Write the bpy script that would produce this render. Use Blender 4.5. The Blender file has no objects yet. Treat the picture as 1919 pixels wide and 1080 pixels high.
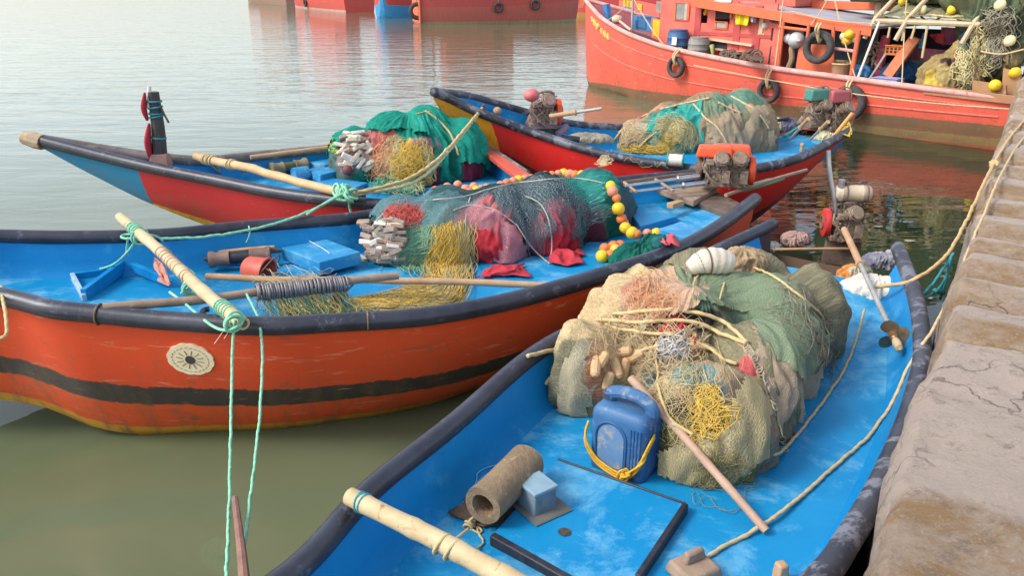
import bpy, math, random
import numpy as np
from mathutils import Vector, Matrix
from mathutils.bvhtree import BVHTree

# ------------------------------------------------------------------ camera, sky, sun, exposure
SC = bpy.context.scene
COL = SC.collection
CAMZ, PITCH, FPX = 2.7, math.radians(21.0), 1507.0
cam = bpy.data.objects.new('camera', bpy.data.cameras.new('camera'))
COL.objects.link(cam)
cam.location = (0, 0, CAMZ)
cam.rotation_euler = (math.radians(90) - PITCH, 0, 0)
cam.data.sensor_width = 36.0
cam.data.lens = 36.0 * FPX / 1919.0
cam.data.clip_end = 6000
cam.data.clip_start = 0.05
SC.camera = cam
SUN_EL, SUN_AZ = math.radians(44), math.radians(-108)   # azimuth measured from +Y towards +X
world = bpy.data.worlds.new('World'); SC.world = world
world.use_nodes = True
wn = world.node_tree.nodes; wl = world.node_tree.links
sky = wn.new('ShaderNodeTexSky'); sky.sky_type = 'NISHITA'; sky.sun_disc = False
sky.sun_elevation = SUN_EL; sky.sun_rotation = SUN_AZ
sky.air_density = 1.0; sky.dust_density = 1.6; sky.ozone_density = 1.0
hs = wn.new('ShaderNodeHueSaturation'); hs.inputs['Saturation'].default_value = 0.55
wl.new(sky.outputs['Color'], hs.inputs['Color'])
wl.new(hs.outputs['Color'], wn['Background'].inputs['Color'])
wn['Background'].inputs['Strength'].default_value = 0.15
sl = bpy.data.lights.new('sun', 'SUN'); sl.energy = 1.3; sl.angle = math.radians(18); sl.color = (1.0, 0.95, 0.88)
sun = bpy.data.objects.new('sun', sl); COL.objects.link(sun)
sd = Vector((math.sin(SUN_AZ) * math.cos(SUN_EL), math.cos(SUN_AZ) * math.cos(SUN_EL), math.sin(SUN_EL)))
sun.rotation_euler = sd.to_track_quat('Z', 'Y').to_euler()
SC.view_settings.view_transform = 'Standard'
SC.view_settings.look = 'None'
SC.view_settings.exposure = 1.07
SC.view_settings.gamma = 1.0
SC.cycles.transparent_max_bounces = 24

RNG = random.Random(7)
NR = np.random.RandomState(7)
U = RNG.uniform

# ------------------------------------------------------------------ measuring: photo pixel -> point in the place
CP, SP = math.cos(PITCH), math.sin(PITCH)
def ray(px, py):
    a, b = (px - 959.5) / FPX, (540.0 - py) / FPX
    d = np.array([a, CP + b * SP, -SP + b * CP])
    return d / np.linalg.norm(d)
def at(px, py, z):
    d = ray(px, py)
    return np.array([0, 0, CAMZ]) + d * ((z - CAMZ) / d[2])
def aty(px, py, y):
    d = ray(px, py)
    return np.array([0, 0, CAMZ]) + d * (y / d[1])
def hit(px, py, surfs, off=0.0, fallback=0.6):
    d = Vector(ray(px, py)); best = None
    for b in surfs:
        loc, nor, i, dist = b.ray_cast(Vector((0, 0, CAMZ)), d)
        if loc is not None and (best is None or dist < best[1]):
            best = (loc, dist, nor)
    if best is None:
        return at(px, py, fallback), np.array([0, 0, 1.0])
    n = best[2] if best[2].dot(d) < 0 else -best[2]
    return np.array(best[0] + n * off), np.array(n)

# ------------------------------------------------------------------ small vector noise
def _h(ix, iy, iz):
    n = (ix * 374761393 + iy * 668265263 + iz * 2147483647 + 1013904223) & 0xffffffff
    n = ((n ^ (n >> 13)) * 1274126177) & 0xffffffff
    n = (n ^ (n >> 16)) & 0xffffffff
    return n / 4294967295.0
def vnoise(p):
    p = np.asarray(p, float); i = np.floor(p).astype(np.int64); f = p - i
    f = f * f * (3 - 2 * f); r = 0
    for dx in (0, 1):
        for dy in (0, 1):
            for dz in (0, 1):
                w = (f[..., 0] if dx else 1 - f[..., 0]) * (f[..., 1] if dy else 1 - f[..., 1]) * (f[..., 2] if dz else 1 - f[..., 2])
                r = r + w * _h(i[..., 0] + dx, i[..., 1] + dy, i[..., 2] + dz)
    return r
def fbm(p, o=3):
    p = np.asarray(p, float); r = 0; a = 0.5; s = 0
    for k in range(o):
        r = r + a * vnoise(p * 2 ** k + 17.3 * k); s += a; a *= 0.5
    return r / s
def sstep(a, b, x):
    t = np.clip((x - a) / (b - a), 0, 1); return t * t * (3 - 2 * t)

# ------------------------------------------------------------------ objects
def tag(o, label=None, cat=None, group=None, kind=None):
    if label: o['label'] = label
    if cat: o['category'] = cat
    if group: o['group'] = group
    if kind: o['kind'] = kind
    return o
def empty(name, loc, label, cat, group=None):
    o = bpy.data.objects.new(name, None); COL.objects.link(o)
    o.location = tuple(float(c) for c in loc); o.empty_display_size = 0.1
    return tag(o, label, cat, group)
def rootloc(o):
    v = np.zeros(3)
    while o is not None:
        v = v + np.array(o.location); o = o.parent
    return v
def catmull(P, n):
    P = np.asarray(P, float)
    if len(P) < 3:
        t = np.linspace(0, 1, n)[:, None]; return P[0] * (1 - t) + P[-1] * t
    Q = np.vstack([2 * P[0] - P[1], P, 2 * P[-1] - P[-2]]); out = []
    m = 14
    for i in range(1, len(Q) - 2):
        t = np.linspace(0, 1, m, endpoint=False)[:, None]
        a, b, c, d = Q[i - 1], Q[i], Q[i + 1], Q[i + 2]
        out.append(0.5 * (2 * b + (c - a) * t + (2 * a - 5 * b + 4 * c - d) * t ** 2 + (3 * b - a - 3 * c + d) * t ** 3))
    out = np.vstack(out + [Q[-2][None]])
    s = np.concatenate([[0], np.cumsum(np.linalg.norm(np.diff(out, axis=0), axis=1))])
    q = np.linspace(0, s[-1], n)
    return np.stack([np.interp(q, s, out[:, k]) for k in range(P.shape[1])], 1)
def rotz(a):
    c, s = math.cos(a), math.sin(a); return np.array([[c, -s, 0], [s, c, 0], [0, 0, 1.0]])
def rotx(a):
    c, s = math.cos(a), math.sin(a); return np.array([[1.0, 0, 0], [0, c, -s], [0, s, c]])
def roty(a):
    c, s = math.cos(a), math.sin(a); return np.array([[c, 0, s], [0, 1.0, 0], [-s, 0, c]])
def frame(d, up=(0, 0, 1)):
    z = np.asarray(d, float); z = z / np.linalg.norm(z); up = np.asarray(up, float)
    if abs(z @ up) > 0.98: up = np.array([1.0, 0, 0])
    x = np.cross(up, z); x /= np.linalg.norm(x)
    return np.stack([x, np.cross(z, x), z], 1)            # columns: x, y, z(=d)

class MB:
    def __init__(s): s.v = []; s.f = []; s.uv = {}; s.n = 0; s.col = None
    def add(s, V, F):
        V = np.asarray(V, float); s.v.append(V)
        s.f += [tuple(i + s.n for i in f) for f in F]; s.n += len(V); return s
    def box(s, c, size, R=None, taper=1.0):
        h = np.asarray(size, float) / 2; V = []
        for z in (-1, 1):
            k = taper if z > 0 else 1.0
            for x, y in ((-1, -1), (1, -1), (1, 1), (-1, 1)): V.append((x * h[0] * k, y * h[1] * k, z * h[2]))
        V = np.array(V)
        if R is not None: V = V @ np.asarray(R).T
        return s.add(V + np.asarray(c), [(3, 2, 1, 0), (4, 5, 6, 7), (0, 1, 5, 4), (1, 2, 6, 5), (2, 3, 7, 6), (3, 0, 4, 7)])
    def prism(s, poly, h):                                # polygon in 3D, extruded by vector h
        P = np.asarray(poly, float); n = len(P); V = np.vstack([P, P + np.asarray(h)])
        return s.add(V, [tuple(range(n))[::-1], tuple(range(n, 2 * n))] + [(i, (i + 1) % n, n + (i + 1) % n, n + i) for i in range(n)])
    def grid(s, P, cu=False, cv=False):
        m, n = P.shape[:2]; F = []
        for i in range(m if cu else m - 1):
            for j in range(n if cv else n - 1):
                a, b = i, (i + 1) % m; c, d = j, (j + 1) % n
                F.append((a * n + c, a * n + d, b * n + d, b * n + c))
        return s.add(P.reshape(-1, 3), F)
    def tube(s, path, r, n=8, closed=False, caps=True, sy=1.0):
        P = np.asarray(path, float); m = len(P); r = np.broadcast_to(np.asarray(r, float), (m,))
        T = np.gradient(P, axis=0) if not closed else np.roll(P, -1, 0) - np.roll(P, 1, 0)
        T /= np.linalg.norm(T, axis=1)[:, None] + 1e-12
        X = frame(T[0])[:, 0]; G = np.zeros((m, n, 3)); a = np.arange(n) * 2 * math.pi / n
        for i in range(m):
            X = X - (X @ T[i]) * T[i]; X /= np.linalg.norm(X) + 1e-12; Y = np.cross(T[i], X)
            G[i] = P[i] + r[i] * (np.cos(a)[:, None] * X + sy * np.sin(a)[:, None] * Y)
        b = s.n; s.grid(G, cu=closed, cv=True)
        if caps and not closed:
            s.f += [tuple(b + j for j in range(n))[::-1], tuple(b + (m - 1) * n + j for j in range(n))]
        return s
    def rope(s, path, r, n=9, lay=3, pitch=None):
        P = np.asarray(path, float); m = len(P)
        L = np.concatenate([[0], np.cumsum(np.linalg.norm(np.diff(P, axis=0), axis=1))]); pitch = pitch or r * 7
        k = max(m, min(900, int(L[-1] / (pitch / 5)))); q = np.linspace(0, L[-1], k)
        P = np.stack([np.interp(q, L, P[:, i]) for i in range(3)], 1)
        if k > 9: P[2:-2] = (P[:-4] + P[1:-3] + P[2:-2] + P[3:-1] + P[4:]) / 5
        P = P + (np.stack([fbm(np.stack([q * 14, 0 * q + i * 9, 0 * q], 1), 2) for i in range(3)], 1) - .5) * r * 0.9
        T = np.gradient(P, axis=0); T /= np.linalg.norm(T, axis=1)[:, None] + 1e-12
        X = frame(T[0])[:, 0]; G = np.zeros((k, n, 3)); a = np.arange(n) * 2 * math.pi / n
        for i in range(k):
            X = X - (X @ T[i]) * T[i]; X /= np.linalg.norm(X) + 1e-12; Y = np.cross(T[i], X)
            rr = r * (1 + 0.14 * np.cos(lay * (a - q[i] / pitch * 2 * math.pi / lay * 1.0)))
            G[i] = P[i] + (rr * np.cos(a))[:, None] * X + (rr * np.sin(a))[:, None] * Y
        b = s.n; s.grid(G, cv=True); s.f += [tuple(b + j for j in range(n))[::-1], tuple(b + (k - 1) * n + j for j in range(n))]
        return s
    def bar(s, a, b, r, n=8, r2=None):
        return s.tube(np.array([a, b], float), [r, r if r2 is None else r2], n)
    def lathe(s, prof, c, R=None, n=20):
        a = np.arange(n) * 2 * math.pi / n
        G = np.array([[(r * math.cos(t), r * math.sin(t), z) for t in a] for r, z in prof])
        if R is not None: G = G @ np.asarray(R).T
        return s.grid(G + np.asarray(c), cv=True)
    def ball(s, c, r, n=14, R=None, sc=(1, 1, 1)):
        prof = [(max(1e-4, math.sin(t)), -math.cos(t)) for t in np.linspace(0, math.pi, n // 2 + 2)]
        b = MB().lathe(prof, (0, 0, 0), None, n); V = np.vstack(b.v) * np.asarray(sc) * r
        if R is not None: V = V @ np.asarray(R).T
        return s.add(V + np.asarray(c), b.f)
    def torus(s, c, R0, r0, R=None, n=28, m=10, sy=1.0):
        t = np.arange(n) * 2 * math.pi / n
        P = np.stack([np.cos(t) * R0, np.sin(t) * R0, 0 * t], 1)
        if R is not None: P = P @ np.asarray(R).T
        return s.tube(P + np.asarray(c), r0, m, closed=True, sy=sy)
    def V(s): return np.vstack(s.v) if s.v else np.zeros((1, 3))
    def bvh(s): return BVHTree.FromPolygons([tuple(v) for v in s.V()], s.f)
    def build(s, name, mat, parent=None, bevel=0, flat=False, ang=35, uv=None, col=None, seg=2):
        V = s.V()
        if parent is not None: o0 = rootloc(parent)
        else: o0 = np.array([(V[:, 0].min() + V[:, 0].max()) / 2, (V[:, 1].min() + V[:, 1].max()) / 2, V[:, 2].min()])
        me = bpy.data.meshes.new(name); me.from_pydata((V - o0).tolist(), [], s.f)
        for m in (mat if isinstance(mat, (list, tuple)) else [mat]): me.materials.append(m)
        if not flat:
            me.polygons.foreach_set('use_smooth', [True] * len(me.polygons))
            if ang: me.set_sharp_from_angle(angle=math.radians(ang))
        if uv is not None:
            ul = me.uv_layers.new(name='UVMap'); li = np.zeros(len(me.loops), np.int32); me.loops.foreach_get('vertex_index', li)
            ul.data.foreach_set('uv', np.asarray(uv, np.float32)[li].ravel())
        if col is not None:
            ca = me.color_attributes.new('Col', 'FLOAT_COLOR', 'POINT')
            ca.data.foreach_set('color', np.hstack([col, np.ones((len(V), 1))]).astype(np.float32).ravel())
        me.update()
        o = bpy.data.objects.new(name, me); COL.objects.link(o)
        if parent is not None: o.parent = parent
        else: o.location = tuple(o0)
        if bevel:
            b = o.modifiers.new('bevel', 'BEVEL'); b.width = bevel; b.segments = seg; b.limit_method = 'ANGLE'; b.angle_limit = math.radians(40)
        return o

# ------------------------------------------------------------------ materials
MATS = {}
def nodes_of(name):
    m = bpy.data.materials.new(name); m.use_nodes = True
    nt = m.node_tree; return m, nt.nodes, nt.links, nt.nodes['Principled BSDF']
def N(n, t, **kw):
    x = n.new(t)
    for k, v in kw.items():
        if k in x.inputs: x.inputs[k].default_value = v
        else: setattr(x, k, v)
    return x
def ramp(n, l, src, stops, interp='LINEAR'):
    r = n.new('ShaderNodeValToRGB'); r.color_ramp.interpolation = interp
    e = r.color_ramp.elements
    while len(e) < len(stops): e.new(0.5)
    for i, (p, c) in enumerate(stops):
        e[i].position = p; e[i].color = tuple(c) + (1,) if len(c) == 3 else c
    l.new(src, r.inputs[0]); return r
def noise(n, l, vec, scale, detail=5, rough=0.6, dist=0.0, sc=None):
    if sc is not None:
        mp = n.new('ShaderNodeMapping'); mp.inputs['Scale'].default_value = sc; l.new(vec, mp.inputs['Vector']); vec = mp.outputs['Vector']
    t = N(n, 'ShaderNodeTexNoise', Scale=scale, Detail=detail, Roughness=rough, Distortion=dist); l.new(vec, t.inputs['Vector'])
    return t.outputs['Fac']
def mixc(n, l, fac, a, b, mode='MIX'):
    m = n.new('ShaderNodeMix'); m.data_type = 'RGBA'; m.blend_type = mode
    for sock, val in ((m.inputs[0], fac), (m.inputs[6], a), (m.inputs[7], b)):
        if hasattr(val, 'links'): l.new(val, sock)
        else: sock.default_value = val if isinstance(val, (int, float)) else tuple(val) + (1,)
    return m.outputs[2]
def mth(n, l, op, a, b=None):
    m = n.new('ShaderNodeMath'); m.operation = op
    for sock, val in ((m.inputs[0], a), (m.inputs[1], b)):
        if val is None: continue
        if hasattr(val, 'links'): l.new(val, sock)
        else: sock.default_value = val
    return m.outputs[0]
def bump(n, l, bs, h, strength=0.3, dist=0.01):
    b = N(n, 'ShaderNodeBump', Strength=strength, Distance=dist); l.new(h, b.inputs['Height']); l.new(b.outputs['Normal'], bs.inputs['Normal']); return b
def mat(name, c1, c2=None, scale=8, rough=0.6, metal=0.0, bmp=0.2, bdist=0.004, worn=None, wornsc=14, wornlo=0.6, sc=None, spec=0.5, det=5, bscale=None):
    """paint, wood, rubber, metal: two tones broken by noise, an optional third worn tone in patches, and a fine bump"""
    if name in MATS: return MATS[name]
    m, n, l, bs = nodes_of(name); tc = n.new('ShaderNodeTexCoord').outputs['Object']
    c2 = c2 or tuple(x * 0.7 for x in c1)
    a = noise(n, l, tc, scale, det, 0.62, 0.3, sc)
    c = ramp(n, l, a, [(0.33, c1), (0.68, c2)]).outputs[0]
    if worn:
        w = noise(n, l, tc, wornsc, 8, 0.7, 0.6, sc)
        wf = ramp(n, l, w, [(wornlo, (0, 0, 0)), (wornlo + 0.07, (1, 1, 1))]).outputs[0]
        c = mixc(n, l, wf, c, worn)
    l.new(c, bs.inputs['Base Color'])
    bs.inputs['Roughness'].default_value = rough; bs.inputs['Metallic'].default_value = metal
    bs.inputs['Specular IOR Level'].default_value = spec
    if bmp:
        f = noise(n, l, tc, bscale or scale * 5, 6, 0.65, 0.0, sc); bump(n, l, bs, f, bmp, bdist)
    MATS[name] = m; return m
def hull_mat(name, stops, bow=None, wear=(0.85, 0.55, 0.4), wearlo=0.60, dirt=(0.16, 0.1, 0.05), dirtlo=0.66, length=6.0, jit=0.035, rough=0.42, vslope=0.0, fade=None):
    m, n, l, bs = nodes_of(name)
    tcn = n.new('ShaderNodeTexCoord'); uv = tcn.outputs['UV']; ob = tcn.outputs['Object']
    sx = n.new('ShaderNodeSeparateXYZ'); l.new(uv, sx.inputs[0])
    j = noise(n, l, ob, 9, 5, 0.7, 0.4)
    j2 = mth(n, l, 'MULTIPLY', mth(n, l, 'SUBTRACT', j, 0.5), jit * 2)
    v = mth(n, l, 'ADD', sx.outputs[1], j2)
    if vslope: v = mth(n, l, 'ADD', v, mth(n, l, 'MULTIPLY', sx.outputs[0], vslope))
    vv = mth(n, l, 'DIVIDE', v, 2.0)
    st = [];
    for i, (p, c) in enumerate(stops):
        if i: st.append((p / 2 + 0.0006, c)); 
        else: st.append((0.0, c))
        if i < len(stops) - 1: st.append((stops[i + 1][0] / 2 - 0.0006, c))
    c = ramp(n, l, vv, st).outputs[0]
    if bow:
        u0, bc, slant = bow
        uu = mth(n, l, 'ADD', sx.outputs[0], mth(n, l, 'MULTIPLY', sx.outputs[1], slant))
        uu = mth(n, l, 'ADD', uu, mth(n, l, 'MULTIPLY', j2, 0.12))
        f = mth(n, l, 'LESS_THAN', uu, u0)
        c = mixc(n, l, f, c, bc)
    if fade:
        fd = noise(n, l, ob, 1.1, 8, 0.72, 0.6, (1, 1, 1.8)); c = mixc(n, l, ramp(n, l, fd, [(0.42, (0, 0, 0)), (0.62, (0.75, 0.75, 0.75))]).outputs[0], c, fade, 'OVERLAY')
    t = noise(n, l, ob, 2.6, 6, 0.7, 0.5)
    c = mixc(n, l, mth(n, l, 'MULTIPLY', t, 0.35), c, (0.62, 0.62, 0.62), 'MULTIPLY')
    mp = n.new('ShaderNodeMapping'); mp.inputs['Scale'].default_value = (length * 1.4, 7.0, 1); l.new(uv, mp.inputs['Vector'])
    w = N(n, 'ShaderNodeTexNoise', Scale=2.2, Detail=9, Roughness=0.74, Distortion=1.2); l.new(mp.outputs[0], w.inputs['Vector'])
    wf = ramp(n, l, w.outputs['Fac'], [(wearlo, (0, 0, 0)), (wearlo + 0.12, (0.75, 0.75, 0.75))]).outputs[0]
    c = mixc(n, l, wf, c, wear)
    mp3 = n.new('ShaderNodeMapping'); mp3.inputs['Scale'].default_value = (length * 2.2, 16.0, 1); mp3.inputs['Rotation'].default_value = (0, 0, 0.5); l.new(uv, mp3.inputs['Vector'])
    s3 = N(n, 'ShaderNodeTexNoise', Scale=2.5, Detail=6, Roughness=0.8, Distortion=2.5); l.new(mp3.outputs[0], s3.inputs['Vector'])
    sf = ramp(n, l, s3.outputs['Fac'], [(0.655, (0, 0, 0)), (0.68, (0.8, 0.8, 0.8))]).outputs[0]
    c = mixc(n, l, sf, c, tuple(min(1, q * 1.05) for q in wear))
    mp4 = n.new('ShaderNodeMapping'); mp4.inputs['Scale'].default_value = (length * 9, 1.6, 1); l.new(uv, mp4.inputs['Vector'])
    s4 = N(n, 'ShaderNodeTexNoise', Scale=1.5, Detail=5, Roughness=0.7); l.new(mp4.outputs[0], s4.inputs['Vector'])
    vg = n.new('ShaderNodeMapRange'); vg.inputs[1].default_value = 0.1; vg.inputs[2].default_value = 1.0; l.new(sx.outputs[1], vg.inputs[0])
    rf = mth(n, l, 'MULTIPLY', ramp(n, l, s4.outputs['Fac'], [(0.48, (0, 0, 0)), (0.66, (0.75, 0.75, 0.75))]).outputs[0], vg.outputs[0])
    c = mixc(n, l, rf, c, dirt)
    mp2 = n.new('ShaderNodeMapping'); mp2.inputs['Scale'].default_value = (length * 3, 3.0, 1); mp2.inputs['Location'].default_value = (3, 5, 0); l.new(uv, mp2.inputs['Vector'])
    d = N(n, 'ShaderNodeTexNoise', Scale=2.0, Detail=8, Roughness=0.7, Distortion=0.5); l.new(mp2.outputs[0], d.inputs['Vector'])
    df = ramp(n, l, d.outputs['Fac'], [(dirtlo, (0, 0, 0)), (dirtlo + 0.1, (0.7, 0.7, 0.7))]).outputs[0]
    c = mixc(n, l, df, c, dirt)
    l.new(c, bs.inputs['Base Color']); bs.inputs['Roughness'].default_value = rough
    bump(n, l, bs, noise(n, l, ob, 30, 6, 0.7), 0.25, 0.004)
    return m

# deck paint: bright blue, chalky worn patches, scuffs and brown grime
def deck_mat(name, c1, c2, worn, wornlo=0.62):
    m, n, l, bs = nodes_of(name); tc = n.new('ShaderNodeTexCoord').outputs['Object']
    a = noise(n, l, tc, 1.6, 6, 0.65, 0.6)
    c = ramp(n, l, a, [(0.3, c1), (0.7, c2)]).outputs[0]
    w = noise(n, l, tc, 2.3, 10, 0.75, 0.25)
    c = mixc(n, l, ramp(n, l, w, [(wornlo - 0.06, (0, 0, 0)), (wornlo + 0.1, (0.9, 0.9, 0.9))]).outputs[0], c, worn)
    f = noise(n, l, tc, 26, 8, 0.75, 0.4)
    c = mixc(n, l, ramp(n, l, f, [(0.64, (0, 0, 0)), (0.80, (0.4, 0.4, 0.4))]).outputs[0], c, (0.30, 0.55, 0.78))
    g = noise(n, l, tc, 7.3, 9, 0.78, 0.8)
    c = mixc(n, l, ramp(n, l, g, [(0.60, (0, 0, 0)), (0.74, (0.55, 0.55, 0.55))]).outputs[0], c, (0.05, 0.12, 0.22))
    h = noise(n, l, tc, 2.2, 7, 0.7, 1.5, (1, 1, 1))
    c = mixc(n, l, ramp(n, l, h, [(0.60, (0, 0, 0)), (0.8, (0.55, 0.55, 0.55))]).outputs[0], c, (0.24, 0.22, 0.17))
    l.new(c, bs.inputs['Base Color'])
    r = ramp(n, l, w, [(0.35, (0.32,) * 3), (0.7, (0.6,) * 3)]).outputs[0]; l.new(r, bs.inputs['Roughness']); bs.inputs['Specular IOR Level'].default_value = 0.15
    hh = mth(n, l, 'ADD', mth(n, l, 'MULTIPLY', a, 2.0), mth(n, l, 'MULTIPLY', f, 0.35))
    bump(n, l, bs, hh, 0.25, 0.012)
    return m
BLUE = deck_mat('blue_deck_paint', (0.005, 0.205, 0.44), (0.012, 0.255, 0.50), (0.16, 0.43, 0.60), 0.545)
BLUE2 = deck_mat('blue_box_paint', (0.02, 0.22, 0.46), (0.04, 0.28, 0.52), (0.20, 0.43, 0.58), 0.56)
BLUEWALL = deck_mat('blue_side_paint', (0.005, 0.19, 0.46), (0.010, 0.24, 0.53), (0.08, 0.36, 0.60), 0.60)
RUBBER = mat('black_rubber_pipe', (0.018, 0.019, 0.03), (0.04, 0.042, 0.06), 5, 0.38, 0, 0.35, 0.004, (0.10, 0.10, 0.13), 11, 0.58)
RUBBERW = mat('chalky_black_rubber_pipe', (0.025, 0.027, 0.04), (0.06, 0.062, 0.08), 5, 0.5, 0, 0.35, 0.004, (0.17, 0.17, 0.20), 8, 0.52)
TYRE = mat('tyre_rubber', (0.035, 0.033, 0.034), (0.085, 0.075, 0.07), 9, 0.8, 0, 0.5, 0.006)
BLACKTRIM = mat('black_trim', (0.012, 0.012, 0.018), (0.03, 0.03, 0.04), 20, 0.5, 0, 0.4, 0.003, (0.12, 0.12, 0.14), 30, 0.66)
BAMBOO = mat('pale_bamboo', (0.62, 0.43, 0.22), (0.50, 0.31, 0.14), 6, 0.55, 0, 0.3, 0.003, (0.30, 0.18, 0.09), 12, 0.66)
CREAMWOOD = mat('cream_peeled_pole', (0.60, 0.48, 0.28), (0.47, 0.34, 0.17), 7, 0.65, 0, 0.5, 0.004, (0.27, 0.16, 0.08), 10, 0.60)
GREYWOOD = mat('weathered_wood', (0.36, 0.25, 0.17), (0.24, 0.16, 0.11), 9, 0.8, 0, 0.5, 0.004, (0.46, 0.36, 0.27), 16, 0.6)
TANWOOD = mat('tan_wood', (0.52, 0.32, 0.17), (0.40, 0.22, 0.11), 9, 0.7, 0, 0.4, 0.003, (0.6, 0.45, 0.3), 18, 0.62)
DARKWOOD = mat('wet_dark_wood', (0.09, 0.06, 0.045), (0.17, 0.12, 0.085), 8, 0.75, 0, 0.6, 0.006, (0.30, 0.25, 0.19), 14, 0.62)
ROPEY = mat('cream_rope', (0.62, 0.48, 0.27), (0.50, 0.36, 0.18), 40, 0.85, 0, 0.6, 0.004)
ROPEGREEN = mat('green_rope', (0.16, 0.48, 0.30), (0.30, 0.62, 0.42), 30, 0.75, 0, 0.5, 0.003, (0.62, 0.62, 0.36), 10, 0.62)
ROPETEAL = mat('teal_rope', (0.02, 0.20, 0.24), (0.03, 0.32, 0.36), 30, 0.75, 0, 0.5, 0.003)
ROPEYEL = mat('yellow_rope', (0.72, 0.42, 0.03), (0.60, 0.30, 0.02), 40, 0.7, 0, 0.5, 0.003)
ROPEPALE = mat('pale_yellow_rope', (0.60, 0.46, 0.22), (0.47, 0.34, 0.15), 40, 0.8, 0, 0.5, 0.003)
TWYEL = mat('yellow_twine', (0.66, 0.42, 0.05), (0.50, 0.33, 0.08), 30, 0.8, 0, 0)
TWPALE = mat('pale_twine', (0.56, 0.47, 0.24), (0.42, 0.36, 0.17), 30, 0.85, 0, 0)
TWGREEN = mat('green_twine', (0.05, 0.32, 0.20), (0.16, 0.42, 0.26), 30, 0.8, 0, 0)
TWWHITE = mat('grey_white_twine', (0.55, 0.54, 0.52), (0.30, 0.29, 0.28), 30, 0.8, 0, 0)
TWORANGE = mat('orange_twine', (0.62, 0.25, 0.10), (0.70, 0.42, 0.24), 30, 0.8, 0, 0)
IRON = mat('rusty_iron', (0.12, 0.085, 0.065), (0.22, 0.14, 0.09), 14, 0.7, 0.3, 0.5, 0.005, (0.34, 0.25, 0.16), 22, 0.6)
STEEL = mat('bright_steel', (0.52, 0.52, 0.54), (0.36, 0.35, 0.36), 12, 0.32, 0.85, 0.2, 0.002)
GALV = mat('silver_paint', (0.50, 0.48, 0.44), (0.38, 0.34, 0.29), 10, 0.45, 0.35, 0.2, 0.002, (0.22, 0.16, 0.1), 18, 0.66)
GREASE = mat('greasy_engine_metal', (0.20, 0.14, 0.10), (0.34, 0.25, 0.17), 22, 0.55, 0.25, 0.6, 0.006, (0.06, 0.05, 0.045), 18, 0.55)
REDPAINT = mat('red_engine_paint', (0.62, 0.035, 0.03), (0.45, 0.03, 0.03), 12, 0.5, 0, 0.3, 0.003, (0.22, 0.1, 0.07), 20, 0.64)
ORANGEP = mat('orange_tank_paint', (0.85, 0.11, 0.02), (0.72, 0.07, 0.02), 12, 0.45, 0, 0.2, 0.003, (0.4, 0.08, 0.03), 20, 0.66)
GREENP = mat('green_tank_paint', (0.07, 0.24, 0.19), (0.05, 0.18, 0.14), 12, 0.5, 0, 0.2, 0.003)
WHITEP = mat('white_plastic', (0.72, 0.70, 0.66), (0.60, 0.57, 0.52), 8, 0.5, 0, 0.2, 0.003)

# ------------------------------------------------------------------ water and quay
def make_water():
    m, n, l, bs = nodes_of('harbour_water'); tc = n.new('ShaderNodeTexCoord').outputs['Object']
    c = ramp(n, l, noise(n, l, tc, 0.35, 4, 0.6, 0.8), [(0.3, (0.100, 0.128, 0.066)), (0.7, (0.150, 0.165, 0.094))]).outputs[0]
    # shade along the quay painted into the water colour, olive by the outer boats
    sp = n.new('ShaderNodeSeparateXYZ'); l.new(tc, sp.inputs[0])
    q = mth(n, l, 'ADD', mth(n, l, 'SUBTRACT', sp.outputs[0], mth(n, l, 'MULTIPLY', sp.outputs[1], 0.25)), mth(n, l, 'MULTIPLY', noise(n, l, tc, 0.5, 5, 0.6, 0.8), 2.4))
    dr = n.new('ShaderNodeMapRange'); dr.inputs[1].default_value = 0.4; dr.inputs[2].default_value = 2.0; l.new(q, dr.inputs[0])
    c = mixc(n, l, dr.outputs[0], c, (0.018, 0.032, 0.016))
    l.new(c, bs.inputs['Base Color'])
    bs.inputs['Roughness'].default_value = 0.02; bs.inputs['IOR'].default_value = 1.35
    a = noise(n, l, tc, 0.9, 3, 0.55, 0.6, (0.55, 1.5, 1))
    b = noise(n, l, tc, 4.2, 3, 0.55, 0.5, (0.5, 1.3, 1))
    h = mth(n, l, 'ADD', mth(n, l, 'MULTIPLY', a, 1.0), mth(n, l, 'MULTIPLY', b, 0.20))
    # wind ruffles the open water more than the lee between the boats
    sx = n.new('ShaderNodeSeparateXYZ'); l.new(tc, sx.inputs[0])
    amp = n.new('ShaderNodeMapRange'); amp.inputs[1].default_value = 6; amp.inputs[2].default_value = 20
    amp.inputs[3].default_value = 0.12; amp.inputs[4].default_value = 1.0; l.new(sx.outputs[1], amp.inputs[0])
    h = mth(n, l, 'MULTIPLY', h, amp.outputs[0])
    bump(n, l, bs, h, 0.6, 0.07)
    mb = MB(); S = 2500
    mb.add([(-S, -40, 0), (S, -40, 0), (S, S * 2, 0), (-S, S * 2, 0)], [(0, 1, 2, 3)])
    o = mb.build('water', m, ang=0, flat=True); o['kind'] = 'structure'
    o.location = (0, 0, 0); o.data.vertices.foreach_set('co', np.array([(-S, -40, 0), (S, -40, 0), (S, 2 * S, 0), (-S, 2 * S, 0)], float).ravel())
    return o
make_water()

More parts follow.
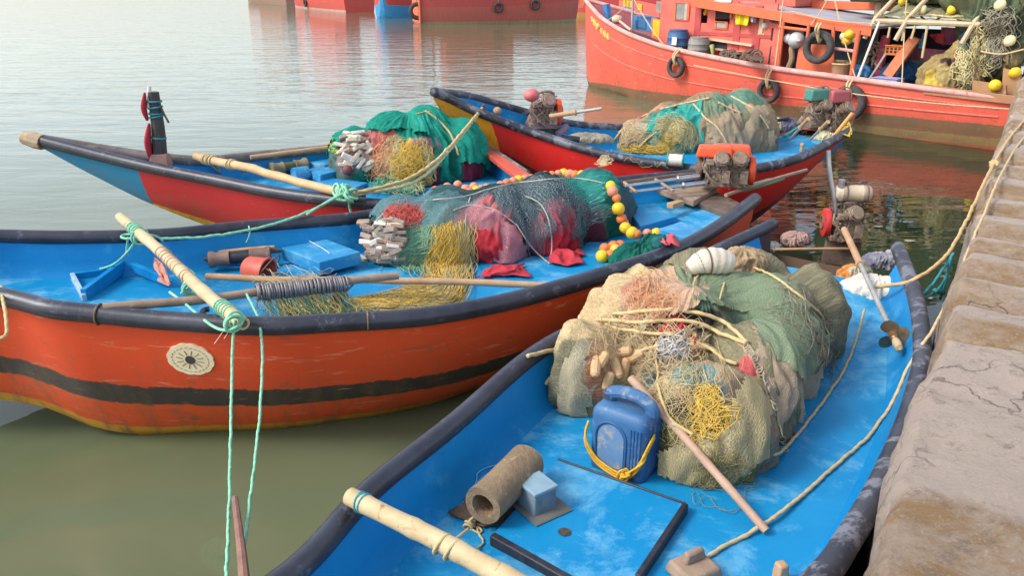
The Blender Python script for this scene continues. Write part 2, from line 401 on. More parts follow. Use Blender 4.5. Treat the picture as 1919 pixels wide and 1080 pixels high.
Q0 = np.array([0.985, 1.80, 0]); QD = np.array([0.532, 0.847, 0]); QD /= np.linalg.norm(QD); QN = np.array([QD[1], -QD[0], 0])
QZ = 1.15
def make_quay():
    m, n, l, bs = nodes_of('quay_stone'); tcn = n.new('ShaderNodeTexCoord'); tc = tcn.outputs['Object']
    ca = n.new('ShaderNodeVertexColor'); ca.layer_name = 'Col'
    a = noise(n, l, tc, 4, 12, 0.78, 0.3)
    c = mixc(n, l, ramp(n, l, a, [(0.42, (0, 0, 0)), (0.56, (0.55, 0.55, 0.55))]).outputs[0], ca.outputs['Color'], (0.50, 0.40, 0.32))
    b = noise(n, l, tc, 11, 12, 0.8, 0.2)
    c = mixc(n, l, ramp(n, l, b, [(0.53, (0, 0, 0)), (0.64, (0.7, 0.7, 0.7))]).outputs[0], c, (0.17, 0.13, 0.095))
    d = noise(n, l, tc, 55, 8, 0.85)
    c = mixc(n, l, ramp(n, l, d, [(0.54, (0, 0, 0)), (0.66, (0.6, 0.6, 0.6))]).outputs[0], c, (0.64, 0.54, 0.46))
    g = noise(n, l, tc, 90, 8, 0.85)
    c = mixc(n, l, ramp(n, l, g, [(0.60, (0, 0, 0)), (0.70, (0.6, 0.6, 0.6))]).outputs[0], c, (0.14, 0.11, 0.09))
    e = noise(n, l, tc, 5.5, 9, 0.75, 1.5)
    c = mixc(n, l, ramp(n, l, e, [(0.62, (0, 0, 0)), (0.70, (0.45, 0.45, 0.45))]).outputs[0], c, (0.52, 0.17, 0.15))
    vo = N(n, 'ShaderNodeTexVoronoi', Scale=2.6); vo.feature = 'DISTANCE_TO_EDGE'
    wv = n.new('ShaderNodeVectorMath'); wv.operation = 'MULTIPLY_ADD'; wn_ = N(n, 'ShaderNodeTexNoise', Scale=3.0, Detail=6.0); l.new(tc, wn_.inputs['Vector']); l.new(wn_.outputs['Color'], wv.inputs[0]); wv.inputs[1].default_value = (.5, .5, .5); l.new(tc, wv.inputs[2]); l.new(wv.outputs[0], vo.inputs['Vector'])
    cr = ramp(n, l, vo.outputs['Distance'], [(0.0, (1, 1, 1)), (0.014, (0, 0, 0))]).outputs[0]
    crm = mth(n, l, 'MULTIPLY', cr, ramp(n, l, noise(n, l, tc, 1.7, 3, .5), [(.5, (0, 0, 0)), (.6, (.8, .8, .8))]).outputs[0])
    c = mixc(n, l, crm, c, (0.10, 0.075, 0.06))
    l.new(c, bs.inputs['Base Color']); bs.inputs['Roughness'].default_value = 0.92
    h = mth(n, l, 'ADD', mth(n, l, 'MULTIPLY', a, 1.4), mth(n, l, 'ADD', mth(n, l, 'MULTIPLY', b, 1.0), mth(n, l, 'MULTIPLY', d, 0.5)))
    h = mth(n, l, 'SUBTRACT', h, mth(n, l, 'MULTIPLY', crm, 0.5))
    bump(n, l, bs, h, 0.9, 0.03)
    us = np.concatenate([np.linspace(-2.6, 6.4, 760), np.linspace(6.45, 14, 160), np.linspace(14.3, 34, 60)])
    vs = np.concatenate([[-0.02] * 8, np.linspace(0, 0.07, 9), np.linspace(0.085, 2.0, 90), np.linspace(2.1, 9, 24)])
    zz = np.concatenate([np.linspace(-1.6, -0.16, 8), [-0.10, -0.055, -0.03, -0.015, -0.006, 0, 0, 0, 0], np.zeros(114)])
    steps = [1.88, 2.38, 2.76, 3.27, 3.66, 4.30, 4.86, 5.7, 6.3, 7.5, 8.4, 9.8, 11.2, 12.6, 14.5, 17, 20]   # joints between the coping stones
    def prof(u):
        h = np.zeros_like(u); och = np.zeros_like(u)
        for i, s in enumerate(steps):
            e = steps[i + 1] if i + 1 < len(steps) else s + 3
            m_ = (u >= s) & (u < e); t = (u - s) / (e - s)
            hh = 0.085 + 0.05 * ((i * 7919) % 10) / 10; r = np.where(t < 0.06, t / 0.06 * hh * .75, hh * .75 + hh * .25 * sstep(.06, .45, t)) - hh * 0.35 * sstep(0.55, 1, t) - .055
            h = np.where(m_, r, h); och = np.where(m_, 1 - sstep(0.40, 0.60, t), och)
        return h, och
    hu, ou = prof(us); hu = np.where(us < steps[0], 0, hu)
    P = np.zeros((len(us), len(vs), 3)); C = np.zeros((len(us), len(vs), 3))
    edge = (fbm(np.stack([us * 2.3, 0 * us, 0 * us], 1), 5) - 0.5) * 0.07 + (fbm(np.stack([us * 11, 0 * us, 0 * us + 4], 1), 3) - .5) * .035
    for j, (v, z) in enumerate(zip(vs, zz)):
        top = 1.0 if j > 8 else sstep(-0.6, 0.0, z)
        p = Q0 + us[:, None] * QD + ((v + edge * (1 - sstep(0.1, 0.5, v)) - 0.012) [:, None] if True else 0) * QN
        q = np.stack([us, 0 * us + v, 0 * us + z], 1)
        n1 = fbm(q * np.array([2.2, 2.2, 2.2]), 4) - 0.5; n2 = fbm(q * 9, 3) - 0.5
        p[:, 2] = QZ + z + hu * top + (n1 * 0.03 + n2 * 0.024) * top
        if z < -0.04: p += QN * (n1 * 0.08)[:, None]
        P[:, j] = p
        w = np.clip(ou * top + (fbm(q * 3.1 + 9, 3) - 0.5) * 0.9 * (ou > 0), 0, 1)
        patch = 1 - sstep(.75, 1.1, np.hypot((us - .12) / .42, (v - .36) / .5) + (fbm(q * 5 + 3, 4) - .5) * .9)
        w = np.maximum(w, patch * 0.95)[:, None]
        C[:, j] = np.array([0.50, 0.39, 0.315]) * (1 - w) + np.array([0.30, 0.175, 0.07]) * w
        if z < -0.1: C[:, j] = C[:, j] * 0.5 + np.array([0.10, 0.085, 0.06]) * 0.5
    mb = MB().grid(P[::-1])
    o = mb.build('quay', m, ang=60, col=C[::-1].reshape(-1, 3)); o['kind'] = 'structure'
    return mb.bvh()
QUAY = make_quay()
# ------------------------------------------------------------------ boats
def resample(pts, n):
    P = [np.array(p[1:], float) if p[0] == 'w' else at(*p) for p in pts]
    return catmull(P, n)
def fn(tab):
    xs, ys = zip(*tab); return lambda u: np.interp(u, xs, ys)
class Boat: pass
def boat(name, label, Lp, Rp, hullm, railm, deckm, wallm, depth, inset, keel, group, rail_r=0.05, ext=(0, 0), n=56, deck_u=(0.02, 1.0), railsec=(1, 1), wlz=None, bulge=0.45, railL=None, railR=None, transm=None):
    B = Boat(); L = resample(Lp, n); R = resample(Rp, n); u = np.linspace(0, 1, n)
    B.L, B.R, B.u = L, R, u
    mid = (L + R) / 2; gz = np.minimum(L[:, 2], R[:, 2])
    kz = fn(keel)(u); ins = fn(inset)(u); wz = np.maximum(kz + 0.02, 0.0)
    if wlz: wz = np.maximum(wz, fn(wlz)(u))
    root = empty(name, (mid[n // 2][0], mid[n // 2][1], 0), label, 'boat', group); B.root = root
    def side(G):
        w = G + (mid - G) * ins[:, None]; w[:, 2] = wz
        c = G + (mid - G) * (ins * bulge)[:, None] * 0.45; c[:, 2] = G[:, 2] * 0.42 + wz * 0.58
        k = mid.copy(); k[:, 2] = kz
        rows = []
        for t in np.linspace(0, 1, 15): rows.append((1 - t) ** 2 * G + 2 * t * (1 - t) * c + t * t * w)
        for t in np.linspace(0, 1, 6)[1:]: rows.append(w * (1 - t) + k * t)
        return np.stack(rows, 1)
    A, Bq = side(L), side(R)
    vv = np.concatenate([np.linspace(0, 1, 15), np.linspace(1, 1.6, 6)[1:]])
    mb = MB().grid(A[:, :]).grid(Bq[:, ::-1])
    uv = np.zeros((n, 20, 2)); uv[:, :, 0] = u[:, None]; uv[:, :, 1] = vv[None]
    UVs = np.vstack([uv.reshape(-1, 2), uv[:, ::-1].reshape(-1, 2)])
    dz0 = gz[-1] - fn(depth)(1.0)
    tr = np.vstack([A[-1], Bq[-1][::-1][1:]]); ring = tr.copy(); ring[:, 2] = np.minimum(ring[:, 2], dz0 - 0.004); mb.add(ring, [tuple(range(len(ring)))])
    UVs = np.vstack([UVs, np.stack([np.full(len(ring), 1.0), np.full(len(ring), 0.8)], 1)])
    B.hull = mb.build('hull', hullm, root, ang=50, uv=UVs); B.hull_bvh = mb.bvh(); B.A = A; B.B = Bq
    # inside: side walls and deck in one shell of two parts
    dp = fn(depth)(u); dz = gz - dp
    i0 = int(deck_u[0] * n); i1 = int(deck_u[1] * (n - 1)) + 1
    ax = (R - L); ax[:, 2] = 0; wd = np.linalg.norm(ax, axis=1)[:, None] + 1e-9; ax = ax / wd
    li = L + ax * np.minimum(0.035, wd * 0.2); ri = R - ax * np.minimum(0.035, wd * 0.2)
    lb = L + ax * np.minimum(0.11, wd * 0.3); rb = R - ax * np.minimum(0.11, wd * 0.3); lb[:, 2] = dz; rb[:, 2] = dz
    W = MB()
    for t, b in ((li, lb), (ri, rb)):
        rows = [t * (1 - s) + b * s for s in (0, 0.3, 0.6, 0.85)]
        e = b + (ax if t is li else -ax) * np.minimum(0.03, wd * 0.05); rows[-1][:, 2] += 0.0; rows.append(e)
        G = np.stack(rows, 1)[i0:i1]; W.grid(G if t is li else G[:, ::-1])
    B.wall = W.build('inner_side', wallm, root, ang=60)
    D = MB(); cols = []
    for s in np.linspace(0, 1, 13):
        p = (lb + ax * np.minimum(0.03, wd * 0.05)) * (1 - s) + (rb - ax * np.minimum(0.03, wd * 0.05)) * s
        p[:, 2] += 0.02 * math.sin(math.pi * s); cols.append(p)
    G = np.stack(cols, 1)[i0:i1]; D.grid(G)
    B.deck = D.build('deck', deckm, root, ang=60)
    B.deck_bvh = D.bvh(); B.wall_bvh = W.bvh()
    B.rails = []
    for G, e, rm in ((L, ext[0], railL or railm), (R, ext[1], railR or railm)):
        P = G.copy(); P[:, 2] += 0.012
        if e:
            d = P[-1] - P[-3]; d /= np.linalg.norm(d); P = np.vstack([P, P[-1] + d * e * 0.5, P[-1] + d * e])
        P = catmull(P, 110); rr = np.full(110, rail_r)
        rr = rr * (1 + 0.03 * (fbm(P * 2.5, 2) - 0.5))
        MBr = MB().tube(P, rr, 12); B.rails.append(MBr.build('rubbing_rail', rm, root, ang=0)); 
        B.rails_b = getattr(B, 'rails_b', []) + [MBr.bvh()]
    B.surfs = [B.deck_bvh, B.wall_bvh] + B.rails_b
    B.gz, B.dz = gz, dz
    return B
BG = 'small wooden fishing boats moored at the quay'
OR, RD = (0.66, 0.065, 0.018), (0.42, 0.022, 0.022)
hA = hull_mat('hull_paint_dark_brown', [(0, (0.05, 0.04, 0.05)), (0.30, (0.16, 0.10, 0.07)), (1.0, (0.2, 0.15, 0.05))])
hB = hull_mat('hull_paint_orange', [(0, (0.74, 0.075, 0.020)), (0.46, (0.045, 0.036, 0.034)), (0.625, (0.72, 0.085, 0.018)), (0.89, (0.62, 0.30, 0.03)), (1.0, (0.22, 0.10, 0.05))], wearlo=0.59, dirtlo=.59, jit=0.04, wear=(0.78, 0.40, 0.24))
hC = hull_mat('hull_paint_dark_red', [(0, (0.48, 0.018, 0.022)), (1.22, (0.74, 0.38, 0.015)), (1.40, (0.68, 0.50, 0.24))], bow=(0.205, (0.012, 0.20, 0.36), 0.0), wearlo=0.645, dirtlo=0.66, vslope=1.5)
hD = hull_mat('hull_paint_bright_red', [(0, (0.68, 0.02, 0.018)), (1.02, (0.13, 0.025, 0.025)), (1.6, (0.04, 0.03, 0.04))], bow=(0.125, (0.80, 0.33, 0.01), -0.03), wearlo=0.655, dirtlo=0.68, vslope=.6)

bA = boat('fishing_boat', 'blue-decked fishing boat nearest the stone quay with a jerrycan and huge olive net heap aboard',
    [('w', -0.90, 0.45, 1.15), ('w', -1.08, 0.95, 1.06), ('w', -0.98, 1.5, 0.98), (550, 1080, .90), (600, 1030, .88), (700, 920, .86), (850, 800, .85), (1000, 670, .85), (1140, 590, .85), (1300, 495, .87), (1445, 425, .93)],
    [('w', -0.90, 0.45, 1.15), ('w', -0.35, 0.80, 1.06), ('w', 0.40, 1.45, 0.98), (1545, 1080, .90), (1580, 1030, .88), (1640, 930, .86), (1690, 820, .85), (1718, 730, .85), (1728, 660, .85), (1715, 560, .87), (1683, 470, .93)],
    hA, RUBBERW, BLUE, BLUEWALL, [(0, .02), (.12, .10), (.3, .25), (.8, .25), (.97, .20), (1, .20)], [(0, .1), (.3, .35), (1, .4)], [(0, 1.0), (.1, .2), (.25, -.25), (.9, -.2), (1, .05)], BG, 0.048, (0.03, 0.03), deck_u=(0.03, 0.975), railL=RUBBER)
bB = boat('fishing_boat', 'orange-hulled fishing boat with a cream wheel emblem and black rubbing band on its side',
    [('w', -5.2, 4.45, 1.55), ('w', -4.3, 4.25, 1.28), ('w', -3.55, 4.18, 1.10), (0, 560, 1.01), (90, 582, .98), (180, 592, .95), (300, 604, .92), (490, 615, .90), (640, 608, .89), (800, 597, .88), (960, 567, .88), (1120, 522, .88), (1270, 470, .89), (1350, 425, .91), (1415, 376, .95)],
    [('w', -5.2, 4.45, 1.55), ('w', -4.6, 4.78, 1.28), ('w', -4.1, 5.1, 1.10), (0, 447, 1.0), (120, 449, .96), (300, 445, .92), (450, 430, .90), (640, 415, .89), (690, 408, .88), (900, 375, .88), (1140, 345, .88), (1315, 328, .90)],
    hB, RUBBER, BLUE, BLUEWALL, [(0, .02), (.1, .12), (.2, .25), (.85, .25), (1, .14)], [(0, .1), (.2, .3), (.4, .42), (.6, .5), (.8, .75), (1, .8)], [(0, 1.35), (.06, 1.0), (.12, .64), (.2, .37), (.28, .19), (.345, .01), (.39, -.12), (.5, -.3), (.85, -.25), (1, .1)], BG, 0.055, (0.0, 0.0), wlz=[(0, 0), (1, 0)], bulge=0.2)
bC = boat('fishing_boat', 'dark red fishing boat with a sharp blue prow, behind the orange boat',
    [(62, 262, 1.27), (200, 297, 1.12), (290, 318, 1.04), (400, 340, .97), (520, 364, .92), (640, 379, .90), (740, 388, .88), (900, 388, .88), (1090, 378, .88)],
    [(62, 262, 1.27), (200, 284, 1.10), (290, 297, 1.03), (380, 304, .97), (470, 296, .93), (615, 282, .90), (750, 270, .88), (880, 262, .88), (930, 293, .88), (985, 330, .88)],
    hC, RUBBER, BLUE, BLUEWALL, [(0, .02), (.1, .10), (.25, .20), (1, .20)], [(0, .1), (.3, .5), (.6, .45), (1, .4)], [(0, 1.22), (.09, .95), (.18, .70), (.34, .31), (.46, -.02), (.6, -.2), (1, -.2)], BG, 0.055, deck_u=(0.04, 1.0), bulge=0.1, railR=mat('worn_grey_rail', (0.11, 0.09, 0.09), (0.2, 0.16, 0.14), 6, 0.7, 0, 0.4, 0.004, (0.34, 0.27, 0.2), 9, 0.55))
bD = boat('fishing_boat', 'bright red fishing boat with a yellow prow, beyond the other small boats',
    [(812, 174, 1.56), (850, 190, 1.44), (900, 214, 1.30), (1000, 251, 1.08), (1130, 291, .92), (1250, 312, .86), (1330, 321, .85), (1400, 320, .86), (1500, 297, .90), (1592, 247, .98)],
    [(812, 174, 1.56), (880, 183, 1.42), (960, 205, 1.24), (1060, 232, 1.02), (1150, 240, .92), (1300, 238, .86), (1400, 232, .86), (1480, 226, .93)],
    hD, RUBBERW, BLUE, BLUEWALL, [(0, .02), (.15, .12), (.3, .2), (1, .16)], [(0, .1), (.3, .45), (.7, .4), (1, .6)], [(0, 1.5), (.045, 1.2), (.12, .94), (.25, .52), (.34, .22), (.45, -.05), (.6, -.12), (.72, .12), (.85, .40), (1, .74)], BG, 0.05, (0.06, 0), deck_u=(0.06, 1.0), bulge=0.1, railL=RUBBERW)
# ------------------------------------------------------------------ netting
def net_mat(name, pitch=55.0, line=0.12, fibre=(120, 30), alpha=None, rough=0.85, linec=1.25, bstr=0.6, tint=None):
    """netting: vertex colour for which net lies where and for painted dark gaps, diamond mesh lines and combed fibres in UV metres; alpha = see-through mesh"""
    m, n, l, bs = nodes_of(name); tcn = n.new('ShaderNodeTexCoord'); uv = tcn.outputs['UV']; ob = tcn.outputs['Object']
    vc = n.new('ShaderNodeVertexColor'); vc.layer_name = 'Col'; c = vc.outputs['Color']
    wob = N(n, 'ShaderNodeTexNoise', Scale=5.0, Detail=4.0, Roughness=0.6); l.new(uv, wob.inputs['Vector'])
    ad = n.new('ShaderNodeVectorMath'); ad.operation = 'MULTIPLY_ADD'; l.new(wob.outputs['Color'], ad.inputs[0]); ad.inputs[1].default_value = (0.16, 0.16, 0); l.new(uv, ad.inputs[2])
    sx = n.new('ShaderNodeSeparateXYZ'); l.new(ad.outputs[0], sx.inputs[0])
    p = mth(n, l, 'ADD', sx.outputs[0], mth(n, l, 'MULTIPLY', sx.outputs[1], 0.62)); q = mth(n, l, 'SUBTRACT', sx.outputs[0], mth(n, l, 'MULTIPLY', sx.outputs[1], 0.62))
    def tri(a): return mth(n, l, 'PINGPONG', mth(n, l, 'MULTIPLY', a, pitch), 0.5)
    d = mth(n, l, 'MINIMUM', tri(p), tri(q))
    ln = n.new('ShaderNodeMapRange'); ln.inputs[1].default_value = line * 0.6; ln.inputs[2].default_value = line * 1.5
    ln.inputs[3].default_value = 1; ln.inputs[4].default_value = 0; l.new(d, ln.inputs[0]); ln = ln.outputs[0]
    mp = n.new('ShaderNodeMapping'); mp.inputs['Scale'].default_value = (fibre[0], fibre[1], 1); l.new(ad.outputs[0], mp.inputs['Vector'])
    fb = N(n, 'ShaderNodeTexNoise', Scale=1.0, Detail=4.0, Roughness=0.7, Distortion=0.6); l.new(mp.outputs[0], fb.inputs['Vector'])
    f = fb.outputs['Fac']
    fr = ramp(n, l, f, [(0.34, (0.68,) * 3), (0.52, (0.98,) * 3), (0.70, (1.2,) * 3)]).outputs[0]
    c2 = mixc(n, l, 1.0, c, fr, 'MULTIPLY')
    big = ramp(n, l, noise(n, l, ob, 9, 6, 0.7, 0.8), [(0.3, (0.68, 0.66, 0.64)), (0.7, (1.2, 1.2, 1.18))]).outputs[0]
    c2 = mixc(n, l, 1.0, c2, big, 'MULTIPLY')
    lc = mixc(n, l, 1.0, c, (linec,) * 3, 'MULTIPLY')
    lo = mixc(n, l, mth(n, l, 'MULTIPLY', ln, 0.42), c2, lc)
    l.new(lo, bs.inputs['Base Color']); bs.inputs['Roughness'].default_value = rough; bs.inputs['Specular IOR Level'].default_value = 0.2
    h = mth(n, l, 'ADD', mth(n, l, 'MULTIPLY', f, 1.0), mth(n, l, 'MULTIPLY', ln, 0.5))
    bump(n, l, bs, h, bstr, 0.012)
    if alpha is not None:
        tr = n.new('ShaderNodeBsdfTransparent'); mx = n.new('ShaderNodeMixShader'); out = n['Material Output']
        a = mth(n, l, 'MAXIMUM', ln, alpha)
        l.new(a, mx.inputs[0]); l.new(tr.outputs[0], mx.inputs[1]); l.new(bs.outputs[0], mx.inputs[2]); l.new(mx.outputs[0], out.inputs['Surface'])
        l.new(lc if tint is None else mixc(n, l, 1.0, c, tint, 'MULTIPLY'), bs.inputs['Base Color'])
    return m
NET = net_mat('heaped_netting')
NETFINE = net_mat('fine_heaped_netting', 90, 0.16, (240, 10))
NETOPEN = net_mat('draped_open_mesh', 36.0, 0.11, alpha=0.10, linec=1.5)
NETVEIL = net_mat('thin_veil_netting', 110.0, 0.15, alpha=0.42, linec=1.4)

def field_r(cen, dirs, blobs, k, rmax):
    B = np.array([[*(np.array(b[0], float)), b[1][0], b[1][1], b[1][2], b[2] if len(b) > 2 else 0.0] for b in blobs])
    ca, sa = np.cos(B[:, 6]), np.sin(B[:, 6])
    def g(r):
        p = cen + dirs * r[:, None]; s = np.zeros(len(r))
        for i, b in enumerate(B):
            q = p - b[:3]; x = q[:, 0] * ca[i] + q[:, 1] * sa[i]; y = -q[:, 0] * sa[i] + q[:, 1] * ca[i]
            e = (x / b[3]) ** 2 + (y / b[4]) ** 2 + (q[:, 2] / b[5]) ** 2
            s += np.exp(-k * (np.minimum(e, 30) - 1))
        return s - 1
    rs = np.linspace(rmax, 0.02, 90); lo = np.full(len(dirs), 0.02); hi = np.full(len(dirs), rmax); done = np.zeros(len(dirs), bool)
    for a, b in zip(rs[:-1], rs[1:]):
        v = g(np.full(len(dirs), b)); new = (v > 0) & ~done
        lo[new] = b; hi[new] = a; done |= new
    for _ in range(14):
        mid = (lo + hi) / 2; v = g(mid); lo = np.where(v > 0, mid, lo); hi = np.where(v > 0, hi, mid)
    return np.where(done, lo, 0.02)

class Mound: pass
def mound(cen, blobs, floor, base, patches=(), k=5, res=(260, 130), fold=0.03, nf=9, lump=0.035, fine=0.010, rmax=1.6, grow=0.0, seed=0, full=False, stretch=(1, 1), foldz=1.2, extra_surfs=()):
    """lumpy heap: soft union of ellipsoids seen from its own centre, draped with folds; patches of differently coloured netting, a few painted as dark gaps"""
    M = Mound(); M.blobs = blobs; cen = np.asarray(cen, float)
    az = np.linspace(0, 2 * math.pi, res[0], endpoint=False)
    el = np.linspace(-math.pi / 2 if full else -0.75, math.pi / 2 - 0.002, res[1])
    AZ, EL = np.meshgrid(az, el, indexing='ij')
    D = np.stack([np.cos(EL) * np.cos(AZ) * stretch[0], np.cos(EL) * np.sin(AZ) * stretch[1], np.sin(EL)], -1)
    D /= np.linalg.norm(D, axis=-1)[..., None]; dirs = D.reshape(-1, 3)
    r = field_r(cen, dirs, blobs, k, rmax).reshape(AZ.shape)
    P = cen + D * r[..., None]
    s3 = np.array([seed * 3.1, seed * 1.7, 0])
    w = fbm(P * 2.2 + s3, 3) - 0.5
    cs = np.stack([np.cos(AZ) * nf * 0.5 + w * 2.2 + seed, np.sin(AZ) * nf * 0.5 + w * 2.2, EL * foldz], -1)
    rid = 1 - np.abs(2 * fbm(cs, 2) - 1) * 2.0
    cs2 = np.stack([np.cos(AZ) * nf * 1.5 + w * 5 + seed + 5, np.sin(AZ) * nf * 1.5 + w * 5, EL * foldz * 2], -1)
    rid2 = 1 - np.abs(2 * fbm(cs2, 2) - 1) * 2.0
    ce = np.clip(np.cos(EL) * 1.2, 0.15, 1) * sstep(0.02, 0.45, np.cos(EL))
    r2 = r + grow + (rid - 0.5) * fold * ce + (rid2 - 0.5) * fold * 0.4 * ce + (fbm(P * 5 + s3, 3) - 0.5) * lump * 2 + (fbm(P * 19 + s3, 3) - 0.5) * fine * 2
    P = cen + D * r2[..., None]
    if not full:
        low = P[..., 2] < floor
        t = np.where(low, (floor - cen[2]) / np.minimum(P[..., 2] - cen[2], -1e-3), 1.0)
        P = np.where(low[..., None], cen + (P - cen) * np.clip(t, 0, 1)[..., None], P)
        P[..., 2] = np.maximum(P[..., 2], floor)
    M.P = P; M.shape = AZ.shape
    C = np.zeros(P.shape) + np.array(base)
    C *= (0.85 + 0.3 * fbm(P * 3.5 + s3 + 4, 3))[..., None]
    mb = MB().grid(P, cu=True); M.mb = mb; M.bvh = mb.bvh(); M.bvh_all = [M.bvh] + list(extra_surfs)
    for pt in patches:                                   # (px, py, radius_x, radius_z, colour[, soft])
        q, _ = hit(pt[0], pt[1], [M.bvh], 0)
        e = np.sqrt(((P[..., 0] - q[0]) / pt[2]) ** 2 + ((P[..., 1] - q[1]) / pt[2]) ** 2 + ((P[..., 2] - q[2]) / pt[3]) ** 2)
        e = e + (fbm(P * 7 + s3 + pt[0], 3) - 0.5) * 0.7
        soft = pt[5] if len(pt) > 5 else 0.12
        ww = sstep(1 + soft, 1 - soft, e)[..., None]
        C = C * (1 - ww) + np.array(pt[4]) * ww
    M.C = np.clip(C, 0, 1)
    R = rmax * 0.5
    rho = (math.pi / 2 - EL) * R
    M.uv = np.stack([rho * np.cos(AZ), rho * np.sin(AZ)], -1)
    return M
def mound_build(M, name, material, parent, keep=None, **kw):
    if keep is None:
        return M.mb.build(name, material, parent, ang=0, uv=M.uv.reshape(-1, 2), col=M.C.reshape(-1, 3))
    V = M.mb.V(); ok = keep(V); mb = MB(); mb.v = [V]; mb.n = len(V); mb.f = [f for f in M.mb.f if all(ok[i] for i in f)]
    used = np.zeros(len(V), bool); used[np.array(mb.f).ravel()] = True; idx = np.cumsum(used) - 1
    m2 = MB(); m2.v = [V[used]]; m2.n = int(used.sum()); m2.f = [tuple(idx[i] for i in f) for f in mb.f]
    M.cut = m2.bvh()
    return m2.build(name, material, parent, ang=0, uv=M.uv.reshape(-1, 2)[used], col=M.C.reshape(-1, 3)[used])
def project(V):
    q = V - np.array([0, 0, CAMZ]); x = q[:, 0]; f = q[:, 1] * CP - q[:, 2] * SP; u = q[:, 1] * SP + q[:, 2] * CP
    return 959.5 + FPX * x / f, 540 - FPX * u / f
def inside(poly):
    P = np.array(poly, float)
    def k(V):
        x, y = project(V); x = x + (fbm(V * 9, 3) - .5) * 34; y = y + (fbm(V * 9 + 5, 3) - .5) * 26; c = np.zeros(len(V), bool); j = len(P) - 1
        for i in range(len(P)):
            a = (P[i, 1] > y) != (P[j, 1] > y)
            with np.errstate(divide='ignore', invalid='ignore'):
                c ^= a & (x < (P[j, 0] - P[i, 0]) * (y - P[i, 1]) / (P[j, 1] - P[i, 1]) + P[i, 0])
            j = i
        return c
    return k
def strands(path, n, width, r, surfs, lift=0.012, wig=3.0, fallback=0.65, steps=22, lo=0.0, hi=1.0, bez=4):
    """many thin twines laid along a path over whatever lies under it"""
    P = catmull(np.array(path, float), 24); mb = MB()
    T = np.gradient(P, axis=0); T /= np.linalg.norm(T, axis=1)[:, None]; Nn = np.stack([-T[:, 1], T[:, 0]], 1)
    w = np.interp(np.linspace(0, 1, 24), np.linspace(0, 1, len(width)), width) if hasattr(width, '__len__') else np.full(24, width)
    for i in range(n):
        a, b = sorted((U(lo, lo + 0.25), U(hi - 0.25, hi))); o = RNG.gauss(0, 0.38); ph = U(0, 50); lf = U(0.2, 1.6) * lift
        m = steps; q = np.linspace(a, b, m) * 23; pts = []
        off = o + (vnoise(np.stack([q * 0.35 + ph, 0 * q, 0 * q], 1)) - 0.5) * 0.8
        wx = (vnoise(np.stack([q * 0.9 + ph, 0 * q + 5, 0 * q], 1)) - 0.5) * wig * 2
        for j in range(m):
            c = np.array([np.interp(q[j], np.arange(24), P[:, k]) for k in (0, 1)]); nn = np.array([np.interp(q[j], np.arange(24), Nn[:, k]) for k in (0, 1)])
            c = c + nn * (off[j] * np.interp(q[j], np.arange(24), w) + wx[j])
            h, nr = hit(c[0], c[1], surfs, 0.004 + lf, fallback); pts.append(h)
        pts = np.array(pts)
        g = np.linalg.norm(np.diff(pts, axis=0), axis=1)
        if g.max() > max(0.5, r * 300): continue
        pts[1:-1] = (pts[:-2] + 2 * pts[1:-1] + pts[2:]) / 4
        mb.tube(catmull(pts, m + 8), r * U(0.7, 1.3), bez)
    return mb
def ropepath(path, surfs, r, off=None, fallback=0.65, n=None, smooth=2):
    pts = []; dense = []; run = []
    for p in list(path) + [None]:
        if p is not None and len(p) == 2: run.append(p); continue
        if len(run) > 1:
            L = sum(math.hypot(b[0] - a[0], b[1] - a[1]) for a, b in zip(run, run[1:]))
            dense += [tuple(q) for q in catmull(np.array(run, float), max(len(run), int(L / 14)))]
        else: dense += run
        run = []
        if p is not None: dense.append(p)
    for p in dense:
        if len(p) == 2: h, _ = hit(p[0], p[1], surfs, (r if off is None else off), fallback); pts.append(h)
        elif p[0] == 'w': pts.append(np.array(p[1:], float))
        else: pts.append(at(*p))
    pts = np.array(pts); L = np.linalg.norm(np.diff(pts, axis=0), axis=1).sum()
    for _ in range(smooth): pts[1:-1] = (pts[:-2] + 4 * pts[1:-1] + pts[2:]) / 6
    return catmull(pts, n or max(12, int(L / 0.03)))
def rope(name, path, surfs, r, material, label=None, group=None, parent=None, fallback=0.65, knots=(), off=None, cat='rope'):
    P = ropepath(path, surfs, r, off, fallback)
    tw = 1 + 0.12 * np.sin(np.arange(len(P)) * 2.1)
    mb = MB().rope(P, r)
    for t, s in knots:
        c = P[int(t * (len(P) - 1))]
        for _ in range(4): mb.torus(c + NR.randn(3) * r * 0.5, r * s, r * 0.9, frame(NR.randn(3)), 14, 6)
    o = mb.build(name, material, parent, ang=0)
    if parent is None: tag(o, label, cat, group)
    return o, P
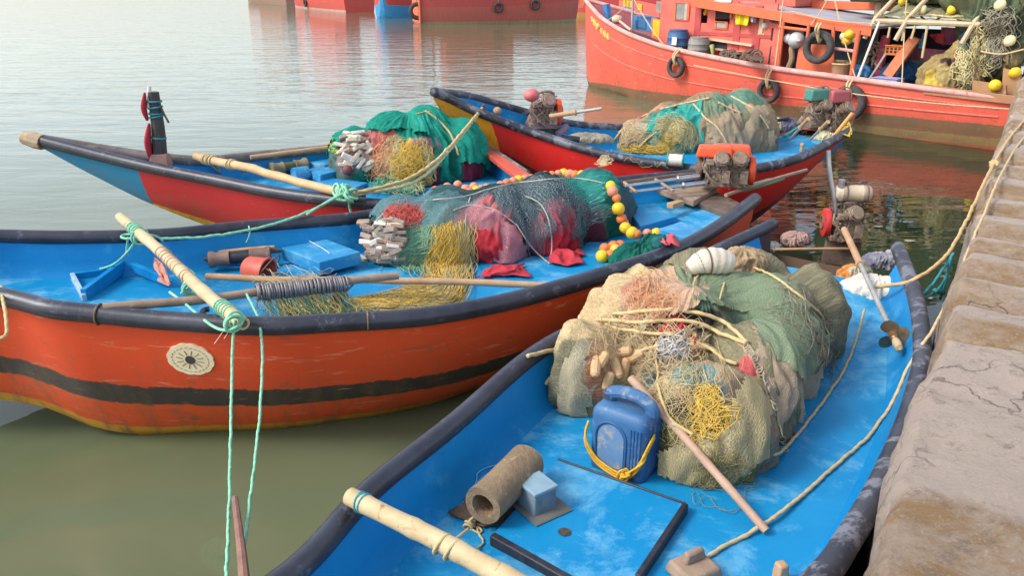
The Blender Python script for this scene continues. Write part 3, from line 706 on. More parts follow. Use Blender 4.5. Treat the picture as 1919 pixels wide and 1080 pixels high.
def pole(name, a, b, r, material, label, cat='pole', r2=None, bend=0.01, hollow=False, nodes=0, wraps=(), wrapmat=None, group=None, seg=26, sub=None):
    a, b = np.array(a, float), np.array(b, float); t = np.linspace(0, 1, seg)[:, None]; P = a * (1 - t) + b * t
    L = np.linalg.norm(b - a); P = P + (fbm(np.hstack([t * L * 2.2, 0 * t, 0 * t + a[0]]), 2) - 0.5)[:, None] * np.array([0.6, 0.6, 1]) * bend * 2
    rr = np.interp(t[:, 0], [0, 1], [r, r2 or r]) * (1 + 0.08 * (fbm(np.hstack([t * L * 9, 0 * t + 3, 0 * t]), 2) - 0.5))
    if nodes:
        for k in range(nodes):
            q = (k + 0.5 + U(-.15, .15)) / nodes; rr = rr * (1 + 0.10 * np.exp(-((t[:, 0] - q) / 0.02) ** 2))
    root = empty(name, (a + b) / 2, label, cat, group)
    mb = MB().tube(P, rr, 14)
    mb.build('shaft', material, root, ang=45)
    if hollow:
        d = (P[-1] - P[-2]); d /= np.linalg.norm(d)
        MB().bar(P[-1] - d * 0.004, P[-1] + d * 0.0025, rr[-1] * 0.62, 12).build('hollow_end', DARKWOOD, root)
    F = frame(b - a)
    for (t0, t1, nn, wr) in wraps:
        mw = MB()
        for k in range(nn):
            q = t0 + (t1 - t0) * (k + 0.5) / nn; c = a * (1 - q) + b * q; i = int(q * (seg - 1))
            c = P[i] + (P[min(i + 1, seg - 1)] - P[i]) * (q * (seg - 1) - i)
            mw.torus(c, rr[i] + wr * 0.6, wr, F @ rotx(U(-.18, .18)) @ roty(U(-.18, .18)), 16, 6)
        mw.build('lashing', wrapmat or ROPEY, root, ang=0)
    return root, P

def clear_start(px, py, b, surfs, r):
    """a point on the ray of (px, py) from which a straight pole to b clears everything under it"""
    h, _ = hit(px, py, surfs, 0); d0 = np.linalg.norm(h - [0, 0, CAMZ])
    for k in range(60):
        a = np.array([0, 0, CAMZ]) + ray(px, py) * (d0 - 0.02 * k); ok = True
        for t in np.linspace(0, .95, 40):
            p = a * (1 - t) + b * t; x, y = project(p[None]); q, nn = hit(x[0], y[0], surfs, 0)
            if np.linalg.norm(q - [0, 0, CAMZ]) < np.linalg.norm(p - [0, 0, CAMZ]) + r * .6 and not (np.linalg.norm(q - p) < r * 1.05 and k > 0): ok = False; break
        if ok: return a
    return a
# ------------------------------------------------------------------ long-tail engine: block, cylinder head, tank, flywheel, exhaust, mount, shaft
def engine(label, base, yaw, tank, tankmat, wheelmat, s=1.0, shaft=None, exhaust=False, group='long-tail engines', tank2=None, tilt=0.0, shaftmat=None, prop=True, shroud=None, block=None, wheelside=1, tank_l=0.30):
    R = rotz(yaw) @ rotx(tilt); base = np.array(base, float)
    root = empty('boat_engine', base, label, 'engine', group)
    def W(p): return base + R @ (np.array(p, float) * s)
    bm = block or GREASE
    mb = MB().box(W((0, 0, 0.16)), np.array((0.20, 0.22, 0.20)) * s, R, 0.9).box(W((0, 0.02, 0.05)), np.array((0.26, 0.26, 0.05)) * s, R)
    mb.tube([W((0.02, -0.05, 0.24)), W((0.05, -0.17, 0.31))], 0.058 * s, 10)
    for k in range(5): mb.tube([W((0.02 + .0055 * k, -0.055 - .022 * k, 0.245 + .013 * k)), W((0.0235 + .0055 * k, -0.063 - .022 * k, 0.25 + .013 * k))], 0.074 * s, 10)
    mb.tube([W((-0.08, 0.1, 0.12)), W((-0.12, 0.14, 0.02))], 0.04 * s, 8).box(W((0.09, -0.10, 0.13)), np.array((0.07, 0.10, 0.12)) * s, R)
    mb.ball(W((-0.09, -0.09, 0.20)), 0.045 * s, 8).tube([W((0.05, 0.1, 0.25)), W((0.12, 0.12, 0.20)), W((0.13, 0.05, 0.08))], 0.02 * s, 7)
    mb.tube([W((-0.1, -0.02, 0.29)), W((-0.13, -0.12, 0.22)), W((-0.06, -0.15, 0.12)), W((0.02, -0.14, 0.05))], 0.012 * s, 6)
    for k in range(14): mb.ball(W((U(-.11, .11), U(-.13, -.09), U(.06, .27))), U(.010, .02) * s, 6)
    mb.box(W((-.06, -.13, .26)), np.array((.08, .06, .05)) * s, R).box(W((0.05, .03, .30)), np.array((.10, .12, .05)) * s, R).tube(catmull([W((-.10, .06, .30)), W((-.02, -.04, .36)), W((.09, .0, .35)), W((.12, .08, .27))], 12), .014 * s, 6)
    mb.build('engine_block', bm, root, bevel=0.006 * s)
    mb = MB()
    for k in range(20): mb.tube(catmull([W((U(-.14, .14), U(-.17, .14), U(.0, .36))) for _ in range(4)], 14), U(.003, .007) * s, 5)
    mb.build('hoses', mat('stained_hose', (0.30, 0.2, 0.13), (0.10, 0.07, 0.06), 20, 0.6), root)
    F = R @ np.array([[0, 0, 1], [0, 1, 0], [-1, 0, 0]], float)
    x = 0.155 * wheelside
    mb = MB().lathe([(0.001, -.03), (.10, -.03), (.125, -.022), (.13, 0), (.125, .022), (.06, .034), (0.001, .03)], W((x, 0.02, 0.16)), F * s, 22)
    mb.build('flywheel', wheelmat, root, ang=40)
    mb = MB().torus(W((x + .03 * wheelside, 0.02, 0.16)), .055 * s, .012 * s, F, 18, 7); mb.build('starter_pulley', IRON, root)
    if shroud: MB().box(W((-0.03, -.02, 0.34)), np.array((0.34, 0.18, 0.10)) * s, R, 0.86).build('engine_cover', shroud, root, bevel=0.02 * s, seg=3)
    if tank == 'cyl':
        h = tank_l / 2; prof = [(0.001, -h), (.05, -h), (.068, -h + .018), (.07, -h + .05), (.073, -h + .055), (.07, -h + .06), (.07, h - .08), (.073, h - .075), (.07, h - .07), (.068, h - .018), (.05, h), (0.001, h)]
        tk = MB().lathe(prof, W((0.03, 0, 0.44)), F * s, 20).build('fuel_tank', tankmat, root, ang=50)
        MB().lathe([(0.001, .0), (.022, .0), (.022, .03), (0.001, .03)], W((-0.03, 0, 0.505)), R * s, 12).build('filler_cap', IRON, tk)
        mb = MB()
        for k in (-.06, .11): mb.torus(W((k + .03, 0, 0.44)), .073 * s, .007 * s, F, 20, 6)
        mb.bar(W((-0.03, 0.05, .25)), W((-0.03, 0.06, .42)), 0.012 * s, 6).bar(W((0.10, 0.05, .25)), W((0.10, 0.06, .42)), 0.012 * s, 6)
        mb.build('tank_strap', IRON, root)
    elif tank == 'box':
        tk = MB().box(W((0, 0.02, 0.40)), np.array((0.27, 0.17, 0.14)) * s, R, 0.93).build('fuel_tank', tankmat, root, bevel=0.022 * s, seg=3)
        MB().lathe([(0.001, .0), (.022, .0), (.024, .03), (0.001, .03)], W((0.06, 0.02, 0.468)), R * s, 12).build('filler_cap', IRON, tk)
        MB().torus(W((.11, .02, .40)), .10 * s, .008 * s, F, 20, 6).build('tank_strap', IRON, root)
    if exhaust:
        MB().tube(catmull([W((-0.10, -0.05, 0.26)), W((-0.13, -0.03, 0.40)), W((-0.19, 0.0, 0.62)), W((-0.22, 0.02, 0.80))], 16), 0.019 * s, 10).tube([W((-0.075, -0.03, 0.38)), W((-0.085, -0.02, 0.56))], 0.03 * s, 10).build('exhaust_pipe', STEEL, root)
    if shaft is not None:
        a, b = np.array(shaft[0], float), np.array(shaft[1], float); t = shaft[2] if len(shaft) > 2 else 0.35
        j = a + (b - a) * t
        MB().bar(a, j, 0.024, 10).torus(j, .022, .012, frame(b - a), 14, 6).build('shaft_housing', TANWOOD if shaftmat is None else shaftmat, root)
        MB().bar(j, b, 0.016, 10).build('drive_shaft', GALV if shaftmat is None else shaftmat, root)
        if prop:
            d = (b - a) / np.linalg.norm(b - a); Fp = frame(d); hub = b + d * 0.02
            pr = MB().lathe([(0.001, -.03), (.024, -.025), (.028, 0.0), (.024, .05), (0.001, .075)], hub, Fp, 14).build('propeller', mat('brass', (0.34, 0.22, 0.10), (0.2, 0.12, 0.07), 18, 0.45, 0.6), root)
            for k in range(3):
                an = k * 2.094 + 0.5; G = np.zeros((8, 6, 3))
                for i, rr in enumerate(np.linspace(0.02, 0.098, 8)):
                    wd = 0.048 * math.sin(math.pi * (0.16 + 0.80 * i / 7)) ** 0.7
                    for jx, c in enumerate(np.linspace(-1, 1, 6)):
                        G[i, jx] = (c * wd, rr, c * wd * 0.55 * (1 - 0.4 * i / 7))
                mbp = MB()
                for off in (0.0, 0.004): mbp.grid((G + np.array([0, 0, off])) @ (Fp @ rotz(an)).T + hub)
                mbp.build('blade', MATS['brass'], pr, ang=0)
            MB().lathe([(0.001, 0), (.02, .01), (.026, .05), (.02, .11), (0.001, .13)], hub + d * 0.06, Fp, 12).build('skeg_cap', CREAMWOOD, root)
    return root
# ================================================================== cargo of the nearest boat
A = bA.surfs; zA = 0.60
OL, OL2, BE, GN, PK, RDN, CRM = (0.225, 0.205, 0.125), (0.24, 0.20, 0.125), (0.40, 0.29, 0.19), (0.12, 0.20, 0.135), (0.50, 0.23, 0.17), (0.46, 0.05, 0.06), (0.56, 0.42, 0.23)
def bl(px, py, z, rx, ry, rz, rot=0): return (at(px, py, z), (rx, ry, rz), rot)
tA = empty('net_heap', at(1310, 720, zA), 'big olive fishing net heap tied with cream ropes in the boat by the quay', 'fishing net')
MA = mound(at(1290, 690, 0.70), [
    bl(1320, 815, .70, .33, .29, .36), bl(1400, 745, .72, .23, .28, .40), bl(1440, 665, .74, .30, .32, .44), bl(1512, 620, .72, .21, .30, .40),
    bl(1390, 580, .72, .34, .26, .40), bl(1300, 575, .72, .30, .26, .39), bl(1090, 715, .72, .165, .20, .34), bl(1180, 660, .74, .30, .30, .42), bl(1270, 690, .74, .32, .30, .44), bl(1330, 640, .76, .50, .38, .38), bl(1220, 610, .78, .34, .3, .36)],
    zA + 0.005, OL, [
    (1150, 560, .50, .30, CRM), (1180, 640, .34, .34, CRM), (1110, 720, .13, .40, (0.25, 0.225, 0.135)), (1280, 720, .30, .30, (0.42, 0.31, 0.18)),
    (1215, 540, .13, .3, PK), (1130, 690, .12, .18, (0.52, 0.22, 0.13)), (1170, 690, .08, .12, (0.62, 0.46, 0.26)), (1280, 545, .20, .13, GN), (1310, 540, .10, .1, GN), (1450, 590, .26, .24, (0.15, 0.215, 0.145)), (1500, 700, .24, .15, (0.27, 0.19, 0.125)),
    (1230, 590, .2, .05, (0.04, 0.03, 0.03)), (1310, 600, .16, .05, (0.035, 0.03, 0.03)), (1250, 605, .10, .05, RDN), (1290, 650, .07, .06, RDN), (1255, 645, .09, .05, (0.05, 0.045, 0.05)), (1405, 690, .06, .08, (0.50, 0.10, 0.10)),  # near-black spots paint the shade of the lashed gap into the netting
    (1240, 700, .10, .1, (0.20, 0.27, 0.25)), (1300, 700, .10, .08, (0.22, 0.30, 0.28)), (1345, 770, .12, .15, (0.55, 0.36, 0.05)), (1350, 740, .07, .12, (0.17, 0.22, 0.23)), (1285, 760, .05, .06, (0.52, 0.22, 0.14)),
    (1260, 790, .10, .09, (0.10, 0.065, 0.045)), (1330, 860, .30, .16, (0.235, 0.185, 0.07)), (1420, 760, .16, .3, (0.24, 0.185, 0.125)), (1060, 720, .10, .40, (0.215, 0.20, 0.125))],
    k=6, fold=0.05, nf=8, lump=0.035, fine=0.009, rmax=1.5, res=(420, 190), stretch=(1.0, 1.0))
MA_o = mound_build(MA, 'netting', NET, tA)
CUTS = []
SHEET = net_mat('loose_net_sheet', 75, .17, (150, 8), alpha=.72, bstr=.5, linec=1.35)
for i, (poly, c, g, sd) in enumerate([
    ([(1222, 850), (1290, 815), (1350, 800), (1390, 700), (1420, 690), (1450, 760), (1440, 860), (1340, 930), (1230, 900)], (0.31, 0.255, 0.135), .022, 51),
    ([(1250, 500), (1420, 470), (1500, 540), (1560, 640), (1520, 720), (1430, 660), (1400, 590), (1300, 560)], (0.16, 0.205, 0.125), .026, 52),
    ([(1040, 700), (1090, 620), (1180, 560), (1240, 570), (1200, 640), (1130, 700), (1110, 790), (1040, 800)], (0.33, 0.29, 0.19), .022, 53),
    ([(1400, 600), (1470, 600), (1540, 690), (1520, 790), (1470, 810), (1420, 700)], (0.33, 0.25, 0.17), .020, 54),
    ([(1150, 560), (1240, 500), (1330, 480), (1330, 560), (1250, 600), (1160, 640)], (0.44, 0.29, 0.19), .024, 55)]):
    Mx = mound(at(1290, 690, 0.70), MA.blobs, zA + .008, c, (), k=4.5, fold=0.055, nf=10, lump=0.03, fine=0.004, rmax=1.5, res=(300, 130), seed=sd, grow=g)
    mound_build(Mx, 'loose_sheet', SHEET, tA, inside(poly)); CUTS.append(Mx.cut)
SA = [MA.bvh] + CUTS + A
def part(mb, name, m, root, **k): return mb.build(name, m, root, **k)
mb = strands([(1330, 720), (1325, 770), (1345, 825)], 60, [30, 50, 40], 0.0019, SA, 0.012, 10); part(mb, 'yellow_twine', TWYEL, tA, ang=0)
mb = strands([(1290, 640), (1300, 690), (1260, 780), (1270, 850)], 45, [60, 110, 120, 80], 0.0013, SA, 0.01, 10); part(mb, 'pale_twine', TWPALE, tA, ang=0)
mb = strands([(1120, 600), (1180, 650), (1250, 650), (1330, 640)], 80, [60, 90, 90, 60], 0.0015, SA, 0.018, 16); part(mb, 'cream_twine', mat('cream_twine', (0.62, 0.47, 0.26), (0.5, 0.36, 0.2), 30, 0.85), tA, ang=0)
mb = strands([(1230, 640), (1265, 660), (1300, 660)], 30, [20, 34, 20], 0.003, SA, 0.02, 12); part(mb, 'white_twine', TWWHITE, tA, ang=0)
mb = strands([(1180, 530), (1230, 560), (1250, 600)], 60, [70, 60, 70], 0.0015, SA, 0.015, 14); part(mb, 'orange_twine', TWORANGE, tA, ang=0)
mb = strands([(1300, 880), (1350, 890), (1390, 850)], 26, [40, 60, 40], 0.0013, SA, 0.012, 16); part(mb, 'olive_twine', mat('olive_twine', (0.33, 0.27, 0.10), (0.22, 0.18, 0.07), 30, 0.85), tA, ang=0)
mb = strands([(1450, 520), (1500, 560), (1560, 650), (1555, 720)], 40, [60, 60, 40, 30], 0.0016, SA, 0.008, 8)
for q in (([(1130, 590), (1230, 590), (1310, 600), (1400, 650)], 5), ([(1150, 575), (1270, 572), (1340, 585), (1395, 640)], 3)):
    pass
part(mb, 'grey_twine', mat('drab_twine', (0.30, 0.27, 0.19), (0.22, 0.2, 0.14), 30, 0.9), tA, ang=0)
for i, (pth, r) in enumerate([([(1120, 600), (1180, 603), (1280, 605), (1340, 622), (1400, 650)], .010), ([(1150, 588), (1250, 583), (1320, 592), (1370, 615), (1402, 648)], .010),
        ([(1130, 615), (1200, 622), (1270, 632), (1330, 655), (1380, 690)], .009), ([(1180, 665), (1230, 650), (1270, 645), (1330, 655)], .009), ([(1240, 600), (1225, 650), (1230, 700), (1245, 745), (1262, 790), (1300, 815)], .007),
        ([(1400, 500), (1460, 530), (1500, 560), (1540, 600)], .007), ([(1320, 500), (1300, 540), (1295, 580)], .005), ([(1370, 500), (1352, 540), (1345, 575)], .005)]):
    rope('lashing_rope', pth, SA, r, ROPEPALE if i != 3 else ROPEY, parent=tA, off=r + 0.012)
mbk = MB()                                                # corks strung in the front left of the heap
for (px, py, l_, a) in [(1112, 690, .12, 1.1), (1165, 660, .12, .1), (1150, 690, .13, 1.5), (1135, 712, .10, 1.3), (1165, 690, .13, 1.45), (1190, 668, .11, .5), (1125, 672, .09, .9)]:
    c, nn = hit(px, py, SA, 0.02); d = np.array([math.cos(a), 0.25 * math.sin(a), math.sin(a)]); d = d - nn * (d @ nn); d /= np.linalg.norm(d)
    mbk.tube(np.array([c - d * l_ * .5, c - d * l_ * .4, c, c + d * l_ * .4, c + d * l_ * .5]), [.012, .024, .027, .024, .012], 10)
part(mbk, 'cork_float', mat('old_cork', (0.62, 0.42, 0.22), (0.52, 0.31, 0.15), 14, 0.8), tA)
mbs = MB(); 
for i in range(34):                                      # scalloped bag seam down the right flank
    t = i / 33; c, nn = hit(1385 + 85 * t, 640 + 165 * t * t + 40 * t, SA, 0.006); mbs.torus(c, .016, .004, frame(nn + NR.randn(3) * .2), 12, 5)
part(mbs, 'seam_loops', mat('seam_cord', (0.40, 0.32, 0.22), (0.3, 0.25, 0.17), 30, 0.9), tA)

# white bundle and pale net roll lying on top
t = empty('float_bundle', hit(1330, 515, SA)[0], 'white wrapped float bundle tied on top of the olive net heap', 'bundle')
c0 = hit(1286, 518, SA, .045)[0]; c1 = c0 + np.array([.24, .03, .02])
P = catmull([c0, c0 * .7 + c1 * .3 + [0, 0, .03], c0 * .4 + c1 * .6 + [0, 0, .03], c1], 30)
MB().tube(P, [.025 + .05 * math.sin(math.pi * (0.08 + .70 * i / 29)) * (1 + .05 * math.sin(i * 1.3)) for i in range(30)], 18).build('wrapped_float', mat('dirty_white_cloth', (0.66, 0.60, 0.50), (0.48, 0.40, 0.29), 9, 0.85, 0, 0.7, 0.010), t, ang=0)
mb = MB()
for i in (8, 13, 19): mb.torus(P[i], .073 - .003 * abs(i - 13), .004, frame(P[i] - P[i - 1]), 20, 5)
mb.build('tie_cord', DARKWOOD, t)
Mr = mound(hit(1392, 500, SA, 0.0)[0] + [0, 0, .03], [(hit(1392, 500, SA, 0.0)[0] + [0, 0, .03], (.15, .11, .085), .3)], zA, (0.46, 0.33, 0.20), k=4, fold=.03, nf=8, lump=.012, fine=.008, rmax=.4, res=(120, 60), full=True, seed=3)
o = mound_build(Mr, 'net_roll', NET, None); tag(o, 'pale brown rolled net lying atop the olive heap beside the white bundle', 'fishing net')

# jerrycan
def rrect(w, d, r, n=5):
    pts = []
    for cx, cy, a0 in ((w - r, d - r, 0), (-w + r, d - r, 90), (-w + r, -d + r, 180), (w - r, -d + r, 270)):
        for i in range(n + 1):
            a = math.radians(a0 + 90 * i / n); pts.append((cx + r * math.cos(a), cy + r * math.sin(a)))
    return np.array(pts)
def jerrycan(px, py, yaw, s=1.0):
    b = at(px, py, zA + .012); R = rotz(yaw)
    root = empty('jerrycan', b, 'blue plastic jerrycan with yellow rope standing against the olive net heap', 'jerrycan')
    W_, D_, H_ = .155 * s, .105 * s, .36 * s
    prof = [(0, .86), (.012, .96), (.03, 1), (.30, 1), (.33, 1.0), (.62, 1), (.86, 1), (.93, .98), (.98, .90), (1.02, .78)]
    G = []
    for h, k in prof:
        q = rrect(W_ * k, D_ * k, .04 * k * s); G.append(np.hstack([q, np.full((len(q), 1), h * H_)]))
    G = np.array(G); mb = MB(); P = G @ R.T + b
    mb.grid(P, cv=True); nb = G.shape[1]
    mb.f += [tuple(range(nb))[::-1], tuple(range((len(prof) - 1) * nb, len(prof) * nb))]
    body = mb.build('body', BLUEPL, root, ang=50)
    def L(p): return b + R @ (np.array(p, float) * s)
    # handle arch on top
    hb = MB(); pts = catmull([(-.105, 0, .355), (-.09, 0, .405), (-.02, 0, .425), (.06, 0, .425), (.125, 0, .395), (.135, 0, .35)], 22)
    hb.tube(np.array([L(q) for q in pts]), [.034 * s] * 22, 10, sy=1.0).build('handle', BLUEPL, root)
    # arch panels (raised rim, sunk grey-blue field) on both long faces; ribs at corners
    for sg in (1, -1):
        arch = [(-.085, .06), (-.085, .20)] + [(-.085 * math.cos(a), .215 + .085 * math.sin(a)) for a in np.linspace(0, math.pi, 12)] + [(.085, .20), (.085, .06), (.06, .035), (-.06, .035)]
        pth = np.array([L((x - .03, sg * (D_ / s + .001), z)) for x, z in arch])
        MB().tube(pth, .0065 * s, 6, closed=True).build('panel_rim', BLUEPL2, root, ang=0)
        MB().prism([L((x * .86 - .03, sg * (D_ / s - .001), .16 + (z - .16) * .9)) for x, z in arch], R @ np.array([0, sg * .0035, 0])).build('panel', mat('scuffed_blue_plastic', (0.07, 0.20, 0.40), (0.16, 0.24, 0.33), 12, 0.6, 0, 0.3, 0.003, (0.32, 0.30, 0.28), 9, 0.52), root)
    rb = MB()
    for sg in (1, -1):
        for x in (.078, .095, .112, .129):
            rb.tube([L((x, sg * D_ / s * 1.0, .05)), L((x, sg * D_ / s * 1.0, .30))], .0055 * s, 6)
    for y in (-.06, -.02, .02, .06): rb.tube([L((W_ / s, y, .05)), L((W_ / s, y, .30))], .006 * s, 6)
    rb.build('ribs', BLUEPL2, root)
    MB().lathe([(.03, 0), (.03, .03), (.036, .03), (.036, .062), (.03, .068), (0.001, .068)], L((-.105, 0.0, .345)), R * s, 16).build('cap', mat('dark_cap_plastic', (0.03, 0.05, 0.09), (0.05, 0.07, 0.12), 10, 0.5), root)
    return root, L
BLUEPL = mat('blue_drum_plastic', (0.026, 0.10, 0.235), (0.048, 0.145, 0.29), 7, 0.55, 0, 0.3, 0.003, (0.17, 0.23, 0.30), 9, 0.54)
BLUEPL2 = mat('dark_blue_plastic', (0.018, 0.075, 0.20), (0.03, 0.11, 0.25), 9, 0.5, 0, 0.2, 0.003)
jc, JL = jerrycan(1170, 876, math.radians(-36), 0.89)
# yellow cord slung round the can
ring = [JL(p) for p in [(-.17, -.09, .23), (-.165, -.125, .16), (-.11, -.125, .07), (-.03, -.125, .03), (.06, -.125, .02), (.11, -.118, .06), (.145, -.115, .12), (.166, -.085, .20), (.168, -.03, .24)]]
P = catmull(ring, 50); mb = MB()
for dz in (0, .011, .02): mb.tube(P + np.array([0, 0, dz]) + (NR.rand(3) - .5) * .006, .0052, 7)
kc = JL((.065, -.135, .045))
for k in range(6): mb.torus(kc + NR.randn(3) * .008, .020, .006, frame(NR.randn(3)), 14, 6)
mb.tube(catmull([JL((.15, -.12, .13)), JL((.165, -.135, .19)), JL((.17, -.12, .205)), JL((.16, -.13, .15)), kc], 24), .0055, 7).tube(catmull([kc, JL((.085, -.15, .01)), JL((.09, -.165, -.012))], 12), .006, 7)
o = mb.build('cord_sling', ROPEYEL, None, ang=0); tag(o, 'yellow cord looped and knotted round the blue jerrycan', 'rope')
mb = MB(); e = JL((.09, -.165, -.012))
for k in range(16): mb.tube(catmull([e, e + np.array([U(-.012, .012), U(-.02, .0), -.004]), e + np.array([U(-.02, .02), U(-.05, -.03), -.006 + U(0, .004)])], 6), .0018, 4)
o = mb.build('rope_tassel', ROPEY, None, ang=0); tag(o, 'frayed cream tassel on the deck below the jerrycan knot', 'rope')

pole('boat_pole', clear_start(1182, 708, at(1436, 996, zA + .03), SA, .02), at(1436, 996, zA + .03), .020, mat('pinkish_pole_wood', (0.52, 0.33, 0.22), (0.40, 0.24, 0.16), 9, 0.65, 0, 0.3, 0.003), 'slim pinkish wooden pole leaning from the olive net heap to the deck', r2=.017, nodes=6)
r0, _ = pole('bamboo_crossbeam', at(655, 932, .955), at(1085, 1152, .95), .034, CREAMWOOD, 'thick pale bamboo beam lashed across the bow of the nearest boat', 'crossbeam', nodes=5, bend=.006, wraps=[(.05, .085, 3, .004)], wrapmat=ROPETEAL)
mb = MB(); F = frame(at(1085, 1152, .95) - at(655, 932, .955))
for (px, py) in ((828, 1021), (848, 1032)):
    c = at(px, py, .952); mb.torus(c, .039, .0055, F @ rotx(.35), 18, 6)
P = ropepath([(848, 1016, .985), (862, 1005, .93), (878, 992, .80)], A, .005); mb.tube(P, .0055, 6)
for lp in ([(878, 992), (868, 985), (885, 978), (900, 992), (890, 1005), (905, 1010), (915, 1015), (905, 1028), (880, 1036), (850, 1040, .9)], [(880, 990), (895, 985), (912, 1003), (895, 1008), (884, 995)]):
    mb.tube(ropepath(lp, A, .006), .0045, 6)
for k in range(5): mb.torus(hit(882, 990, A, .02)[0] + NR.randn(3) * .008, .018, .006, frame(NR.randn(3)), 12, 6)
o = mb.build('cord_tie', ROPEPALE, None, ang=0); tag(o, 'yellow cord tied to the bamboo beam, its loops trailing on the blue deck', 'rope')

# raised hatch with black edge trim; drain hole
c0, c1, c2 = at(1045, 862, zA + .055), at(1285, 946, zA + .055), at(922, 1004, zA + .055)
c3 = at(1195, 1082, zA + .055)
hp = [c0, c2, at(1085, 1095, zA + .055), c3, c1]
MB().prism(hp[::-1], (0, 0, -.07)).build('hatch_cover', BLUE, bA.root, bevel=.004)
mb = MB()
for p, q, w, h in ((c0, c1, .012, .045), (c1, c3, .026, .075), (c2, at(1092, 1100, zA + .055), .032, .08)):
    d = q - p; mb.box((p + q) / 2 - [0, 0, h / 2 - .008], (w, np.linalg.norm(d), h), np.stack([np.cross(d / np.linalg.norm(d), [0, 0, 1]), d / np.linalg.norm(d), [0, 0, 1]], 1))
mb.build('hatch_trim', BLACKTRIM, bA.root, bevel=.006)
h0 = at(1058, 999, zA + .055)
MB().lathe([(.001, 0), (.022, .0008), (.026, .002)], h0 + [0, 0, .002], None, 18).build('drain_hole', mat('drain_dark', (0.02, 0.015, 0.012), (0.10, 0.07, 0.05), 40, 0.8), bA.root)

# grey box, rolled mat, rag
R = rotz(math.radians(35)); b = at(1006, 948, zA + .06)
t = empty('grey_box', b, 'small grey-blue block box on the hatch beside the brown roll', 'box')
MB().box(b + [0, 0, .05], (.115, .125, .10), R, .94).build('box_body', mat('grey_blue_block', (0.20, 0.27, 0.31), (0.12, 0.16, 0.18), 12, 0.8, 0, 0.4, 0.004, (0.05, 0.045, 0.05), 16, 0.62), t, bevel=.006)
MB().box(b + [0, 0, .105], (.122, .132, .016), R).build('lid', mat('grey_blue_lid', (0.24, 0.36, 0.43), (0.18, 0.28, 0.34), 12, 0.7, 0, 0.3, 0.003, (0.3, 0.33, 0.34), 14, 0.6), t, bevel=.004)
mb = MB().box(b + R @ np.array([.01, -.02, .003]), (.19, .18, .006), R, .9); mb.build('base_sheet', mat('grimy_sheet', (0.10, 0.12, 0.13), (0.16, 0.14, 0.11), 12, 0.9), t)
ra, rb_ = at(905, 950, zA + .15), at(988, 866, zA + .15); d = rb_ - ra; d /= np.linalg.norm(d)
t = empty('rolled_mat', (ra + rb_) / 2, 'rolled brown foam mat with open end lying beside the hatch', 'mat')
mb = MB(); m_, n_ = 30, 30; G = np.zeros((m_, n_, 3)); G2 = G.copy(); F = frame(d)
for i in range(m_):
    s = i / (m_ - 1); c = ra * (1 - s) + rb_ * s
    for j in range(n_):
        a = 2 * math.pi * j / n_; wv = .082 * (1 + .10 * (vnoise(np.array([[math.cos(a) * 1.6 + 4, math.sin(a) * 1.6, s * 3]]))[0] - .5)); wi = wv * .62
        G[i, j] = c + F @ np.array([math.cos(a) * wv, math.sin(a) * wv, 0]); G2[i, j] = c + F @ np.array([math.cos(a) * wi, math.sin(a) * wi, 0])
mb.grid(G, cv=True).grid(G2[:, ::-1], cv=True); mb.grid(np.stack([G2[0], G[0]], 0)[:, ::-1].transpose(1, 0, 2)[::-1], cu=True); mb.grid(np.stack([G[-1], G2[-1]], 0).transpose(1, 0, 2), cu=True)
mb.build('rolled_foam', mat('brown_foam', (0.30, 0.21, 0.12), (0.20, 0.13, 0.075), 10, 0.95, 0, 0.8, 0.012, (0.42, 0.31, 0.19), 20, 0.6), t, ang=60)
def cloth(name, corners, material, label, cat='cloth', amp=.03, n=26, surfs=A, off=.012, thick=.006, seed=1, parent=None, parts=None, fallback=.62):
    c = [np.array(p, float) for p in corners]; G = np.zeros((n, n, 3))
    for i in range(n):
        for j in range(n):
            s, t_ = i / (n - 1), j / (n - 1); p = c[0] * (1 - s) * (1 - t_) + c[1] * s * (1 - t_) + c[2] * s * t_ + c[3] * (1 - s) * t_
            jit = (fbm(np.array([[s * 3 + seed, t_ * 3, 1]]), 2)[0] - .5) * 26
            if surfs is None: G[i, j] = p
            else: G[i, j] = hit(p[0] + jit, p[1] + jit * .6, surfs, off, fallback)[0]
    q = np.stack(np.meshgrid(np.linspace(0, 1, n), np.linspace(0, 1, n), indexing='ij'), -1)
    w = fbm(np.concatenate([q * np.array([3.2, 2.2]) + seed, q[..., :1] * 0], -1), 3); w = 1 - np.abs(2 * w - 1) * 2
    ed = np.minimum(np.minimum(q[..., 0], 1 - q[..., 0]), np.minimum(q[..., 1], 1 - q[..., 1])) * 5
    G[..., 2] += w * amp * np.clip(ed, .25, 1)
    o = MB().grid(G).build(name, material, parent, ang=0)
    s = o.modifiers.new('thickness', 'SOLIDIFY'); s.thickness = thick
    if parent is None: tag(o, label, cat)
    return o
cloth('brown_rag', [(836, 968), (905, 918), (1000, 935), (915, 1000)], mat('wet_brown_cloth', (0.10, 0.065, 0.04), (0.055, 0.035, 0.025), 12, 0.85, 0, 0.6, 0.006), 'dark brown rag crumpled under the rolled foam mat', amp=.045)
mb = MB().tube(ropepath([(975, 870), (930, 873), (905, 880), (885, 893), (900, 902), (880, 915), (895, 925)], A, .004), .003, 5).tube(ropepath([(960, 880), (915, 885), (895, 905), (878, 920)], A, .004), .003, 5)
o = mb.build('blue_line', mat('pale_blue_line', (0.12, 0.42, 0.66), (0.2, 0.5, 0.7), 20, 0.7), None, ang=0); tag(o, 'thin pale blue line coiled behind the brown rolled mat', 'rope')

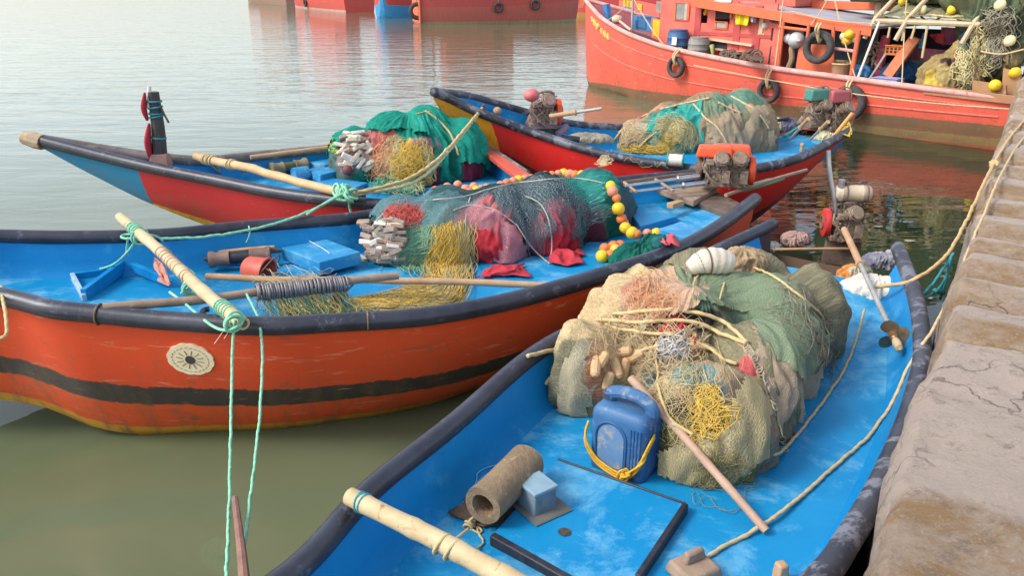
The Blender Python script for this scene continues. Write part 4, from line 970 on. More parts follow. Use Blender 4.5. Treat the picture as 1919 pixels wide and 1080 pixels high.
# bow cleat stone and stub at the bottom of the picture
t = empty('mooring_block', at(1300, 1072, zA + .03), 'grey weathered mooring block with a rope hitched on it, foot of the boat deck', 'mooring block')
R = rotz(.5); c = at(1300, 1075, zA + .03)
MB().box(c + [0, 0, .02], (.17, .15, .05), R, .85).build('base', GREYWOOD, t, bevel=.012, seg=3)
MB().box(c + [0.0, 0.02, .065], (.10, .035, .05), R, .8).build('cleat', GREYWOOD, t, bevel=.01)
c = at(1462, 1083, zA + .02); o = MB().box(c + [0, 0, .02], (.05, .05, .09), rotz(.3), .8).build('wooden_stub', TANWOOD, None, bevel=.008); tag(o, 'short tan wooden stub near the right gunwale of the nearest boat', 'wood stub')

# ropes aboard and to the quay
QS = [QUAY]
rope('mooring_rope', [(1305, 1058), (1345, 1036), (1400, 1005), (1437, 985, zA + .045), (1500, 935), (1560, 882), (1610, 838), (1650, 795), (1680, 745), (1700, 700), (1712, 668, .83), (1726, 648, .915), (1745, 628, .95), (1765, 590, 1.0), (1785, 540, 1.06), (1815, 470, 1.13), (1845, 400, 1.22), (1868, 340, 1.30), (1890, 300), (1919, 258), (1960, 225)], SA + QS, .0088, ROPEY, 'long cream mooring rope running from the deck block over the gunwale to the quay')
rope('deck_rope', [(1262, 795), (1300, 822, .86), (1345, 828, .80), (1395, 826, .74), (1420, 845, .68), (1440, 856), (1470, 845), (1510, 800), (1550, 745), (1585, 690), (1608, 630), (1620, 580, .72)], SA, .0078, ROPEY, 'cream rope curving over the blue deck right of the olive net heap', off=.012)
rope('quay_rope', [(1640, 538, .80), (1690, 535, .90), (1720, 525, .97), (1752, 502, .98), (1785, 472, 1.03), (1800, 440, 1.08), (1830, 372, 1.20), (1856, 315, 1.29), (1885, 268), (1925, 220)], QS, .012, mat('orange_tinted_rope', (0.62, 0.42, 0.20), (0.50, 0.32, 0.14), 40, 0.85, 0, .5, .004), 'orange-tinted rope from the stern of the nearest boat up to the quay', knots=[(.46, 2.2)])
rope('teal_tail_rope', [(1786, 475, 1.03), (1770, 505, .95), (1750, 530, .85), (1735, 550, .86), (1718, 560, .88)], [], .009, ROPETEAL, 'teal rope tail hanging from the knot in the orange-tinted rope', group=None)
mb = MB().tube(ropepath([(1784, 478, 1.02), (1778, 520, .9), (1762, 545, .75), (1735, 560, .72), (1722, 562, .8)], [], .008), .009, 6).tube(ropepath([(1782, 482, 1.02), (1774, 530, .85), (1762, 560, .7)], [], .008), .010, 6).tube(ropepath([(1752, 545, .8), (1768, 548, .74)], [], .008), .018, 6)
o = mb.build('teal_rope_bight', ROPETEAL, None, ang=0); tag(o, 'slack teal rope bight with a stubby end hanging over the water by the quay', 'rope')
o, _ = rope('bow_line_end', [(988, 668, .92), (1015, 662, .90), (1045, 655, .86), (1062, 648, .82)], SA, .011, ROPEY, 'short cream rope end poking over the left gunwale beside the olive heap')
o, _ = rope('bow_line_end', [(1018, 722), (1040, 704), (1052, 680, .72), (1062, 655, .82)], SA, .011, ROPEY, 'short grey-cream rope end hanging down to the deck left of the olive heap')
P = ropepath([(1390, 470, .62), (1480, 466, .66), (1590, 466, .66)], [], .01); o = MB().tube(P, .012, 8).build('cane_stick', TANWOOD, None); tag(o, 'thin tan cane lying across the stern of the nearest boat', 'stick')

# stern: engine, sacks, bag, scraps
eb = at(1578, 452, .70)
MB().box(at(1578, 470, .60), (.30, .16, .22), rotz(-.35), .9).build('engine_mount', DARKWOOD, bA.root, bevel=.01)
engine('long-tail engine with a beige cylinder tank and silver exhaust on the nearest boat stern', eb, math.radians(-8), 'cyl', mat('beige_tank_paint', (0.52, 0.42, 0.30), (0.42, 0.32, 0.22), 9, 0.5, 0, .2, .003, (0.25, 0.16, 0.1), 16, 0.64), REDPAINT, .92, shaft=(at(1582, 430, .90), at(1672, 625, .80), .40), exhaust=True, wheelside=-1)
def sack(px, py, z, rx, ry, rz, rot, c, label, name='sack', cat='sack', seed=1, surf=A, m=None, **k):
    b = at(px, py, z); M = mound(b + [0, 0, rz * .5], [(b + [0, 0, rz * .45], (rx, ry, rz), rot)] + k.pop('more', []), b[2], c, k.pop('patches', ()), k=3, fold=k.pop('fold', .03), nf=8, lump=k.pop('lump', .03), fine=.006, rmax=max(rx, ry, rz) * 2.2, res=(110, 56), seed=seed)
    o = mound_build(M, name, m or SACK, None); tag(o, label, cat); return M
SACK = net_mat('woven_sack', 160, .2, (300, 120), bstr=.25)
sack(1640, 567, zA + .01, .24, .15, .14, -.5, (0.68, 0.63, 0.55), 'white plastic sack lying under the engine shaft on the blue stern', seed=4, more=[(at(1682, 575, zA + .06), (.07, .06, .05), 0)], patches=[(1680, 572, .07, .06, (0.52, 0.32, 0.12)), (1600, 520, .06, .06, (0.6, 0.55, .5))])
sack(1600, 530, zA + .01, .13, .10, .10, .2, (0.62, 0.26, 0.07), 'small orange and pale green sack beside the white sack', seed=6, patches=[(1625, 512, .09, .08, (0.50, 0.52, 0.36)), (1600, 510, .05, .05, (0.55, 0.50, 0.36))])
sack(1648, 500, zA + .03, .15, .09, .07, .1, (0.42, 0.43, 0.45), 'crumpled clear plastic bag with purple print against the stern rail', 'plastic_bag', 'plastic bag', 8, m=mat('crumpled_plastic', (0.45, 0.45, 0.46), (0.18, 0.17, 0.26), 16, 0.3, 0, .9, .02, (0.12, 0.09, 0.30), 14, .62))
c = at(1520, 512, zA + .015); o = MB().box(c, (.05, .14, .03), rotz(-.25), .6).build('wood_scrap', TANWOOD, None, bevel=.008); tag(o, 'small tan wood scrap alone on the blue stern deck', 'wood scrap')
a_, b_ = at(1548, 592, zA + .02), at(1567, 562, zA + .03); mb = MB().bar(a_, b_, .013, 8).bar(b_, at(1600, 580, zA + .03), .008, 8).bar(a_, at(1562, 596, zA + .02), .014, 8); o = mb.build('iron_hook', IRON, None); tag(o, 'bent iron crank rod on the deck right of the olive heap', 'iron rod')

# litter and scraps on the stern
sack(1432, 470, zA + .01, .16, .09, .05, .3, (0.36, 0.37, 0.36), 'grey crumpled litter heap by the left stern rail of the nearest boat', 'litter_heap', 'litter', 22, m=mat('litter_plastic', (0.34, 0.35, 0.34), (0.10, 0.11, 0.10), 22, .5, 0, .9, .02, (0.6, 0.6, 0.58), 20, .56))
sack(1490, 458, zA + .02, .12, .08, .07, .1, (0.42, 0.28, 0.24), 'pinkish grey rag bundle on the stern edge left of the engine', 'rag_bundle', 'rags', 23)
sack(1675, 492, zA + .04, .08, .07, .08, .1, (0.60, 0.58, 0.55), 'small pale plastic bag pressed against the right stern rail tip', 'plastic_bag', 'plastic bag', 24, m=mat('pale_plastic', (0.55, 0.55, 0.56), (0.40, 0.42, 0.48), 14, .35, 0, .8, .02))
# ================================================================== cargo of the orange boat
Bs = bB.surfs
TEAL, TEAL2, PINK, REDC, MAR, SEA, YEL = (0.055, 0.13, 0.14), (0.10, 0.22, 0.22), (0.40, 0.13, 0.15), (0.52, 0.035, 0.05), (0.10, 0.028, 0.045), (0.02, 0.20, 0.16), (0.60, 0.38, 0.06)
tB = empty('net_heap', at(930, 470, .65), 'long heap of red, pink and teal netting under open black mesh in the orange boat', 'fishing net')
blB = [bl(760, 452, .74, .28, .36, .36), bl(845, 445, .76, .28, .40, .40), bl(930, 438, .76, .30, .44, .40), bl(1020, 420, .78, .32, .46, .42), bl(1110, 402, .78, .26, .40, .40), bl(1150, 400, .74, .16, .34, .28)]
pB = [(720, 430, .26, .3, (0.13, 0.20, 0.20)), (765, 400, .17, .12, (0.60, 0.12, 0.10)), (800, 470, .22, .30, (0.15, 0.32, 0.24)), (830, 400, .2, .15, TEAL2), (850, 430, .11, .2, (0.24, 0.24, 0.14)), (845, 490, .11, .22, (0.52, 0.36, 0.08)),
      (880, 430, .12, .3, TEAL), (930, 400, .28, .14, (0.56, 0.16, 0.17)), (950, 450, .24, .3, (0.46, 0.10, 0.12)), (905, 480, .16, .22, REDC), (890, 515, .16, .10, MAR), (965, 505, .22, .07, REDC), (970, 385, .08, .07, (0.05, 0.03, 0.035)), (968, 395, .05, .05, (0.35, 0.10, 0.09)),  # near-black spot paints the dark of a hole into the heap colour
      (1000, 420, .17, .3, (0.035, 0.05, 0.065)), (1010, 350, .5, .16, (0.04, 0.075, 0.085)), (1070, 385, .2, .2, (0.04, 0.08, 0.09)), (1045, 430, .22, .26, (0.38, 0.07, 0.09)), (1060, 470, .18, .18, REDC), (1040, 490, .22, .07, (0.55, 0.03, 0.045)), (1110, 440, .13, .3, MAR), (1150, 400, .13, .4, (0.015, 0.16, 0.11)), (1100, 345, .35, .10, (0.03, 0.24, 0.20)), (1180, 400, .08, .3, (0.09, 0.09, 0.13))]
MB1 = mound(at(950, 435, .74), blB, .645, TEAL, pB, k=4.5, fold=.075, nf=12, lump=.04, fine=.010, rmax=1.7, res=(420, 160), seed=2, stretch=(1.6, 1.0), extra_surfs=Bs)
mound_build(MB1, 'netting', NETFINE, tB)
MB2 = mound(at(950, 435, .74), blB, .66, (0.12, 0.155, 0.165), [(1120, 345, .3, .2, (0.05, 0.26, 0.23))], k=4, fold=.05, nf=9, lump=.04, fine=.0, rmax=1.7, res=(320, 130), seed=5, grow=.028, stretch=(1.6, 1.0))
mound_build(MB2, 'open_mesh_cover', NETOPEN, tB, inside([(880, 365), (960, 340), (1060, 325), (1150, 340), (1145, 400), (1112, 428), (1085, 445), (1062, 460), (1035, 480), (1000, 475), (975, 440), (945, 405), (905, 388)]))
MB3 = mound(at(950, 435, .74), blB, .66, (0.10, 0.19, 0.20), [(940, 440, .32, .4, (0.46, 0.20, 0.22))], k=4, fold=.05, nf=9, lump=.04, fine=.0, rmax=1.7, res=(320, 130), seed=9, grow=.03, stretch=(1.6, 1.0))
mound_build(MB3, 'veil_net', NETVEIL, tB, inside([(685, 420), (700, 375), (800, 350), (880, 365), (935, 395), (990, 460), (1000, 510), (930, 505), (880, 430), (860, 530), (740, 540), (740, 440), (770, 400), (720, 395)]))
SB = [MB1.bvh, MB2.bvh] + Bs
SB1 = [MB1.bvh] + Bs; SBd = [MB1.bvh, bB.deck_bvh]
def lace(name, path, surfs, r, m, root, off=.008):
    o, _ = rope(name, path, surfs, r, m, parent=root, off=off); return o
strands([(855, 385), (850, 430), (838, 490), (842, 540), (805, 562), (720, 574)], 240, [26, 40, 46, 40, 26, 14], .0024, SBd, .02, 5, steps=26).build('yellow_twine', TWYEL, tB, ang=0)
strands([(838, 500), (842, 542), (790, 566), (690, 578), (590, 586), (520, 588)], 230, [30, 40, 22, 12, 10, 10], .0022, SBd, .025, 4, steps=26).build('trailing_twine', TWPALE, tB, ang=0)
strands([(842, 538), (790, 564), (690, 577), (600, 584)], 120, [30, 22, 12, 10], .0022, SBd, .03, 4, steps=22).build('gold_twine', TWYEL, tB, ang=0)
strands([(850, 390), (865, 440), (870, 500), (850, 540)], 90, [30, 26, 20, 20], .0022, SB1, .02, 5).build('pale_twine', TWPALE, tB, ang=0)
strands([(760, 425), (790, 460), (780, 520)], 160, [60, 70, 60], .002, SB1, .012, 18).build('green_twine', mat('sage_twine', (0.25, 0.42, 0.26), (0.12, 0.34, 0.24), 30, .8), tB, ang=0)
strands([(720, 395), (760, 405), (800, 400)], 90, [14, 20, 16], .002, SB1, .02, 10).build('red_twine', mat('red_twine', (0.62, 0.12, 0.09), (0.5, 0.08, 0.07), 30, .8), tB, ang=0)
for q in ([(965, 420), (990, 455), (1010, 480), (1030, 497)], [(985, 370), (1015, 380), (1030, 420), (1035, 470), (1030, 492)], [(880, 370), (870, 420), (880, 480), (890, 525)], [(850, 395), (880, 385), (930, 395), (970, 425)], [(690, 440), (720, 400), (780, 378), (860, 372), (930, 352), (1000, 340), (1080, 335), (1130, 345)]):
    lace('edge_cord', q, SB, .005, mat('drab_cord', (0.48, 0.45, 0.38), (0.35, 0.32, 0.26), 30, .85), tB, off=.01)
# red cloth spilling out on the deck
cloth('red_cloth', [(1030, 500), (1040, 482), (1090, 470), (1090, 495)], mat('red_net_cloth', (0.55, 0.035, 0.05), (0.38, 0.02, 0.035), 14, .8, 0, .5, .006), '', amp=.05, surfs=SB1, off=.02, seed=3, parent=tB)
cloth('red_cloth', [(900, 528), (910, 512), (985, 500), (990, 520)], MATS['red_net_cloth'], '', amp=.05, surfs=SB1, off=.02, seed=5, parent=tB)
# wooden slats gathered at the left end
t = empty('wooden_float_bundle', at(715, 465, .68), 'bundle of grey wooden slat floats at the left end of the long net heap', 'floats')
SL = [mat('slat_grey', (0.36, 0.28, 0.22), (0.22, 0.165, 0.13), 14, .85, 0, .3, .003), mat('slat_pale', (0.62, 0.54, 0.42), (0.46, 0.38, 0.28), 14, .85), mat('slat_white', (0.70, 0.67, 0.60), (0.55, 0.48, 0.42), 14, .8), mat('slat_brown', (0.30, 0.19, 0.13), (0.40, 0.29, 0.20), 14, .85)]
def slats(root, spots, surfs, size, pale, tilt):
    for (px, py) in spots:
        c, nn = hit(px, py, surfs, .02); a = U(-tilt, tilt) + (U(-.3, .3)); d = np.array([math.cos(a), -.15, math.sin(a)]); d -= nn * (d @ nn); d /= np.linalg.norm(d)
        s = U(.8, 1.2); R = np.stack([d, np.cross(nn, d), nn], 1)
        MB().box(c + nn * U(-.008, .015), (size[0] * s, size[1] * s, size[2]), R, .85).build('wooden_float', SL[RNG.choices([0, 1, 2, 3], pale)[0]], root, bevel=.005)
slats(t, [(U(684, 752), 415 + i * 1.25) for i in range(58)], SB1, (.125, .036, .03), (6, 2, 2, 2), .35)
slats(t, [(U(690, 745), U(462, 490)) for i in range(9)], SB1, (.10, .036, .03), (1, 2, 6, 1), .5)
# floats: one ball, then copies
FO, FY, FP = mat('orange_float', (0.80, 0.24, 0.06), (0.72, 0.17, 0.05), 14, .55, 0, .15, .002, (0.75, 0.45, 0.3), 20, .62), mat('yellow_float', (0.85, 0.58, 0.02), (0.75, 0.45, 0.02), 14, .5, 0, .15, .002), mat('faded_orange_float', (0.76, 0.30, 0.17), (0.66, 0.22, 0.13), 14, .65, 0, .2, .002, (0.75, 0.5, 0.38), 16, .6)
def ball_mesh(m, name):
    mb = MB().ball((0, 0, 0), 1.0, 16, None, (1, 1, .94)).torus((0, 0, .93), .16, .07, None, 12, 6).torus((0, 0, 0), .985, .03, None, 20, 5)
    o = mb.build(name, m, None, ang=0); me = o.data; bpy.data.objects.remove(o)
    V = mb.V(); me.vertices.foreach_set('co', V.astype(np.float32).ravel()); return me
FM = {k: ball_mesh(m, 'float_ball') for k, m in (('o', FO), ('y', FY), ('p', FP))}
def float_line(label, items, surfs, r, cord=True, group='float lines', closed=False):
    pts = []
    for it in items:
        if len(it) == 4: pts.append((at(it[0], it[1], it[2]), it[3]))
        else: h, nn = hit(it[0], it[1], surfs, r * .9); pts.append((h, it[2]))
    root = empty('float_line', pts[0][0], label, 'float line', group); first = {}
    for p, k in pts:
        if k in first: o = first[k].copy()
        else: o = bpy.data.objects.new('float', FM[k]); first[k] = o
        COL.objects.link(o); o.parent = root; s = r * U(.88, 1.12) * (1.15 if k == 'y' else 1)
        o.scale = (s, s, s); o.rotation_euler = (U(0, 6), U(0, 6), U(0, 6)); o.location = tuple(p - pts[0][0])
    if cord:
        MB().tube(catmull([p for p, k in pts], len(pts) * 5), .006, 6).build('cord', ROPEY, root, ang=0)
    return root
its = [(x, y, 1.0, k) for x, y, k in [(806, 366, 'p'), (816, 358, 'o'), (826, 362, 'p'), (838, 352, 'p'), (845, 366, 'y'), (851, 356, 'o'), (858, 346, 'p'), (863, 362, 'o'), (872, 354, 'p'), (880, 360, 'o'), (888, 350, 'p'), (893, 358, 'y'), (902, 356, 'p'), (912, 352, 'p'), (870, 368, 'p'), (835, 366, 'p')]]
float_line('cluster of faded orange floats behind the left end of the long net heap', its, SB, .043, cord=False)
its = [(938, 346, 'p'), (950, 342, 'o'), (962, 339, 'p'), (972, 336, 'y'), (984, 334, 'p'), (996, 332, 'o'), (1010, 330, 'y'), (1022, 328, 'p'), (1034, 327, 'o'), (1046, 324, 'p'), (1056, 323, 'y'), (1068, 325, 'p'), (1078, 326, 'o'), (1090, 327, 'y'), (1102, 328, 'p'), (1112, 330, 'p'), (1122, 334, 'o'), (1131, 339, 'p')]
float_line('row of orange and yellow floats along the crest behind the black mesh', [(x, y + 2, 1.06, k) for x, y, k in its], SB, .042)
its = [(1140, 350, 'y'), (1144, 362, 'p'), (1150, 374, 'o'), (1154, 391, 'y'), (1159, 408, 'o'), (1164, 418, 'p'), (1172, 427, .80, 'y'), (1184, 436, .77, 'y'), (1193, 439, .76, 'o'), (1213, 437, .76, 'p'), (1230, 437, .76, 'y'), (1245, 444, .75, 'y')]
float_line('string of yellow and orange floats down the right end of the net heap', its, SB, .043)
its = [(1128, 490, 'y'), (1133, 475, 'o'), (1143, 489, 'o'), (1149, 471, 'o'), (1153, 478, 'y'), (1162, 468, 'o'), (1160, 480, 'p')]
float_line('cluster of seven orange and yellow floats on the deck beside the green bunch', its, SB, .046, cord=False)
Mg = mound(at(1200, 478, .70), [(at(1195, 485, .70), (.16, .15, .11), .4), (at(1222, 470, .70), (.14, .14, .12), .4), (at(1172, 492, .68), (.10, .12, .08), 0)], .645, (0.010, 0.15, 0.11), [(1240, 455, .08, .1, (0.03, 0.20, 0.20))], k=4, fold=.07, nf=10, lump=.02, rmax=.5, res=(150, 70), seed=11)
o = mound_build(Mg, 'net_bunch', NETFINE, None); tag(o, 'dark green bunched net at the right foot of the long net heap', 'fishing net')
cloth('pink_cloth', [(1215, 452), (1240, 440), (1275, 462), (1250, 470)], mat('pink_red_cloth', (0.60, 0.10, 0.12), (0.46, 0.06, 0.08), 14, .8, 0, .4, .006), 'crumpled pink red net scrap beside the blue stern box', amp=.06, surfs=Bs, off=.03, seed=8)

# poles and beams
r1, P1 = pole('crossbeam', at(226, 406, 1.10), at(455, 609, 1.02), .036, CREAMWOOD, 'thick cream bamboo crossbeam lying over both gunwales of the orange boat', 'crossbeam', hollow=True, nodes=6, bend=.012, wraps=[(.13, .20, 6, .006), (.86, .93, 5, .006)], wrapmat=ROPEGREEN, seg=40)
mb = MB()
for i in range(16, 26): mb.torus(P1[i] + NR.randn(3) * .003, .038, .0045, frame(P1[i] - P1[i - 1]) @ rotx(U(-.4, .4)), 16, 5)
o = mb.build('cord_wrap', mat('pinkish_cord', (0.60, 0.38, 0.26), (0.5, 0.3, 0.2), 30, .8), r1, ang=0)
pole('boat_pole', at(192, 578, 1.0), at(745, 519, .90), .026, GREYWOOD, 'grey weathered pole carrying a row of iron rings in the orange boat', r2=.024, nodes=5, bend=.02)
ga, gb = at(192, 578, 1.0), at(745, 519, .90); Fg = frame(gb - ga); tR = empty('ring_row', ga * .35 + gb * .65, 'row of grey iron rings threaded on the weathered pole with twine hanging below', 'net rings')
first = None; n_r = 36
IRONG = mat('grey_iron_ring', (0.30, 0.28, 0.28), (0.18, 0.15, 0.14), 20, .45, .5, .3, .003)
for i in range(n_r):
    q = .485 + .315 * i / (n_r - 1); c = ga * (1 - q) + gb * q + np.array([0, 0, -.006])
    if first is None: first = MB().torus(c, .046, .008, Fg, 20, 7); first = first.build('ring', IRONG, tR, ang=0); base = c; o = first
    else: o = first.copy(); COL.objects.link(o)
    # ring pivots about its own place on the pole
    o.location = tuple((c - base) + NR.randn(3) * .003)
strands([(478, 560), (530, 575), (590, 570), (635, 560)], 60, [20, 30, 30, 20], .002, SB1, .12, 10, fallback=.8).build('twine_tangle', TWPALE, tR, ang=0)
mb = [MB(), MB(), MB()]
for i in range(190):
    q = U(.485, .80); c = ga * (1 - q) + gb * q; L_ = U(.12, .27)
    e = c + np.array([U(.02, .16), U(-.10, .02), -L_]); m_ = (c + e) / 2 + np.array([U(-.03, .03), U(-.05, 0), -.03])
    mb[i % 3].tube(catmull([c + [0, -.03, -.03], m_, e, e + np.array([U(-.06, .06), -.05, -.015])], 9), .0022, 4)
for m_, mm in zip(mb, (TWPALE, TWYEL, TWGREEN)): m_.build('hanging_twine', mm, tR, ang=0)
pole('boat_pole', at(386, 519, .84), at(1100, 536, .80), .023, TANWOOD, 'long tan pole with a cord knot near its right end, in the orange boat', r2=.022, nodes=7, bend=.012, wraps=[(.925, .965, 6, .006)], wrapmat=ROPEY)
mb = MB(); kc = at(1065, 530, .84)
for k in range(6): mb.torus(kc + NR.randn(3) * .012, .022, .007, frame(NR.randn(3)), 12, 6)
o = mb.build('cord_knot', ROPEY, None, ang=0); tag(o, 'cream cord knot on the right end of the long tan pole', 'rope')
# thin sticks, roller, bucket, benches
pole('thin_stick', at(255, 489, .70), at(515, 463, .80), .014, TANWOOD, 'thin tan stick behind the wooden roller on the far side deck', 'stick', bend=.02)
pole('thin_stick', at(270, 499, .70), at(527, 470, .76), .016, DARKWOOD, 'dark thin stick beside the tan one behind the wooden roller', 'stick', bend=.02)
def roller(a, b, r, label, m1, m2, s=1):
    a, b = np.array(a), np.array(b); L_ = np.linalg.norm(b - a); F = frame(b - a); t = empty('net_roller', (a + b) / 2, label, 'roller')
    MB().lathe([(.001, 0), (r, .0), (r * 1.0, .03), (r * .82, .05), (r * .80, L_ * .28), (r * .92, L_ * .32), (r * .92, L_ * .335), (.001, L_ * .335)], a, F, 22).build('drum', m1, t, ang=40)
    MB().lathe([(.001, L_ * .335), (r * .7, L_ * .335), (r * .74, L_ * .5), (r * .7, L_ * .66), (.001, L_ * .66)], a, F, 22).build('core', m2, t, ang=40)
    MB().lathe([(.001, L_ * .66), (r * .92, L_ * .66), (r * .92, L_ * .68), (r * .80, L_ * .72), (r * .82, L_ - .05), (r, L_ - .03), (r, L_), (r * .7, L_), (r * .66, L_ - .03), (.001, L_ - .03)], a, F, 22).build('drum', m1, t, ang=40)
    return t
BRW = mat('brown_turned_wood', (0.26, 0.16, 0.12), (0.17, 0.10, 0.08), 9, .7, 0, .4, .003, (0.36, 0.26, 0.2), 16, .62)
roller(at(392, 487, .75), at(507, 477, .76), .062, 'brown turned wooden net roller lying on the deck of the orange boat', BRW, BLACKTRIM)
t = empty('bucket', at(480, 505, .70), 'orange-red tipped bucket lying behind the tan pole', 'bucket')
d = at(515, 512, .70) - at(462, 500, .72); d /= np.linalg.norm(d); F = frame(d); c = at(462, 502, .735)
MB().lathe([(.001, .0), (.075, .0), (.09, .02), (.105, .17), (.112, .17), (.112, .185), (.098, .185), (.083, .03), (.001, .03)], c, F, 26).build('bucket_body', mat('red_bucket_plastic', (0.62, 0.11, 0.06), (0.5, 0.08, 0.05), 8, .5, 0, .2, .003, (0.62, 0.3, 0.24), 10, .62), t, ang=40)
MB().tube(catmull([c + F @ np.array([.11, 0, .17]), c + F @ np.array([.1, .1, .22]), c + F @ np.array([-.02, .13, .25]), c + F @ np.array([-.11, 0, .17])], 16), .005, 6).build('bail_handle', IRON, t)
def slab(name, quad, h, material, root, bevel=.008, drop=None):
    q = [np.array(p) for p in quad]
    return MB().prism(q, (0, 0, h)).build(name, material, root, bevel=bevel)
slab('bench', [at(527, 464, .78), at(598, 492, .78), at(676, 472, .78), at(612, 448, .78)], -.10, BLUE2, bB.root)
slab('bench', [at(490, 515, .68), at(585, 525, .68), at(600, 510, .68), at(545, 494, .68)], -.05, BLUE2, bB.root)
mb = MB().tube(ropepath([(580, 452, .79), (610, 468, .79), (630, 480, .79), (625, 492, .70)], [], .004), .004, 5).tube(ropepath([(618, 474, .79), (608, 488, .72), (604, 494, .68)], [], .004), .004, 5)
o = mb.build('white_line', mat('white_line', (0.6, 0.62, 0.64), (0.5, 0.52, 0.55), 20, .8), None, ang=0); tag(o, 'thin white line lying over the blue bench of the orange boat', 'rope')
def board(a, b, h, w, m, name='coaming', root=None):
    a, b = np.array(a), np.array(b); d = b - a; L_ = np.linalg.norm(d); d /= L_; n = np.cross(d, [0, 0, 1]); n /= np.linalg.norm(n)
    return MB().box((a + b) / 2 + [0, 0, h / 2], (L_, w, h), np.stack([d, n, np.cross(d, n) * -1], 1) if False else np.stack([d, n, [0, 0, 1.0]], 1)).build(name, m, root, bevel=.004)
board(at(138, 526, .70), at(160, 568, .70), .06, .03, mat('chalky_blue_board', (0.42, 0.52, 0.56), (0.2, 0.4, 0.55), 10, .8), root=bB.root)
board(at(160, 566, .70), at(238, 506, .70), .09, .04, BLUEWALL, root=bB.root); board(at(236, 503, .70), at(315, 535, .70), .07, .04, BLUEWALL, root=bB.root); board(at(138, 524, .70), at(232, 512, .70), .05, .03, BLUEWALL, root=bB.root)
cloth('pink_rag', [(288, 488), (300, 486), (318, 530), (305, 532)], mat('pink_rag_cloth', (0.62, 0.28, 0.20), (0.5, 0.2, 0.15), 12, .85), 'pink rag hanging under the cream crossbeam', amp=.02, surfs=[], fallback=.85)
mb = MB().tube(catmull([at(376, 596, .86), at(382, 582, .86), at(392, 580, .86)], 8), .018, 8); o = mb.build('hawse_ring', BLACKTRIM, bB.root)
# emblem: cream scalloped wheel fixed on the hull
ec, en = hit(358, 673, [bB.hull_bvh], .002); Fe = frame(en, (0, 0, 1)); em = MB(); ring_ = []
for i in range(96):
    a = 2 * math.pi * i / 96; rr = .132 * (1 + .045 * abs(math.sin(a * 6))); p = ec + Fe @ np.array([rr * math.cos(a), rr * .80 * math.sin(a), 0]); h, _ = p, 0; ring_.append(p - en * .01)
em.prism(ring_, en * .018); E = em.build('emblem', mat('cream_emblem_paint', (0.86, 0.74, 0.50), (0.78, 0.64, 0.40), 14, .6, 0, .2, .002), bB.root)
mb = MB().lathe([(.001, .0), (.029, .0), (.029, .004), (.001, .004)], ec + en * .008, Fe, 20)
mb.build('emblem_hub', mat('emblem_dark', (0.05, 0.035, 0.03), (0.08, 0.06, 0.05), 14, .7), E)
mb = MB()
for i in range(12):
    a = 2 * math.pi * (i + .5) / 12; d = np.array([math.cos(a), .8 * math.sin(a), 0]); mb.bar(ec + en * .0085 + Fe @ (d * .042), ec + en * .0085 + Fe @ (d * .082), .0032, 5)
for i in range(24):
    a = 2 * math.pi * i / 24; b_ = a + .17; mb.bar(ec + en * .0085 + Fe @ (np.array([math.cos(a), .8 * math.sin(a), 0]) * .108), ec + en * .0085 + Fe @ (np.array([math.cos(b_), .8 * math.sin(b_), 0]) * .104), .0022, 4)
mb.build('emblem_spokes', mat('emblem_line', (0.30, 0.22, 0.13), (0.2, 0.14, 0.09), 14, .7), E)
# ropes on the orange boat
HB = [bB.hull_bvh] + Bs
rope('hanging_rope', [(440, 600, 1.05), (436, 625, .98), (434, 700, .80), (433, 800, .66), (431, 900, .56), (428, 1000, .52), (424, 1085, .55), (420, 1180, .75)], [], .0072, ROPEGREEN, 'left pale green rope hanging from the cream crossbeam end towards the quay')
rope('hanging_rope', [(462, 552, .97), (475, 575, .97), (488, 598, .96), (494, 640, .88), (492, 720, .74), (486, 800, .64), (474, 900, .56), (460, 1000, .53), (450, 1085, .56), (445, 1180, .75)], [], .0072, ROPEGREEN, 'right pale green rope hanging from the ring row over the orange hull')
P = ropepath([(440, 934, .58), (446, 985, .58), (455, 1040, .6), (460, 1120, .7)], [], .01); o = MB().tube(P, np.linspace(.014, .022, len(P)), 8).build('driftwood_stick', mat('reddish_stick', (0.30, 0.16, 0.11), (0.2, 0.1, 0.08), 12, .8), None); tag(o, 'reddish brown stick caught between the two green ropes', 'stick')
rope('bow_line', [(300, 448, 1.0), (380, 447, .98), (440, 438, .96), (500, 425, .95), (560, 408, .97), (600, 388, 1.0), (640, 362, 1.03), (660, 357, 1.05)], [], .010, ROPEGREEN, 'green line tying the cream crossbeam to the dark red boat behind')
mb = MB()
for lp in ([(262, 440, 1.06), (230, 436, 1.05), (218, 445, 1.05), (235, 453, 1.04), (265, 440, 1.07), (300, 445, 1.03), (285, 455, 1.02), (255, 440, 1.06)], [(245, 436, 1.1), (275, 438, 1.08), (300, 442, 1.04), (305, 452, 1.0)], [(258, 445, 1.04), (245, 470, .95), (215, 500, .80), (190, 510, .72), (150, 500, .72), (118, 510, .72), (125, 520, .72), (180, 510, .71), (228, 512, .71)], [(125, 505, .72), (160, 498, .73), (215, 506, .72), (240, 512, .70)], [(240, 445, 1.03), (238, 460, .95), (237, 480, .88)], [(370, 535, .98), (345, 515, 1.02), (345, 505, 1.04), (362, 502, 1.03), (370, 520, 1.0), (358, 540, .98), (340, 550, .98)],
           [(318, 548, .98), (345, 565, .95), (380, 600, .93), (405, 620, .99), (430, 625, 1.0), (445, 612, 1.04)]):
    mb.tube(ropepath(lp, [], .008), .0085, 6)
for c in (at(262, 441, 1.07), at(358, 540, 1.0), at(440, 606, 1.04)):
    for k in range(4): mb.torus(c + NR.randn(3) * .008, .042, .008, frame(P1[-1] - P1[0]) @ rotx(U(-.3, .3)), 16, 6)
